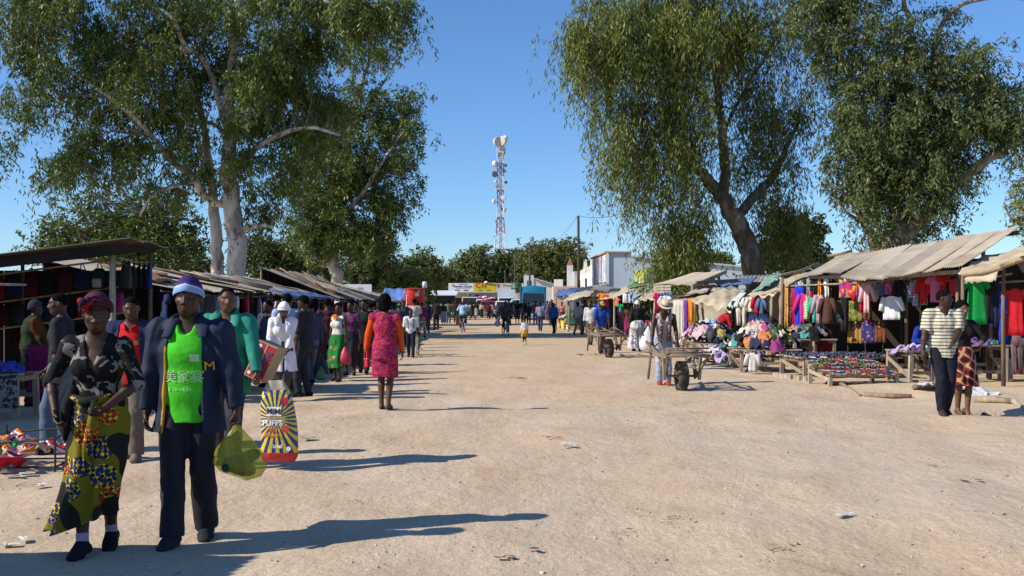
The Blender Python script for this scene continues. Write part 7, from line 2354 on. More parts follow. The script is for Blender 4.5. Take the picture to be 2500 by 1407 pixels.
  if k == 'hat':
   prof = [(.001, .125), (.045, .128), (.068, .118), (.080, .07), (.086, .035), (.105, .030), (.135, .030), (.152, .040), (.150, .034), (.13, .022), (.08, .022)]
   mb = MB()
   Rh = hR @ Matrix.Rotation(math.radians(h.get('tilt', -8)), 3, 'X')
   ce = Hd(0, -.012, .030) * s
   S3 = Matrix.Diagonal(Vector((1.02 * s, 1.2 * s, s)))
   mb.lathe(prof, 28, ce, Rh @ S3, cap=False)
   mb.build('hat', h['mat'], root, smooth=True)
   mb = MB()
   mb.lathe([(.0885, .034), (.0875, .062), (.0845, .062)], 28, ce, Rh @ S3, cap=False)
   mb.build('hat_band', h.get('band', fab(CN['navy'])), root, smooth=True)
  else:
   v, f = shell(J, (.083, .105, .104), lambda az: np.interp(abs(az), [0, 1.2, 3.15], [.32, .18, -.05]), s, 28, 12, seed=seed)
   link('cap_crown', np_mesh('cap_crown', v, f, [h['mat']]), root)
   mb = MB()
   P = []
   for i in range(9):
    a = -1.0 + 2.0 * i / 8
    P.append([Hd(.083 * math.sin(a), .09 * math.cos(a) + .0, .062) * s, Hd(.095 * math.sin(a), .09 * math.cos(a) + .07 * math.cos(a * 1.3), .050) * s])
   mb.grid(P)
   o = mb.build('cap_peak', h['mat'], root, smooth=True)
   md = o.modifiers.new('thickness', 'SOLIDIFY')
   md.thickness = .005
# PEOPLE IN THE STREET
def print_on(o, root, text, size, x, z, mat, name='lettering', bold=0.0, tilt=0.0, side=1):
 """letter cloth: project flat lettering onto the front (+y) of a garment mesh (root space)"""
 me = text_mesh(text, size, 0.0, bold=bold)
 bv = BVHTree.FromPolygons([v.co for v in o.data.vertices], [tuple(p.vertices) for p in o.data.polygons])
 ct, st_ = math.cos(tilt), math.sin(tilt)
 for v in me.vertices:
  u, w = v.co.x * ct - v.co.y * st_, v.co.x * st_ + v.co.y * ct
  X_, Z_ = x - u * side, z + w
  hit = bv.ray_cast(Vector((X_, .6 * side, Z_)), Vector((0, -side, 0)))[0]
  v.co = (X_, (hit.y if hit else .15 * side) + .007 * side, Z_)
 me.materials.clear()
 me.materials.append(mat)
 return link(name, me, root)
def patch_on(o, root, x0, x1, z0, z1, mat, name='print', n=8, side=1, off=.003):
 bv = BVHTree.FromPolygons([v.co for v in o.data.vertices], [tuple(p.vertices) for p in o.data.polygons])
 P = []
 for j in range(n + 1):
  row = []
  for i in range(n + 1):
   X_, Z_ = x0 + (x1 - x0) * i / n, z0 + (z1 - z0) * j / n
   h = bv.ray_cast(Vector((X_, .6 * side, Z_)), Vector((0, -side, 0)))[0]
   row.append(Vector((X_, (h.y if h else .15 * side) + off * side, Z_)))
  P.append(row)
 return MB().grid(P).build(name, mat, root, smooth=True)
def sh_(c, sole=None, **k):
 return dict(mat=fab(c) if not isinstance(c, bpy.types.Material) else c, sole=sole, **k)
BLK_SHOE = sh_((.012, .012, .013))
SAND = dict(kind='sandal', mat=fab((.03, .02, .015)))
def circles_mat(name, base, c_a, c_b, sc):
 """wax print: big discs filled with a tumbling-block check on a plain ground"""
 m, nt, b = newmat(name)
 co = obco(nt, (1, .5, 1))
 v = nd(nt, 'ShaderNodeTexVoronoi', {'Vector': co, 'Scale': sc, 'Randomness': .7})
 inside = math_(nt, 'LESS_THAN', v.outputs['Distance'], .46)
 ck = nd(nt, 'ShaderNodeTexChecker', {'Vector': obco(nt, (1, .3, 1), (.0, .7, 0)), 'Scale': 46.0, 'Color1': c4((.52, .40, .02)), 'Color2': c4((.012, .010, .010))})
 ck2 = nd(nt, 'ShaderNodeTexChecker', {'Vector': obco(nt, (1, .3, .5), (.0, -.4, 0)), 'Scale': 46.0})
 rs_ = nd(nt, 'ShaderNodeSeparateColor', {0: v.outputs['Color']}).outputs[0]
 hue = ramp(nt, rs_, [(0, c_a), (.5, c_b)], 'CONSTANT')
 p1 = mixc(nt, ck2.outputs['Fac'], (0, 0, 0), (0, 0, 0))
 nt.links.new(ck.outputs['Color'], p1.node.inputs[6])
 nt.links.new(hue, p1.node.inputs[7])
 c = mixc(nt, inside, base, base)
 nt.links.new(p1, c.node.inputs[7])
 # black bands swirling through the ground
 n1 = nd(nt, 'ShaderNodeTexNoise', {'Vector': co, 'Scale': 3.2, 'Detail': 1.0}).outputs[0]
 c2 = mixc(nt, ramp(nt, n1, [(.505, 0.0), (.515, 1.0)]), (0, 0, 0), (.012, .012, .010))
 nt.links.new(c, c2.node.inputs[6])
 nt.links.new(c2, b.inputs['Base Color'])
 b.inputs['Roughness'].default_value = .8
 b.inputs['Specular IOR Level'].default_value = .2
 n3 = nd(nt, 'ShaderNodeTexNoise', {'Vector': obco(nt, (1, 1, .4)), 'Scale': 11.0, 'Detail': 2.0}).outputs[0]
 add_bump(nt, b, n3, .5, .03)
 return m
CHIT = circles_mat('olive_wax_print', (.15, .128, .006), (.30, .03, .012), (.02, .025, .11), 6.0)
TIE = two_tone('black_grey_tiedye', (.009, .009, .010), (.19, .175, .16), 'blotch', 11, duty=.57)
# --- 1 woman in front
def fly(v):
 v = v.copy()
 t = np.clip((.62 - v[:, 2]) / .36, 0, 1)
 side = np.clip(v[:, 0] / .18, 0, 1)
 v[:, 0] += (.13 + .03 * np.sin(26 * v[:, 1])) * t ** 2 * side
 v[:, 1] -= .05 * t ** 2 * side
 v[:, 2] -= .12 * t ** 2 * side
 lft = np.clip(-v[:, 0] / .18, 0, 1)
 v[:, 0] += .07 * t * lft
 return v
J1 = person('woman in front in black and grey wrap top and olive print skirt', 240, 1350, 1.60, 186, 'f', dict(WALK2, rf=(.06, .14, .085), lf=(-.05, -.13, .10), lpitch=-14, rw=(.235, .13, .955), lw=(-.115, .215, 1.00), rpole=(.9, -.7, -.2), lpole=(-.9, -.5, -.1),
   yaw=14, pitch=10, rcurl=.7, lcurl=.9, lean=3), 1, top=dict(mat=TIE, sleeve=.56, sl=.012, loose=.010, hem=.99, neck='v', vdepth=.20, wrinkle=.006, name='wrap_top', cuff=1.3),
   bottom=dict(kind='skirt', mat=CHIT, z0=1.06, z1=.25, margin=.026, flare=.02, folds=6, amp=.024, warp=fly), shoes=sh_((.012, .013, .02), fab((.2, .2, .2)), sock=fab((.34, .30, .38))),
   hair=dict(kind='wrap', mat=two_tone('purple_weave', (.05, .022, .065), (.085, .012, .025), 'blotch', 30), rolls=3, grow=(.024, .024, .03), knot=(.062, .082, .085), knotmat=fab((.26, .008, .014))), fat=1.0, seed=11)
# knotted wrap over the skirt front
kn_ = MB()
kn_.tube([V((-.13, .10, 1.00)), V((-.05, .155, .98)), V((.05, .15, .97)), V((.14, .09, 1.0))], [.02, .03, .03, .02], 8)
kn_.tube([V((-.03, .16, .98)), V((-.02, .19, .85)), V((.015, .185, .70)), V((.03, .17, .52))], [.026, .03, .028, .015], 8)
kn_.build('wrap_knot', CHIT, J1['root'], smooth=True)
kn_ = MB()
kn_.tube([V((.13, .06, 1.06)), V((.16, .10, .95)), V((.17, .09, .82)), V((.18, .08, .72))], [.03, .035, .03, .012], 8)
kn_.build('hanging_scarf', fab((.014, .014, .016)), J1['root'], smooth=True)
# --- 2 man in front
GRN = fab((.065, .52, .025))
NAVYJ = M('navy_jacket', (.006, .015, .040), .75, .18, 5, .35, 12, .02, spec=.3)
J2 = person('man in navy jacket, bright green t-shirt and striped beanie walking in front', 462, 1312, 1.745, 181, 'm', dict(WALK2, rf=(.05, .20, .085), lf=(-.085, -.12, .095), lpitch=-12, rw=(.275, .06, .77), lw=(-.345, .05, .79), rpole=(1.0, -.5, 0), lpole=(-1, -.5, 0), yaw=2, rcurl=.55, lcurl=1.25), 1,
   top=dict(mat=NAVYJ, lining=M('mustard_lining', (.50, .26, .012), .7, .1, 5, .2, 12), sleeve=.985, sl=.030, loose=.040, flare=.035, hem=.735, neck='none', open=(1.05, 1.35), lapel=True, wrinkle=.008, wsc=.13, name='jacket', cuff=.75,
      inner=dict(mat=GRN, sleeve=.3, loose=.026, hem=.80, neck='round', wrinkle=.006, name='t_shirt')),
   bottom=dict(kind='trousers', mat=M('dark_trousers', (.013, .012, .021), .8, .2, 6, .3, 12, .02), loose=.019, wrinkle=.005, cuff=2.0), shoes=sh_((.020, .026, .034), fab((.10, .09, .08)), high=True),
   hair=dict(kind='beanie', mat=fab((.045, .022, .11)), bands=[(.0, .30, .006, fab((.20, .33, .56))), (.30, .38, .004, fab((.55, .56, .62))), (.38, .48, .004, fab((.06, .05, .22)))]), fat=1.06, seed=12)
tee = J2['inner_obj']
s2_ = J2['size']
PALEG = M('pale_print', (.42, .62, .36), .7, .1, 6, 0)
print_on(tee, J2['root'], '\u7f8e\u5bb6\u5bb4', .088, -.005, 1.13, PALEG, bold=.0)
print_on(tee, J2['root'], '8.14\u20148.24', .036, .02, 1.05, PALEG)
patch_on(tee, J2['root'], -.105, -.045, 1.235, 1.285, PALEG, 'print')
print_on(J2['top_obj'], J2['root'], 'M', .085, -.165, 1.20, M('maize', (.55, .36, .03), .7, .1, 6, 0), bold=.0)
# yellow plastic carrier with shoes inside, held by the front man
bagp = J2['W'](J2['handL'])
cb = empty('plastic_carrier', (bagp.x + .02, bagp.y - .03, 0), 0, 'yellow see-through plastic bag with a pair of shoes carried by the beanie man', 'plastic bag')
m_, nt_, b_ = newmat('yellow_film')
b_.inputs['Base Color'].default_value = (.62, .60, .10, 1)
b_.inputs['Roughness'].default_value = .3
trn = nd(nt_, 'ShaderNodeBsdfTransparent', {'Color': (.85, .86, .55, 1)})
trl = nd(nt_, 'ShaderNodeBsdfTranslucent', {'Color': (.55, .55, .12, 1)})
a1 = nd(nt_, 'ShaderNodeMixShader', {0: .45, 1: b_.outputs[0], 2: trl.outputs[0]})
fz = nd(nt_, 'ShaderNodeTexNoise', {'Vector': obco(nt_, (1, 1, .3)), 'Scale': 16.0, 'Detail': 3.0}).outputs[0]
a2 = nd(nt_, 'ShaderNodeMixShader', {0: ramp(nt_, fz, [(.3, .42), (.7, .75)]), 1: a1.outputs[0], 2: trn.outputs[0]})
nt_.links.new(a2.outputs[0], nt_.nodes['Material Output'].inputs[0])
rows = []
zt = bagp.z - .01
for k in range(13):
 t = k / 12
 r = np.interp(t, [0, .08, .25, .5, .75, .92, 1], [.018, .03, .075, .13, .155, .12, .03])
 row = []
 for i in range(28):
  a = 2 * math.pi * i / 28
  rr = r * (1 + .10 * (1 - t) * math.sin(7 * a) + .05 * math.sin(4 * a + 3 * t))
  row.append((rr * 1.15 * math.cos(a) + .03 * t, rr * .62 * math.sin(a), zt - .36 * t + .02 * t * math.cos(a) * (-1)))
 rows.append(row)
v, f = loft_mesh(np.array(rows))
link('film', np_mesh('film', v, f, [m_]), cb)
MB().ell((.02, 0, zt - .28), (.12, .055, .06), rot('Y', 20), 14, 8).build('bundle', fab((.012, .03, .016)), cb, smooth=True)
for k, (dx, dz, rz) in enumerate(((.02, .10, .2), (.05, .13, .1))):
 o = link('shoe', shoe_mesh('carried_shoe', .22, .09, .07, fab((.02, .05, .03)), fab((.45, .42, .36))), cb, (dx, .03 * k - .01, zt - .36 + dz))
 o.rotation_euler = (1.3, -.35, rz)
# --- 3 man in teal jacket
TEAL = M('teal_jacket', (.012, .20, .135), .75, .15, 5, .35, 12, .02)
J3 = person('man in teal green jacket with a red box under his arm', 556, 1140, 1.725, 176, 'm', dict(WALK, lf=(-.09, .10, .085), rf=(.09, -.16, .11), rpitch=-20, lw=(-.345, .16, .90), rw=(.27, .05, .80), lpole=(-1, -.6, 0), yaw=24, pitch=2, lcurl=1.2), 2,
   top=dict(mat=TEAL, sleeve=.97, sl=.030, loose=.036, flare=.03, hem=.73, neck='none', open=(.75, .55), lapel=True, wrinkle=.007, wsc=.13, name='jacket', inner=dict(mat=fab((.50, .52, .60)), sleeve=.3, loose=.014, hem=.85, neck='v', vdepth=.1, name='shirt')),
   bottom=dict(kind='trousers', mat=fab((.035, .033, .045)), loose=.022), shoes=sh_((.05, .035, .025)), hair=dict(kind='crop', grow=.001), seed=13)
# red cardboard box under the arm
hb = J3['W']((-.34, .10, .0))
bx_ = empty('cardboard_box', (hb.x, hb.y + .13, 0), 0, 'red printed cardboard box held under the teal jacket man arm', 'box')
Rb_ = rot('Y', 24) @ rot('Z', -8)
bc = V((0.03, 0, 1.03))
CARD = M('cardboard', (.36, .25, .15), .85, .12, 5, .2, 14)
MB().box(bc, (.20, .26, .37), Rb_).build('carton', CARD, bx_)
MB().box(bc + Rb_ @ V((.004, -.1325, 0)), (.178, .004, .345), Rb_).build('red_print', M('carton_red', (.36, .018, .026), .6, .1, 5, 0), bx_)
MB().box(bc + Rb_ @ V((.004, -.136, 0)), (.016, .003, .345), Rb_).build('tape', CARD, bx_)
FC2 = Rb_ @ FACE_CAM @ rot('Z', -90)
lettering('Baby', .062, bx_, bc + Rb_ @ V((.055, -.139, .06)), FC2, INKN, extrude=.0008, bold=.002)
lettering('Soft', .045, bx_, bc + Rb_ @ V((.055, -.139, -.07)), FC2, INKN, extrude=.0008)
for dz in (.14, -.14):
 MB().lathe([(.018, 0), (.018, .002)], 12, bc + Rb_ @ V((-.06, -.136, dz)), Rb_ @ rot('X', 90)).build('badge', SIGNW, bx_)
# snack bag
PBC = at(677, 740, 9.55)
pb = empty('snack_bag', (PBC.x, 9.55, 0), 0, 'tall bag of puffed snacks with yellow and blue sunburst carried by the teal jacket man', 'snack bag')
m_, nt_, b_ = newmat('sunburst_film')
co = obco(nt_, (1, 1, 1), None, (0, 0, -.50))
sp_ = nd(nt_, 'ShaderNodeSeparateXYZ', {0: co})
ang = math_(nt_, 'ARCTAN2', sp_.outputs['Z'], sp_.outputs['X'])
ray = math_(nt_, 'LESS_THAN', math_(nt_, 'FRACT', math_(nt_, 'MULTIPLY', ang, 26 / 6.2832)), .5)
c = mixc(nt_, ray, (.62, .50, .02), (.022, .03, .20))
lowz = math_(nt_, 'LESS_THAN', sp_.outputs['Z'], -.40 + .07)
c2 = mixc(nt_, lowz, (0, 0, 0), (.50, .02, .035))
nt_.links.new(c, c2.node.inputs[6])
topz = math_(nt_, 'GREATER_THAN', sp_.outputs['Z'], .27)
c3_ = mixc(nt_, topz, (0, 0, 0), (.34, .30, .24))
nt_.links.new(c2, c3_.node.inputs[6])
nt_.links.new(c3_, b_.inputs['Base Color'])
b_.inputs['Roughness'].default_value = .3
n3 = nd(nt_, 'ShaderNodeTexNoise', {'Vector': obco(nt_), 'Scale': 22.0, 'Detail': 3.0}).outputs[0]
add_bump(nt_, b_, n3, .5, .02)
rows = []
for k in range(19):
 t = k / 18
 w = np.interp(t, [0, .04, .12, .35, .7, .80, .88, .94, 1], [.15, .172, .178, .174, .160, .145, .125, .10, .075])
 d = np.interp(t, [0, .04, .12, .5, .8, .92, 1], [.02, .055, .075, .08, .055, .035, .012])
 row = []
 for i in range(40):
  a = 2 * math.pi * i / 40
  e = .62
  x = w * math.copysign(abs(math.cos(a)) ** e, math.cos(a))
  y = d * math.copysign(abs(math.sin(a)) ** .9, math.sin(a))
  y += (.006 + .016 * max(0, t - .72)) * math.sin(9 * x / .185 + 14 * t)
  row.append((x + .012 * math.sin(5 * t) - .03 * (1 - t) * (-1) * .6, y, .08 + .78 * t))
 rows.append(row)
rows.insert(0, [((p[0]) * .9, p[1] * .3, .075) for p in rows[0]])
v, f = loft_mesh(np.array(rows))
pbo = link('bag_film', np_mesh('bag_film', v, f, [m_]), pb)
pbo.location = (0, 0, 0)
def print_bag(text, size, x, z, mat, bold=0.0, tilt=0.0):
 o_ = print_on(pbo, pb, text, size, x, z, mat, bold=bold, tilt=tilt, side=-1)
 return o_
patch_on(pbo, pb, -.085, .055, .525, .61, SIGNW, 'white_plate', side=-1)
print_bag('MiMi', .075, -.012, .565, INKK, .002, -.05)
print_bag('PUFFS', .075, -.03, .455, SIGNW, .002)
print_bag('Mix', .05, -.03, .385, INKR, .002)
print_bag('Flavours', .045, -.03, .345, INKO, .002)
patch_on(pbo, pb, .055, .115, .62, .70, M('badge_red', (.45, .03, .06), .5, .1, 5, 0), 'badge', side=-1)
MB().lathe([(.036, 0), (.036, .004)], 16, (.10, -.10, .40), rot('X', 90)).build('badge', INKR, pb)
MB().lathe([(.022, 0), (.022, .004)], 12, (.13, -.10, .215), rot('X', 90)).build('badge', SIGNW, pb)
print_bag('bite!', .05, .02, .235, SIGNW, .002)
# --- people round the left stall
person('man in dark shirt and blue jeans passing behind the front woman', 150, 1108, 1.66, 100, 'm', dict(lf=(-.08, .12, .085), rf=(.08, -.08, .09), rw=(.22, .2, .86), lw=(-.26, .0, .80), yaw=10, pitch=4), 1,
    top=dict(mat=fab((.022, .022, .026)), sleeve=.55, loose=.018, hem=.84, collar=True), bottom=dict(kind='trousers', mat=fab((.085, .12, .18)), loose=.022), shoes=BLK_SHOE, hair=dict(kind='crop', grow=.002), seed=14, vox=.011)
Jr = person('man in red football shirt and open navy jacket behind the front woman', 322, 1122, 1.64, 180, 'm', dict(WALK, lf=(-.08, .08, .085), rf=(.08, -.08, .09), yaw=14, pitch=16), 0,
   top=dict(mat=fab((.022, .028, .075)), sleeve=.97, sl=.022, loose=.030, hem=.78, neck='none', open=(1.1, 1.3), name='jacket', lapel=False, wrinkle=.008, inner=dict(mat=fab((.44, .012, .014)), sleeve=.3, loose=.015, hem=.80, neck='v', vdepth=.07, collar=True, name='football_shirt')),
   bottom=dict(kind='trousers', mat=fab((.13, .105, .085)), loose=.022), shoes=sh_((.16, .13, .10)), hair=dict(kind='crop', grow=.001), seed=15, vox=.011)
patch_on(Jr['inner_obj'], Jr['root'], -.105, -.065, 1.18, 1.225, M('crest_gold', (.45, .22, .04), .6, .1, 5, 0), 'crest')
person('trader in dark green coat with orange stripes standing behind the corner counter', 70, 1000, 1.58, -60, 'f', dict(STAND, lw=(-.2, .25, .90), rw=(.2, .25, .90), lean=6), 1, loc=(-7.4, 15.3),
    top=dict(mat=two_tone('green_check', (.016, .03, .010), (.09, .03, .006), 'stripes', 4, axis='X', duty=.8), sleeve=.95, loose=.055, sl=.045, hem=.92, neck='none', name='blanket_coat'), bottom=dict(kind='trousers', mat=fab((.02, .02, .03)), loose=.03), hair=dict(kind='wrap', mat=fab((.03, .03, .045))), shoes=BLK_SHOE, seed=16, vox=.014)
# --- group in front of the left stalls
Jw = person('woman in white suit and white headwrap bending her head to look down', 690, 978, 1.60, 196, 'f', dict(lf=(-.07, .06, .085), rf=(.07, -.06, .085), lean=13, pitch=34, yaw=8, lw=(-.04, .30, .80), rw=(.22, .22, .88), lpole=(-1, -.6, .1), lcurl=.9), 0,
   top=dict(mat=fab((.68, .67, .70)), sleeve=.95, sl=.018, loose=.030, flare=.04, hem=.52, neck='none', open=(.50, .10), lapel=True, name='suit_jacket', inner=dict(mat=fab((.66, .66, .66)), sleeve=.3, loose=.012, hem=.9, neck='v', vdepth=.06, name='blouse')),
   bottom=dict(kind='skirt', mat=fab((.05, .05, .06)), z1=.38, margin=.02, flare=.0, amp=.006), shoes=BLK_SHOE, hair=dict(kind='wrap', mat=fab((.72, .71, .74)), rolls=3, grow=(.022, .025, .045)), fat=1.12, seed=17)
mb = MB()
for sx in (-1, 1):
 mb.torus(Jw['Hd'](sx * .031, .10, .008) * Jw['size'], .021, .0022, Jw['hR'] @ V((0, 1, 0)), 14, 5)
mb.tube([Jw['Hd'](-.01, .102, .01) * Jw['size'], Jw['Hd'](.01, .102, .01) * Jw['size']], .002, 5)
mb.build('glasses', GRYST, Jw['root'])
person('man in pale blue shirt seen from behind next to the white headwrap', 702, 962, 1.72, 20, 'm', dict(STAND, yaw=-20), 1, top=dict(mat=fab((.34, .42, .60)), sleeve=.9, loose=.022, hem=.84, collar=True), bottom=dict(kind='trousers', mat=fab((.03, .03, .04))), shoes=BLK_SHOE, hair=dict(kind='crop', grow=.010), seed=18)
person('man in black shirt and dark trousers right of the white suit woman', 742, 968, 1.70, 78, 'm', dict(lf=(-.08, .06, .085), rf=(.08, -.05, .085), rw=(.2, .25, 1.0)), 1, top=dict(mat=fab((.025, .025, .030)), sleeve=.55, loose=.02, hem=.84), bottom=dict(kind='trousers', mat=fab((.025, .028, .035))), shoes=BLK_SHOE, hair=dict(kind='crop', grow=.010), seed=19)
person('man in dark purple jacket and grey trousers seen from behind', 757, 945, 1.60, 35, 'm', dict(WALK2, rw=(.27, .05, .80)), 1, top=dict(mat=fab((.055, .050, .095)), sleeve=.95, loose=.026, hem=.78, collar=True, name='jacket'), bottom=dict(kind='trousers', mat=fab((.12, .12, .13))), shoes=BLK_SHOE, hair=dict(kind='crop', grow=.008), seed=20)
SANTA = two_tone('green_festive_print', (.015, .17, .035), (.42, .10, .06), 'dots', 8, duty=.26, c3=(.48, .42, .36))
J7 = person('woman in white top and green printed wrapper looking left', 826, 932, 1.56, 150, 'f', dict(STAND, lf=(-.08, .06, .085), rw=(.26, .0, .78), lw=(-.27, .06, .80), yaw=40), 1, top=dict(mat=fab((.60, .56, .50)), sleeve=0, loose=.010, hem=.98, neck='v', vdepth=.05, name='white_top'),
   bottom=dict(kind='skirt', mat=SANTA, z1=.30, z0=1.04, margin=.026, flare=.02, folds=6, amp=.012), shoes=dict(kind='sandal', mat=fab((.40, .05, .16))), hair=dict(kind='crop', grow=.016), seed=21)
mb = MB()
for k in range(9):
 mb.ell(V((-.05 + .03 * (k % 3), .135 - .01 * (k % 2), 1.27 + .035 * (k // 3))), (.024, .016, .02), None, 7, 5)
mb.build('flower_trim', fab(CN['orange']), J7['root'], smooth=True)
person('woman in purple striped top behind the green wrapper woman', 856, 915, 1.62, 170, 'f', dict(STAND), 1, top=dict(mat=two_tone('purple_stripe', (.16, .045, .11), (.045, .02, .06), 'stripes', 24), sleeve=.5, loose=.016, hem=.90), bottom=dict(kind='skirt', mat=fab((.02, .02, .03)), z1=.25, amp=.01), shoes=SAND, hair=dict(kind='crop', grow=.014), seed=22)
person('man in black and dark green polo walking toward the camera', 888, 911, 1.66, 182, 'm', dict(WALK), 1, top=dict(mat=two_tone('green_black', (.012, .035, .018), (.018, .018, .018), 'stripes', 1.7, axis='Z', duty=.72), sleeve=.5, loose=.022, hem=.84), bottom=dict(kind='trousers', mat=fab((.045, .035, .025))), shoes=sh_((.10, .025, .03)), hair=dict(kind='crop', grow=.006), seed=23)
REDD = two_tone('red_floral_dress', (.075, .014, .10), (.40, .022, .06), 'blotch', 30, duty=.46, c3=(.50, .055, .03))
J10 = person('woman in red and purple patterned dress with orange sleeves walking away', 940, 1004, 1.66, -5, 'f', dict(lf=(-.065, .05, .085), rf=(.06, -.05, .09), rw=(.255, .09, .80), lw=(-.31, .03, .84), rpole=(1, -.5, 0), lpole=(-1, -.5, 0), rcurl=.5, yaw=-6), 2,
    top=dict(mat=REDD, sleeve=.07, sl=.020, loose=.013, hem=.93, neck='none', name='dress_bodice'), bottom=dict(kind='skirt', mat=REDD, z0=1.06, z1=.50, margin=.014, flare=-.005, folds=3, amp=.004, fat=1.08, minr=(.185, .13)), shoes=dict(kind='sandal', mat=fab((.10, .06, .04))), hair=dict(kind='afro', grow=.022, noise=.012, back=True), fat=1.12, seed=24, vox=.0125)
ORG = fab((.56, .065, .012))
for S in 'LR':
 sh, el, wr = J10['sh' + S], J10['el' + S], J10['wr' + S]
 v, f = poly([cone(sh, .060, el, .052, .02), cone(el, .052, el.lerp(wr, .92), .036, .02, flat=2)], .012)
 fin('sleeve', v, f, J10['size'], [ORG], J10['root'], .003, .1, 3)
v, f = poly([cone(J10['T'](0, -.012, 1.42), .082, J10['T'](0, -.005, 1.485), .057, .02, J10['X'], 1.15, flat=2)], .012)
fin('collar', v, f, J10['size'], [ORG], J10['root'])
hl = J10['W'](J10['handL'])
pu = empty('purse', hl, math.radians(20), 'flat red purse in the left hand of the red dress woman', 'purse')
mb = MB()
mb.hexa([V((-.012, -.11, -.14)), V((-.016, -.10, .10)), V((-.012, .10, -.15)), V((-.016, .09, .09)), V((.012, -.11, -.14)), V((.016, -.10, .10)), V((.012, .10, -.15)), V((.016, .09, .09))])
mb.build('purse_body', fab((.42, .012, .03)), pu)
MB().beam((0, -.105, -.02), (0, .105, -.03), .038, .012).build('flap_edge', fab((.50, .30, .30)), pu)
def carrier(p, w, h, mat, label, name='plastic_carrier', cat='plastic bag'):
 root = empty(name, p, 0, label, cat)
 rows = []
 for k in range(10):
  t = k / 9
  r = np.interp(t, [0, .1, .35, .7, .92, 1], [.08, .2, .62, 1.0, .8, .25]) * w / 2
  rows.append([(r * math.cos(a) * (1 + .08 * math.sin(6 * a + t)), r * .6 * math.sin(a), -h * t) for a in np.linspace(0, 2 * math.pi, 20, endpoint=False)])
 rows.append([(p_[0] * .1, p_[1] * .1, -h) for p_ in rows[-1]])
 v, f = loft_mesh(np.array(rows))
 link('bag_body', np_mesh('bag_body', v, f, [mat]), root)
 MB().tube([V((-.02, 0, -.03)), V((0, 0, .04)), V((.02, 0, -.03))], .006, 5).build('handle', mat, root)
 return root
h7 = J7['W'](J7['handL'])
carrier((h7.x, h7.y, h7.z), .26, .38, M('red_film', (.50, .04, .07), .35, .2, 14, .5, 20, .02), 'pinkish red carrier bag held by the green wrapper woman')
q_ = at(783, 868, 18.7)
carrier(q_, .30, .38, M('black_film', (.02, .03, .028), .35, .3, 14, .5, 20, .02), 'dark carrier bag held by the purple jacket man')
carrier(q_ + V((.03, -.12, -.22)), .22, .24, M('green_film', (.10, .22, .08), .35, .2, 14, .5, 20, .02), 'light green carrier bag beside the dark carrier')
# --- couple on the right
J26 = person('man in cream and grey striped polo glancing sideways', 2303, 1016, 1.74, 178, 'm', dict(WALK2, rf=(.05, .07, .085), lf=(-.05, -.06, .10), lpitch=-10, rw=(.315, .08, .88), lw=(-.02, .26, 1.00), rpole=(1, -.5, 0), lpole=(-1, -.6, -.1), yaw=52, lcurl=.25, rcurl=.5, lpalm=(0, 0, 1)), 1,
    top=dict(mat=two_tone('cream_stripe', (.56, .52, .38), (.11, .115, .11), 'stripes', 21, duty=.66), sleeve=.44, sl=.028, loose=.030, hem=.80, neck='v', vdepth=.05, collar=True, name='polo_shirt', wrinkle=.007), bottom=dict(kind='trousers', mat=fab((.012, .014, .022)), loose=.015, cuff=1.0), shoes=dict(kind='sandal', mat=fab((.03, .06, .12))), hair=dict(kind='crop', grow=.008), seed=26, vox=.0105)
J27 = person('woman in black top and red tartan skirt walking behind the striped polo man', 2347, 1006, 1.62, 186, 'f', dict(WALK2, rf=(.05, -.02, .085), lf=(-.05, .08, .085), rw=(.24, -.02, .92), lw=(-.14, .24, 1.04), lpole=(-1, -.4, .1), yaw=4, lcurl=.8), 3,
    top=dict(mat=fab((.012, .012, .013)), sleeve=.7, sl=.012, loose=.010, hem=.96, neck='v', vdepth=.08, name='black_top'), bottom=dict(kind='skirt', mat=two_tone('red_tartan', (.30, .02, .022), (.02, .016, .02), 'plaid', 8, c3=(.48, .36, .20), rotv=(0, .6, 0)), z0=1.05, z1=.45, margin=.03, flare=.05, folds=5, amp=.014), shoes=SAND, hair=dict(kind='afro', grow=.028, noise=.015, back=True), seed=27, vox=.0105)
person('seated trader in royal blue work jacket with reflective cuff behind the polo man', 2247, 900, 1.68, 200, 'm', dict(pelvis=(0, 0, .58), lf=(-.12, .36, .085), rf=(.12, .36, .085), lw=(-.15, .32, .78), rw=(.17, .30, .74), lean=14, pitch=18), 1, loc=(at(2250, 740, 22.3).x, 22.3),
    top=dict(mat=fab((.012, .03, .24)), sleeve=.95, loose=.03, sl=.025, hem=.92, name='work_jacket'), bottom=dict(kind='trousers', mat=fab((.02, .02, .03))), shoes=BLK_SHOE, hair=dict(kind='crop', grow=.006), seed=28)
sb = empty('stool', (at(2250, 740, 22.3).x, 22.3, 0), 0, 'low wooden stool under the blue jacket trader', 'stool')
MB().box((0, .03, .45), (.36, .34, .05)).build('seat', wood(1), sb)
for sx in (-1, 1):
 for sy in (-1, 1):
  MB().box((sx * .14, sy * .13 + .03, .21), (.05, .05, .44)).build('leg', wood(0), sb)
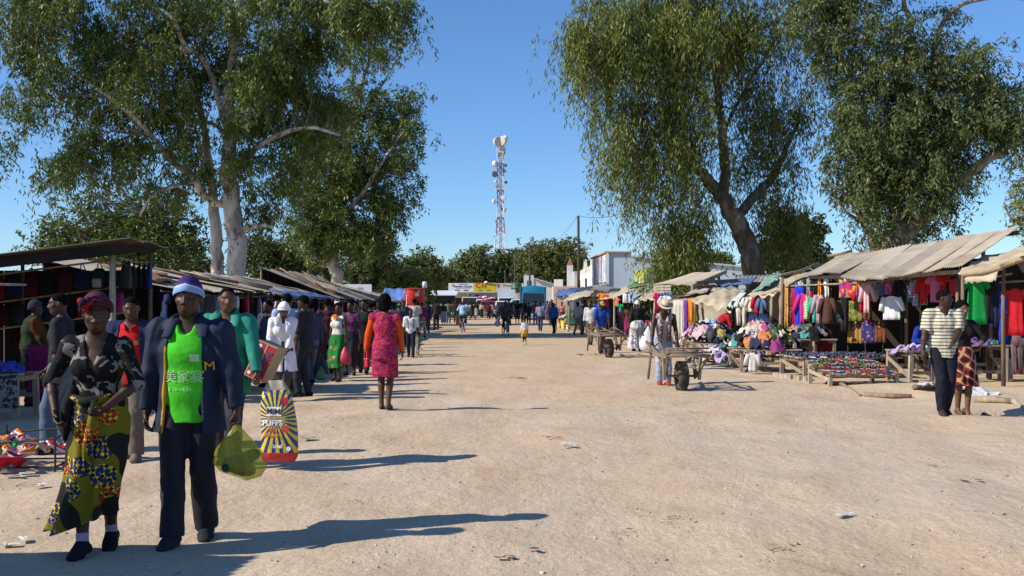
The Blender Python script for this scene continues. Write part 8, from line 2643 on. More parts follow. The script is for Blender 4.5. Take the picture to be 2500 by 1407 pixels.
# --- barrow men and shoppers, right
SCARF = two_tone('red_white_check', (.36, .30, .27), (.14, .025, .035), 'cells', 55, c3=(.05, .02, .03))
Jh = person('man in straw hat, grey vest and checked scarf pushing a wooden barrow', 1618, 937, 1.66, 186, 'm', dict(lf=(-.07, .06, .085), rf=(.06, -.04, .09), rpitch=-6, rw=(.285, .22, .80), lw=(-.24, .26, .82), rpole=(1, -.6, .1), lpole=(-1, -.6, .1), lean=12, pitch=24, rcurl=1.25, lcurl=1.25, rthumb=(-1, 0, 0), lthumb=(1, 0, 0), rpalm=(0, -1, 0), lpalm=(0, -1, 0)), 1,
   top=dict(mat=fab((.44, .40, .36)), sleeve=0, loose=.012, hem=.86, neck='v', vdepth=.12, name='vest'), bottom=dict(kind='trousers', mat=M('pale_jeans', (.30, .36, .44), .85, .3, 6, .4, 10, .02), loose=.024, wrinkle=.010), shoes=sh_((.34, .03, .025), fab((.10, .09, .09)), high=True), hair=dict(kind='hat', mat=M('straw', (.58, .47, .31), .85, .12, 20, .5, 60)), seed=30, vox=.0125)
mb = MB()
T_ = Jh['T']
for sx in (-1, 1):
 mb.tube([T_(sx * .045, -.07, 1.47) * Jh['size'], T_(sx * .085, .02, 1.46) * Jh['size'], T_(sx * .075, .13, 1.33) * Jh['size'], T_(sx * .085, .15, 1.15) * Jh['size'], T_(sx * .09, .16, .92) * Jh['size']], [.03, .034, .036, .038, .04], 9)
mb.build('scarf', SCARF, Jh['root'], smooth=True)
Jb = person('man in blue shirt and khaki cap pushing the far barrow', 1468, 862, 1.66, 186, 'm', dict(WALK2, rf=(.06, .10, .085), lf=(-.06, -.22, .13), lpitch=-34, rw=(.28, .20, .80), lw=(-.22, .24, .80), lean=14, pitch=22, rcurl=1.2, lcurl=1.2), 1, top=dict(mat=fab((.018, .06, .30)), sleeve=.45, loose=.024, hem=.84, collar=True, name='polo_shirt'), bottom=dict(kind='trousers', mat=fab((.10, .085, .07))), shoes=BLK_SHOE, hair=dict(kind='cap', mat=fab((.30, .24, .12))), seed=31)
person('man in pale grey shirt and brown trousers left of the blue barrow man', 1442, 842, 1.66, 160, 'm', dict(WALK, rf=(.08, -.10, .09)), 1, top=dict(mat=fab((.42, .42, .40)), sleeve=.9, loose=.022, hem=.82, collar=True), bottom=dict(kind='trousers', mat=fab((.10, .08, .065))), shoes=BLK_SHOE, hair=dict(kind='crop', grow=.004), seed=32)
person('man in pink shirt and khaki trousers walking away on the right', 1411, 818, 1.62, -30, 'm', dict(WALK2), 1, top=dict(mat=fab((.50, .33, .34)), sleeve=.5, loose=.022, hem=.84), bottom=dict(kind='trousers', mat=fab((.24, .19, .13))), shoes=BLK_SHOE, hair=dict(kind='crop', grow=.006), seed=33)
WPRT = two_tone('grey_rose_print', (.52, .50, .50), (.20, .18, .21), 'blotch', 9, duty=.55)
person('woman in black top, white cap and long grey print skirt seen from behind', 1556, 858, 1.64, 15, 'f', dict(STAND, lw=(-.22, .14, .96), rw=(.26, .06, .85)), 1, top=dict(mat=fab((.014, .014, .015)), sleeve=.9, loose=.02, hem=.94, neck='none'), bottom=dict(kind='skirt', mat=WPRT, z1=.10, z0=1.06, margin=.03, flare=.13, folds=9, amp=.02), shoes=BLK_SHOE, hair=dict(kind='wrap', mat=fab((.60, .57, .50)), rolls=1, grow=(.012, .014, .016)), fat=1.15, seed=34)
hbp = at(1541, 786, 33)
hb_ = empty('shoulder_bag', hbp + V((0, 0, -.1)), 0, 'brown leather shoulder bag of the grey skirt woman', 'bag')
MB().box((0, 0, 0), (.24, .10, .22)).build('bag_body', fab((.16, .07, .035)), hb_)
MB().tube([V((-.08, 0, .1)), V((-.03, 0, .42)), V((.03, 0, .62))], .012, 5).build('strap', fab((.12, .05, .03)), hb_)
carrier(at(1583, 796, 32.0), .62, .86, M('white_sack', (.60, .59, .60), .5, .1, 10, .6, 14, .03), 'large white plastic sack beside the grey skirt woman', 'plastic_sack', 'sack')
person('trader in red blouse stooping behind the left clothes heap', 1752, 880, 1.6, -75, 'f', dict(STAND, lean=42, pitch=8, lw=(-.05, .62, .92), rw=(.20, .58, .90)), 1, loc=(at(1748, 740, 27.4).x, 27.4), top=dict(mat=fab((.34, .012, .022)), sleeve=.5, loose=.022, hem=.9), bottom=dict(kind='skirt', mat=fab((.05, .02, .03)), z1=.3), shoes=SAND, hair=dict(kind='crop', grow=.015), seed=35)
# --- further figures: feet column, feet row, height, heading, top, bottom (trousers colour or skirt), label
MID = [(1003, 873, 1.40, 182, (.62, .61, .60), (.018, .018, .024), 't', 'schoolboy in white shirt and dark trousers walking toward the camera', dict(WALK)),
    (1030, 826, 1.58, 195, (.20, .02, .06), two_tone('cream_floral', (.42, .36, .26), (.12, .08, .07), 'blotch', 16), 's', 'woman in dark red top and cream floral skirt behind the schoolboy', dict(WALK)),
    (1012, 838, 1.74, 5, (.46, .42, .35), (.05, .05, .06), 't', 'man in beige shirt seen from behind near the schoolboy', dict(STAND)),
    (975, 850, 1.55, 10, (.03, .05, .05), (.03, .03, .04), 't', 'person with green cap and pale backpack left of the schoolboy', dict(STAND)),
    (1065, 806, 1.74, 10, (.035, .028, .03), (.018, .018, .02), 't', 'man in dark coat with red lining standing left of the street', dict(STAND)),
    (1048, 795, 1.62, 60, (.06, .05, .05), (.02, .08, .04), 's', 'woman in green wrapper beside the dark coat man', dict(STAND)),
    (1083, 794, 1.62, 0, (.03, .03, .035), (.30, .31, .34), 's', 'woman in grey skirt right of the dark coat man', dict(STAND)),
    (1095, 791, 1.74, 0, (.17, .15, .09), (.09, .11, .16), 't', 'man in olive jacket and blue jeans seen from behind', dict(STAND)),
    (1113, 789, 1.70, 180, (.02, .02, .024), (.03, .03, .04), 't', 'man in black standing left of the blue cyclist', dict(STAND)),
    (1154, 782, 1.60, 60, (.03, .028, .03), (.03, .03, .035), 't', 'slim person in dark clothes carrying a bag mid street', dict(WALK)),
    (1193, 780, 1.60, 180, (.14, .018, .02), (.02, .02, .025), 't', 'man in dark red jacket far up the street', dict(WALK)),
    (1200, 778, 1.62, 0, (.30, .40, .55), (.03, .03, .04), 't', 'man in light blue shirt far up the street', dict(STAND)),
    (1216, 785, 1.62, 180, (.05, .05, .045), (.02, .02, .025), 't', 'man in dark jacket left of the dark cyclist', dict(WALK)),
    (1242, 796, 1.86, 20, (.012, .012, .013), (.014, .014, .016), 't', 'tall man in black behind the dark cyclist', dict(STAND)),
    (1263, 791, 1.78, 180, (.014, .014, .015), (.10, .035, .025), 's', 'woman in black with rust skirt beside the white pickup', dict(STAND)),
    (1278, 790, 1.84, 180, (.013, .013, .015), (.018, .018, .02), 't', 'tall man in black in front of the blue truck', dict(STAND)),
    (1291, 791, 1.60, 170, (.02, .026, .06), (.02, .02, .03), 't', 'person in navy by the truck bumper', dict(STAND)),
    (1307, 792, 1.70, 175, (.46, .022, .018), (.10, .15, .22), 't', 'man in red t-shirt and jeans in front of the truck', dict(STAND)),
    (1319, 809, 1.58, -8, (.20, .22, .36), (.035, .04, .085), 't', 'boy in lilac-blue shirt and navy trousers walking away', dict(WALK)),
    (1353, 815, 1.60, 150, (.02, .09, .30), (.014, .014, .016), 't', 'man in royal blue t-shirt and black trousers stooping on the right', dict(WALK, lean=10, pitch=16)),
    (1347, 796, 1.78, 180, (.05, .04, .035), (.05, .04, .035), 't', 'man in dark brown carrying goods by the dark tarp stall', dict(STAND)),
    (1372, 796, 1.66, 150, (.36, .13, .15), (.08, .02, .025), 's', 'woman in pink blouse and maroon skirt at the dark tarp stall', dict(STAND)),
    (1336, 775, 1.70, 180, (.60, .58, .55), (.08, .08, .1), 't', 'person in white by the truck side', dict(STAND)),
    (1505, 820, 1.62, 160, (.56, .55, .52), (.12, .03, .04), 's', 'woman in white top at the awning stall', dict(STAND)),
    (1520, 822, 1.60, 120, (.42, .05, .24), (.05, .05, .07), 's', 'woman in bright pink blouse at the awning stall', dict(STAND, lean=12)),
    (1532, 830, 1.62, 200, (.10, .06, .05), (.25, .02, .10), 's', 'woman in brown top at the awning stall table', dict(STAND)),
    (1428, 815, 1.68, 180, (.06, .055, .05), (.06, .05, .045), 't', 'man in dark shirt behind the pink shirt man', dict(STAND)),
    (905, 893, 1.60, 0, (.10, .03, .06), (.05, .02, .05), 's', 'woman in plum dress half hidden by the red dress woman', dict(STAND)),
    (912, 872, 1.62, 30, (.36, .18, .24), (.06, .05, .08), 's', 'woman in pink top left of the red dress woman head', dict(STAND)),
    (1042, 812, 1.60, 200, (.03, .03, .09), (.03, .03, .05), 't', 'man in navy behind the floral skirt woman', dict(STAND))]
LP = [(655, 945, 1.62, 150, (.05, .05, .09), (.03, .03, .04), 't', 'man in dark blue shirt in shade behind the box', STAND), (778, 925, 1.6, 60, (.03, .03, .03), (.05, .02, .03), 's', 'woman in black bending at the shaded table', dict(STAND, lean=20)), (800, 912, 1.66, 20, (.09, .02, .03), (.03, .03, .04), 't', 'man in maroon shirt between purple jacket and green wrapper', STAND),
   (868, 893, 1.6, 200, (.06, .03, .07), (.03, .02, .05), 's', 'woman in dark plum left of the dark polo man', STAND), (925, 868, 1.64, 170, (.04, .04, .05), (.03, .03, .03), 't', 'man in charcoal shirt behind the red dress woman', STAND), (952, 858, 1.6, 30, (.20, .20, .24), (.05, .05, .07), 's', 'woman in pale grey left of the pale backpack', STAND),
   (985, 842, 1.66, 190, (.03, .05, .12), (.03, .03, .04), 't', 'man in blue overalls near the red booth', STAND), (1020, 815, 1.62, 0, (.10, .03, .03), (.02, .02, .03), 't', 'man in rust jacket near the red booth', WALK), (1040, 800, 1.6, 150, (.05, .10, .06), (.05, .03, .03), 's', 'woman in green top near the dark coat man', STAND)]
MID += LP
HR = [dict(kind='crop', grow=.006), dict(kind='crop', grow=.012), dict(kind='afro', grow=.018)]
for i, (px, py, H, hd, tc, bc_, kind, lab, ps) in enumerate(MID):
 bm = bc_ if isinstance(bc_, bpy.types.Material) else fab(bc_)
 if abs(hd - 180) < 60:
  ps = dict(ps, yaw=random.uniform(-25, 25))
 person(lab, px, py, H, hd, 'f' if kind == 's' else 'm', ps, 1 if i % 3 else 0, top=dict(mat=fab(tc), sleeve=[.5, .9, .45][i % 3], loose=.022, hem=.84 if kind == 't' else .95), bottom=dict(kind='trousers', mat=bm) if kind == 't' else dict(kind='skirt', mat=bm, z1=.22 + .1 * (i % 3), margin=.025, flare=.03, amp=.01, ns=40),
     shoes=BLK_SHOE if py > 800 else None, hair=HR[i % 3] if 'green cap' not in lab else dict(kind='cap', mat=fab((.02, .22, .10))), seed=50 + i, group='people further up the street' if py < 800 else None)
Jk = person('small child in white top and yellow shorts walking alone in the street', 1281, 843, .98, 20, 'f', dict(WALK, lf=(-.05, .16, .085), rf=(.06, -.14, .16), rpitch=-40), 1, top=dict(mat=fab((.64, .63, .62)), sleeve=.95, loose=.022, hem=.86, noBust=True), bottom=dict(kind='skirt', mat=fab((.46, .26, .03)), z1=.56, z0=1.0, margin=.03, flare=.05, folds=6, amp=.02), shoes=sh_((.4, .4, .4)), hair=dict(kind='crop', grow=.01), seed=99)
# distant crowd by the vehicles, each an individual
rc = random.Random(21)
CC = [('white', (.6, .6, .58)), ('red', (.40, .03, .03)), ('pale blue', (.3, .4, .55)), ('black', (.02, .02, .02)), ('pink', (.5, .22, .28)), ('yellow', (.5, .38, .06)), ('green', (.05, .2, .08)), ('purple', (.16, .08, .28)), ('grey', (.25, .25, .25)), ('navy', (.03, .04, .10)), ('orange', (.5, .16, .03)), ('beige', (.42, .34, .24))]
SPOT = [(1053, 777), (1061, 780), (1070, 776), (1078, 779), (1088, 777), (1099, 775), (1107, 778), (1118, 776), (1124, 779), (1108, 772), (1115, 771), (1126, 771), (1140, 774), (1145, 776), (1151, 775), (1157, 774), (1163, 776), (1169, 775), (1176, 777), (1182, 776), (1165, 771), (1173, 770), (1188, 772), (1178, 773), (1336, 785), (1342, 788), (1320, 782), (1056, 785), (1072, 788)]
NUMW = ['one', 'two', 'three', 'four', 'five', 'six', 'seven', 'eight', 'nine', 'ten', 'eleven', 'twelve', 'thirteen', 'fourteen', 'fifteen', 'sixteen', 'seventeen', 'eighteen', 'nineteen', 'twenty', 'twenty-one', 'twenty-two', 'twenty-three', 'twenty-four', 'twenty-five', 'twenty-six', 'twenty-seven', 'twenty-eight', 'twenty-nine']
order = sorted(range(len(SPOT)), key=lambda i: SPOT[i][0])
for r, i in enumerate(order):
 px, py = SPOT[i]
 cn, cc = CC[rc.randrange(len(CC))]
 bn, bc_ = CC[rc.choice([3, 8, 9, 11, 6, 7])]
 sk = rc.random() < .4
 person('distant figure in %s top and %s %s, number %s from the left' % (cn, bn, 'skirt' if sk else 'trousers', NUMW[r]), px, py, rc.uniform(1.56, 1.76), rc.choice([0, 180, 90, 270, 150]), 'f' if sk else 'm', rc.choice([WALK, WALK2, STAND]), 1,
     top=dict(mat=fab(cc), sleeve=rc.choice([.45, .9]), loose=.024, hem=.86), bottom=dict(kind='skirt', mat=fab(bc_), z1=.25, margin=.03, flare=.03, amp=.01, ns=24) if sk else dict(kind='trousers', mat=fab(bc_)), hair=HR[r % 3], seed=200 + i, vox=.038, group='people in the far crowd')
# BARROWS, BICYCLES, VEHICLES, GOODS, LITTER
RUBBER = M('tyre_rubber', (.040, .036, .032), .85, .25, 12, .5, 40, .01, dirt=(.16, .12, .085))
RIMM = M('rim_steel', (.10, .095, .09), .6, .3, 8, .2, 20)
POLEW = M('bark_pole', (.17, .125, .085), .9, .35, 6, .6, 26, .01)
def barrow(label, p, heading, sc=1.0):
 b = empty('wooden_barrow', (p[0], p[1], gnd(p).z), math.radians(heading), label, 'barrow', 'wooden handcarts in the street')
 b.scale = (sc, sc, sc)
 w = empty('wheel', (0, 0, .27))
 w.parent = b
 MB().torus((0, 0, 0), .185, .088, (1, 0, 0), 32, 12, flat=1.12).build('tyre', RUBBER, w, smooth=True)
 mb = MB()
 for k in range(40):
  a = 2 * math.pi * k / 40
  c = V((0, math.cos(a) * .272, math.sin(a) * .272))
  for sx in (-1, 0, 1):
   mb.box(c + V((sx * .05 + .012 * (k % 2), 0, 0)), (.04, .020, .012), Matrix.Rotation(a + math.pi / 2, 3, 'X'))
 tag(mb.build('tread', RUBBER, w), kind='stuff')
 MB().lathe([(.03, -.05), (.13, -.05), (.14, -.02), (.10, 0), (.14, .02), (.13, .05), (.03, .05)], 20, (0, 0, 0), rot('Y', 90)).build('rim', RIMM, w, smooth=True)
 MB().tube([V((-.30, 0, .27)), V((.30, 0, .27))], .022, 8).build('axle', RIMM, b, smooth=True)
 for sx in (-1, 1):
  MB().tube([V((sx * .27, -1.62, .84)), V((sx * .28, -1.1, .76)), V((sx * .36, -.3, .66)), V((sx * .40, .50, .62))], [.026, .03, .033, .028], 8).build('side_pole', POLEW, b, smooth=True)
  MB().tube([V((sx * .27, .05, .26)), V((sx * .34, -.50, .67))], [.03, .026], 7).build('strut', POLEW, b, smooth=True)
  MB().tube([V((sx * .27, -.05, .26)), V((sx * .38, .42, .63))], [.03, .026], 7).build('strut', POLEW, b, smooth=True)
  MB().beam((sx * .33, .02, .20), (sx * .35, .06, .68), .05, .06).build('upright', wood(1), b)
  MB().tube([V((sx * .40, -.72, .72)), V((sx * .46, -.70, .16))], [.028, .024], 7).build('leg', POLEW, b, smooth=True)
  MB().tube([V((sx * .42, .50, .64)), V((sx * .30, -.45, .88)), V((sx * .28, -.9, .78))], [.02, .02, .018], 6).build('side_rail', POLEW, b, smooth=True)
 for k in range(13):
  y = -.92 + k * .115
  hw = .36 + .06 * (y + .9)
  MB().tube([V((-hw - random.uniform(.03, .10), y, .685 - .045 * (y + .9) / 1.4)), V((0, y + random.uniform(-.02, .02), .70 - .045 * (y + .9) / 1.4)), V((hw + random.uniform(.03, .10), y, .685 - .045 * (y + .9) / 1.4))], [.017, .019, .015], 6).build('slat', POLEW if k % 3 else wood(1), b, smooth=True)
 for k in range(3):
  MB().tube([V((-.40, .46 - .02 * k, .66 + .07 * k)), V((.42, .47 - .02 * k, .66 + .07 * k))], .016, 6).build('front_bar', POLEW, b, smooth=True)
 MB().tube([V((-.29, -1.45, .83)), V((.29, -1.45, .83))], .016, 6).build('handle_bar', POLEW, b, smooth=True)
 return b
p = gr(1664, 951)
barrow('wooden pole barrow with a fat car tyre pushed by the straw hat man', p, 186)
p = gr(1487, 873)
barrow('wooden pole barrow with one tyre pushed by the blue shirt man', p, 192)
BIKEB = M('bike_black', (.02, .02, .024), .4, .1, 6, 0)
def bicycle(label, p, heading, col):
 b = empty('bicycle', (p[0], p[1], gnd(p).z), math.radians(heading), label, 'bicycle')
 fm = M('bike_paint', col, .4, .1, 6, 0)
 for y in (-.53, .53):
  w = empty('wheel', (0, y, .335))
  w.parent = b
  MB().torus((0, 0, 0), .315, .021, (1, 0, 0), 30, 6).build('tyre', RUBBER, w, smooth=True)
  MB().torus((0, 0, 0), .29, .010, (1, 0, 0), 28, 5).build('rim', WHT_ST, w, smooth=True)
  mb = MB()
  for k in range(12):
   a = 2 * math.pi * k / 12
   mb.tube([V((.02 * (-1) ** k, 0, 0)), V((0, math.cos(a) * .29, math.sin(a) * .29))], .003, 4, cap=False)
  mb.build('spokes', WHT_ST, w)
 bb, st, hd = V((0, -.05, .29)), V((0, -.22, .80)), V((0, .36, .84))
 mb = MB()
 for a, c, r in ((bb, st, .016), (bb, hd + V((0, .02, -.12)), .018), (st, hd, .015), (bb, V((0, -.53, .335)), .011), (st, V((0, -.53, .335)), .009), (hd, V((0, .53, .335)), .014), (hd, hd + V((0, -.03, .12)), .014)):
  mb.tube([a, c], r, 7)
 mb.build('frame', fm, b, smooth=True)
 hb = hd + V((0, -.03, .14))
 MB().tube([hb + V((-.29, -.10, 0)), hb + V((-.22, .0, .02)), hb, hb + V((.22, .0, .02)), hb + V((.29, -.10, 0))], .012, 7).build('handlebar', RIMM, b, smooth=True)
 MB().hexa([V((-.07, -.36, .87)), V((-.07, -.36, .91)), V((-.025, -.08, .87)), V((-.025, -.08, .91)), V((.07, -.36, .87)), V((.07, -.36, .91)), V((.025, -.08, .87)), V((.025, -.08, .91))]).build('saddle', BIKEB, b)
 MB().tube([st, V((0, -.24, .88))], .013, 6).build('seat_post', RIMM, b)
 MB().torus(bb + V((.05, 0, 0)), .09, .008, (1, 0, 0), 18, 5).build('chainwheel', RIMM, b)
 for s in (-1, 1):
  MB().tube([bb + V((s * .06, 0, 0)), bb + V((s * .08, s * .12, -.12 * s))], .009, 5).build('crank', RIMM, b)
  MB().box(bb + V((s * .13, s * .12, -.12 * s)), (.09, .07, .02)).build('pedal', BIKEB, b)
 MB().box((0, -.50, .72), (.16, .36, .02)).build('carrier_rack', RIMM, b)
 MB().tube([V((0, -.53, .335)), V((.07, -.60, .71))], .007, 5).build('rack_stay', RIMM, b)
 return b
RIDE = dict(pelvis=(0, -.22, .96), lean=24, lf=(-.13, -.15, .27), rf=(.13, .09, .50), lw=(-.27, .26, 1.0), rw=(.27, .26, 1.0), lpole=(-1, -.3, -.3), rpole=(1, -.3, -.3), lcurl=1.1, rcurl=1.1, pitch=-8)
p = gr(1131, 812)
bicycle('blue bicycle ridden away by the red cap cyclist', p, -4, (.12, .12, .42))
Jc = person('cyclist in pale blue shirt numbered 14 and red cap riding away', 0, 0, 1.70, -4, 'm', RIDE, 1, loc=(p.x, p.y), top=dict(mat=fab((.30, .44, .60)), sleeve=.45, loose=.028, hem=.88), bottom=dict(kind='trousers', mat=fab((.05, .06, .055))), shoes=sh_((.45, .42, .40)), hair=dict(kind='cap', mat=fab((.22, .015, .02))), seed=140, vox=.022)
print_on(Jc['top_obj'], Jc['root'], '14', .20, 0, 1.28, INKN, bold=.006, side=-1)
sk = empty('satchel', (p.x - .28, p.y - .35, .62), 0, 'brown bag hanging at the left of the red cap cyclist', 'bag')
MB().box((0, 0, 0), (.18, .34, .42)).build('bag_body', fab((.11, .04, .025)), sk)
MB().tube([V((0, 0, .2)), V((.08, .1, .45)), V((.16, .1, .42))], .012, 5).build('strap', fab((.09, .035, .02)), sk)
p = gr(1234, 820)
bicycle('grey bicycle ridden toward the camera', p, 192, (.10, .10, .11))
person('cyclist in dark grey shirt riding toward the camera', 0, 0, 1.70, 192, 'm', RIDE, 1, loc=(p.x, p.y), top=dict(mat=fab((.06, .06, .075)), sleeve=.6, loose=.028, hem=.88), bottom=dict(kind='trousers', mat=fab((.03, .03, .035))), shoes=BLK_SHOE, hair=dict(kind='crop', grow=.006), seed=141, vox=.022)
carrier(V((p.x - .38, p.y - .3, .86)), .32, .40, M('pink_white_film', (.56, .42, .42), .4, .2, 14, .5, 20, .02), 'pale plastic bag on the dark cyclist handlebar')
p = gr(1019, 866)
bicycle('black bicycle standing behind the schoolboy', p, 8, (.02, .02, .022))
bpk = empty('school_bag', (gr(1003, 873).x, gr(1003, 873).y + .17, .92), 0, 'dark school bag on the schoolboy back', 'backpack')
MB().ell((0, 0, 0), (.14, .08, .2), None, 12, 8).build('bag_body', fab((.03, .03, .04)), bpk, smooth=True)
for sx in (-1, 1):
 MB().tube([V((sx * .09, 0, .16)), V((sx * .10, -.15, .26)), V((sx * .10, -.29, .18)), V((sx * .10, -.28, -.05))], .014, 6).build('strap', fab((.03, .03, .04)), bpk)
GLASS = M('windscreen', (.02, .025, .03), .12, .1, 2, 0, spec=.6)
CHR = M('bumper_grey', (.25, .25, .26), .5, .1, 3, 0)
LAMP = M('headlamp', (.62, .62, .58), .2, .05, 3, 0)
def vehicle(name, label, px, Y, w, hb, ht, L, col, cat, nose=.0, deflect=False, box=None, load=None, rake=.25, heading=180, group='vehicles parked at the far end of the street', rough=.35, wr=.38, slots=True):
 """front faces -y local (the camera); hb: bonnet/waist height, ht: roof height"""
 X = at(px, 740, Y).x
 r = empty(name, (X, Y, 0), math.radians(heading - 180), label, cat, group)
 m = M('vehicle_paint', col, rough, .06, 1, 0, spec=.5)
 hw = w / 2
 z0 = .38
 mb = MB()
 # waist body with nose
 mb.hexa([V((-hw, 0, z0)), V((-hw, .04, hb)), V((-hw, L, z0)), V((-hw, L, hb)), V((hw, 0, z0)), V((hw, .04, hb)), V((hw, L, z0)), V((hw, L, hb))])
 # cabin
 cl = min(L - nose - .1, 2.0 if box else L - nose - .05)
 mb.hexa([V((-hw * .99, nose + .03, hb)), V((-hw * .90, nose + rake, ht)), V((-hw * .99, nose + cl, hb)), V((-hw * .90, nose + cl, ht)), V((hw * .99, nose + .03, hb)), V((hw * .90, nose + rake, ht)), V((hw * .99, nose + cl, hb)), V((hw * .90, nose + cl, ht))])
 o = mb.build('body', m, r)
 bv = o.modifiers.new('soft_edges', 'BEVEL')
 bv.width = .07
 bv.segments = 3
 # windscreen laid on the raked front
 a, b = V((0, nose + .03, hb)), V((0, nose + rake, ht))
 n = (b - a).normalized()
 out = V((0, -n.z, n.y)) * .012
 p0, p1 = a.lerp(b, .10) + out, a.lerp(b, .88) + out
 MB().hexa([p0 + V((-hw * .88, 0, 0)), p1 + V((-hw * .80, 0, 0)), p0 + V((-hw * .88, .02, 0)), p1 + V((-hw * .80, .02, 0)), p0 + V((hw * .88, 0, 0)), p1 + V((hw * .80, 0, 0)), p0 + V((hw * .88, .02, 0)), p1 + V((hw * .80, .02, 0))]).build('windscreen', GLASS, r)
 for s in (-1, 1):
  MB().box((s * hw * .955, nose + cl * .45 + .1, (hb + ht) / 2), (.04, cl * .55, (ht - hb) * .6), rot('Y', s * -4)).build('side_window', GLASS, r)
  MB().box((s * hw * .74, -.025, hb - .28), (w * .17, .06, .17)).build('headlight', LAMP, r)
  MB().box((s * (hw + .13), nose + .12, hb + .25), (.16, .06, .26)).build('mirror', RIMM, r)
  for y in (.75, L - .8):
   MB().lathe([(.1, -.10), (wr * .6, -.11), (wr, -.09), (wr, .09), (wr * .6, .11), (.1, .10)], 16, (s * (hw - .12), y, wr), rot('Y', 90)).build('wheel', RUBBER, r, smooth=False)
 MB().box((0, -.06, .50), (w * .98, .14, .20)).build('bumper', CHR, r)
 MB().box((0, -.02, hb - .29), (w * .50, .05, .20)).build('grille', RIMM, r)
 MB().box((0, -.14, .50), (.42, .02, .10)).build('number_plate', SIGNW, r)
 for s in (-.3, .35):
  MB().tube([p0 + V((s * hw, -.02, .02)), p0.lerp(p1, .5) + V((s * hw + .25 * hw, -.02, 0))], .012, 4).build('wiper', INKK, r)
 if deflect:
  mb = MB()
  P = []
  for j in range(7):
   t = j / 6
   row = []
   for i in range(9):
    u = -1 + 2 * i / 8
    row.append(V((u * hw * (.90 - .06 * t), nose + rake + .05 + 1.1 * t ** 1.5 + .25 * u * u, ht - .02 + .62 * math.sin(t * 1.5) * (1 - .12 * u * u))))
   P.append(row)
  mb.grid(P)
  mb.build('roof_deflector', m, r, smooth=True)
 if box:
  bz, bm, bw = box
  MB().box((0, nose + cl + .15 + (L - nose - cl) / 2, (z0 + .4 + bz) / 2), (bw, L - nose - cl, bz - z0 - .4)).build('cargo_box', bm, r)
 if load:
  rl_ = random.Random(label)
  for k in range(load):
   MB().ell((rl_.uniform(-hw * .7, hw * .7), nose + rl_.uniform(.4, max(.8, L - nose - .5)), ht + rl_.uniform(.08, .3)), (rl_.uniform(.18, .4), rl_.uniform(.2, .4), rl_.uniform(.1, .2)), None, 8, 6).build('roof_load', fab(list(CN.values())[rl_.randrange(len(CN))]), r, smooth=True)
 return r
BLUET = (.015, .14, .24)
vehicle('blue_truck', 'large glossy blue truck with roof deflector at the far right of the street', 1303, 94, 2.35, 1.45, 2.65, 7.5, BLUET, 'truck', .0, True, (3.15, M('blue_box', (.02, .07, .13), .6, .1, 2, 0), 2.5), wr=.48, rough=.25)
vehicle('white_box_truck', 'white box truck left of the blue truck', 1236, 112, 2.0, 1.25, 2.25, 7, (.60, .62, .64), 'truck', .0, False, (3.15, M('box_white', (.55, .60, .66), .5, .08, 2, 0), 2.05), wr=.42)
vehicle('white_pickup', 'white pickup with wide windscreen in front of the box truck', 1229, 99, 1.72, 1.02, 1.80, 4.6, (.66, .66, .66), 'pickup', .9, rake=.45, wr=.34)
vehicle('white_van', 'white van behind the group of people in black', 1268, 101, 1.78, 1.10, 1.98, 4.8, (.62, .63, .64), 'van', .55, rake=.5, wr=.34)
vehicle('red_van', 'red minivan with goods on its roof', 1191, 112, 1.62, 1.0, 1.85, 4.2, (.40, .035, .03), 'van', .3, rake=.4, load=6, wr=.32)
vehicle('white_minibus', 'white minibus with roof load just left of the red minivan', 1178, 121, 1.70, 1.1, 2.05, 4.6, (.62, .60, .56), 'minibus', .35, rake=.4, load=7, wr=.33)
vehicle('cream_bus', 'cream bus with a loaded roof at the end of the street', 1147, 122, 2.1, 1.25, 2.35, 7.5, (.50, .50, .40), 'bus', .0, rake=.2, load=8, wr=.45)
vehicle('grey_car', 'small grey car behind the crowd on the left', 1104, 106, 1.6, .88, 1.42, 4.0, (.20, .23, .28), 'car', 1.1, rake=.6, wr=.31)
# goods by the dark tarp stall and mid right
def bucket(px, py, d, h, col, label, rim=None, lid=False):
 p = gr(px, py)
 b = empty('bucket', gnd(p), 0, label, 'bucket')
 MB().lathe([(d * .40, 0), (d * .5, h), (d * .48, h), (d * .38, .02)], 16, cap=False).build('bucket_body', fab(col, .5), b, smooth=True)
 MB().torus((0, 0, h), d * .51, .015, (0, 0, 1), 18, 5).build('rim', fab(rim or col, .5), b)
 MB().tube([V((-d * .5, 0, h)), V((-d * .3, -.12, h - .06)), V((d * .3, -.12, h - .06)), V((d * .5, 0, h))], .006, 5).build('handle', GRYST, b)
 if lid:
  MB().lathe([(d * .5, h + .01), (d * .3, h + .03), (.01, h + .035)], 14).build('lid', fab(rim or col, .5), b)
 return b
bucket(1377, 803, .42, .50, (.62, .50, .02), 'bright yellow bucket standing by the dark tarp stall')
bucket(1388, 804, .34, .30, (.6, .6, .58), 'white tub right of the yellow bucket')
bucket(1366, 802, .36, .36, (.42, .34, .16), 'straw-coloured basket left of the yellow bucket')
for k in range(3):
 c = empty('green_crate', (at(1396, 740, 60).x, 60 - .02 * k, .42 + .27 * k), .1 * k, 'green plastic crate, %s of the stack by the dark tarp stall' % ['bottom', 'middle', 'top'][k], 'crate', 'stacked green crates')
 for z in (.04, .12, .20):
  for (a, b) in (((-.35, -.22), (.35, -.22)), ((-.35, .22), (.35, .22)), ((-.35, -.22), (-.35, .22)), ((.35, -.22), (.35, .22))):
   MB().beam((a[0], a[1], z), (b[0], b[1], z), .02, .05).build('slat', fab((.02, .26, .16), .5), c)
 MB().box((0, 0, .02), (.68, .42, .02)).build('crate_floor', fab((.02, .20, .12), .5), c)
tt = table('low table under the stacked green crates', at(1396, 740, 60).x - .5, at(1396, 740, 60).x + .5, 59.6, 60.5, .40, nslat=4, brace=False)
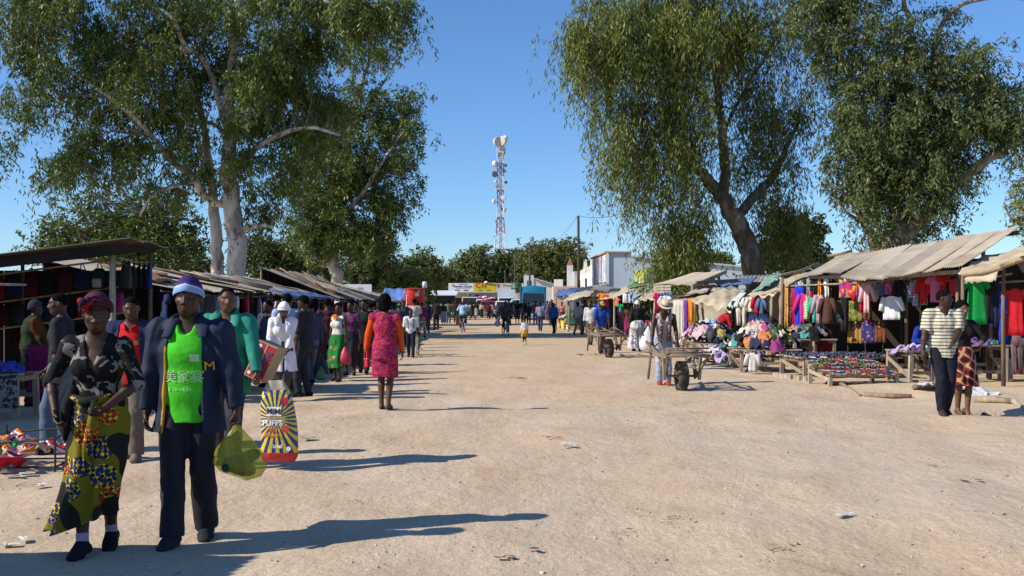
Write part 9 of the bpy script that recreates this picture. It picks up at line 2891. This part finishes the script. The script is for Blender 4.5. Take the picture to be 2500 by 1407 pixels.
BULK = []
for i, (px, py, w, lab, cols) in enumerate([(1368, 800, 1.3, 'the goods table at the dark tarp stall', ['yellow', 'beige', 'orange', 'white']), (1500, 822, 1.6, 'the goods table at the awning stall', ['orange', 'cream', 'yellow', 'pale pink']), (1540, 838, 1.8, 'the crowded table by the grey skirt woman', ['pink', 'crimson', 'teal', 'white', 'magenta']), (1650, 862, 2.0, 'the table behind the straw hat man', ['crimson', 'purple', 'lilac', 'white', 'magenta']), (1430, 812, 1.2, 'the small table behind the pink shirt man', ['beige', 'cream', 'brown'])]):
 p = gr(px, py)
 t = table('plank table: ' + lab, p.x, p.x + w, p.y, p.y + 1.0, .6, nslat=4, brace=False)
 pile(p.x + w / 2, p.y + .5, .62, w * .45, .42, .20, 12, cols, lab, 70 + i, size=(.16, .28), bulk=BULK)
# heap and goods in the left stalls
for i, (y, x, lab, cols) in enumerate([(17.2, -5.2, 'the shaded table behind the teal jacket man', ['white', 'lilac', 'navy', 'grey']), (22.5, -5.1, 'the shaded table behind the purple jacket man', ['black', 'maroon', 'purple', 'navy', 'grey']), (29.0, -5.2, 'the shaded table in the tumbledown stall', ['navy', 'purple', 'dark green', 'beige'])]):
 t = table('plank table: ' + lab, x - .8, x + .35, y - 1.6, y + 1.6, .6, nslat=5, brace=False)
 pile(x - .2, y, .62, .5, 1.5, .22, 18, cols, lab, 80 + i, bulk=BULK)
mats_ = []
for b_ in BULK:
 if b_[2] not in mats_:
  mats_.append(b_[2])
nb_ = len(BULK[0][0])
tag(link('heaped_garments', np_mesh('heaped_garments', np.concatenate([b_[0] for b_ in BULK]), np.concatenate([b_[1] + nb_ * k for k, b_ in enumerate(BULK)]), mats_, True, np.concatenate([[mats_.index(b_[2])] * len(b_[1]) for b_ in BULK]))),
 'small heaps of garments and goods on the shaded and far tables', 'garments', kind='stuff')
# litter: scraps on the dirt, each small
PAPER = M('scrap_paper', (.50, .48, .44), .9, .2, 20, .3, 40)
LEAFD = M('dry_leaf', (.26, .18, .09), .9, .3, 20, .3, 40)
rt = random.Random(77)
LIT = [(738, 1078, .13, 'cabbage', 'wilted pale green cabbage leaf lying on the street'), (1650, 1278, .10, 'leaf', 'clump of dry leaves in the right foreground'), (1520, 1300, .07, 'leaf', 'small dry twig clump near the bottom centre'), (1235, 1360, .05, 'dark', 'dark scrap near the bottom of the street'), (1290, 1345, .05, 'dark', 'dark crumpled scrap beside the bottom one'),
    (1380, 1090, .12, 'paper', 'crumpled grey paper in the hollow mid street'), (1345, 1068, .11, 'leaf', 'flattened straw near the mid street hollow'), (1255, 927, .2, 'leaf', 'brown scrap on the stony patch further up'), (1440, 868, .4, 'leaf', 'strewn straw by the far barrow'), (2370, 1180, .08, 'dark', 'dark stone-like scrap at the right foreground'),
    (1920, 1062, .10, 'leaf', 'reddish dry leaf on the right of the street'), (2050, 1265, .08, 'paper', 'pale scrap in the right foreground'), (45, 1160, .09, 'paper', 'crumpled foil on the ground below the wire rack'), (70, 1187, .12, 'leaf', 'dry husks near the wire rack'), (30, 1330, .10, 'paper', 'pale scrap in the bottom left corner'), (110, 1190, .10, 'paper', 'torn paper near the front woman'),
    (1100, 1000, .08, 'leaf', 'dry leaf between the long shadows'), (2290, 1140, .1, 'leaf', 'straw bits right of centre'), (1900, 1340, .10, 'straw', 'straw stalk in the right foreground'), (860, 1230, .06, 'leaf', 'small dry leaf left of centre'), (1700, 1010, .08, 'leaf', 'dry leaf scrap below the near barrow')]
for (px, py, r, kd, lab) in LIT:
 p = gnd(gr(px, py))
 mb = MB()
 n = 3 if kd in ('paper', 'dark', 'cabbage') else 9
 for k in range(n):
  q = V((rt.uniform(-r, r), rt.uniform(-r, r), .006 + rt.uniform(0, .02)))
  s_l = r * rt.uniform(.35, .8) if n == 3 else r * rt.uniform(.2, .45)
  a = rt.uniform(0, 6.3)
  P = []
  for j in range(4):
   row = []
   for i in range(4):
    u, w = i / 3 - .5, j / 3 - .5
    wd = .9 if n == 3 else .25
    row.append(q + V((math.cos(a) * u * s_l * 2 - math.sin(a) * w * s_l * wd, math.sin(a) * u * s_l * 2 + math.cos(a) * w * s_l * wd, rt.uniform(0, .22) * s_l + (.10 * s_l if n == 3 else 0))))
   P.append(row)
  mb.grid(P)
 o = mb.build('litter', {'paper': PAPER, 'dark': fab((.12, .10, .08)), 'cabbage': fab((.30, .38, .10))}.get(kd, LEAFD), None, smooth=False)
 o.location = p
 tag(o, lab, 'litter', 'scraps lying on the street')
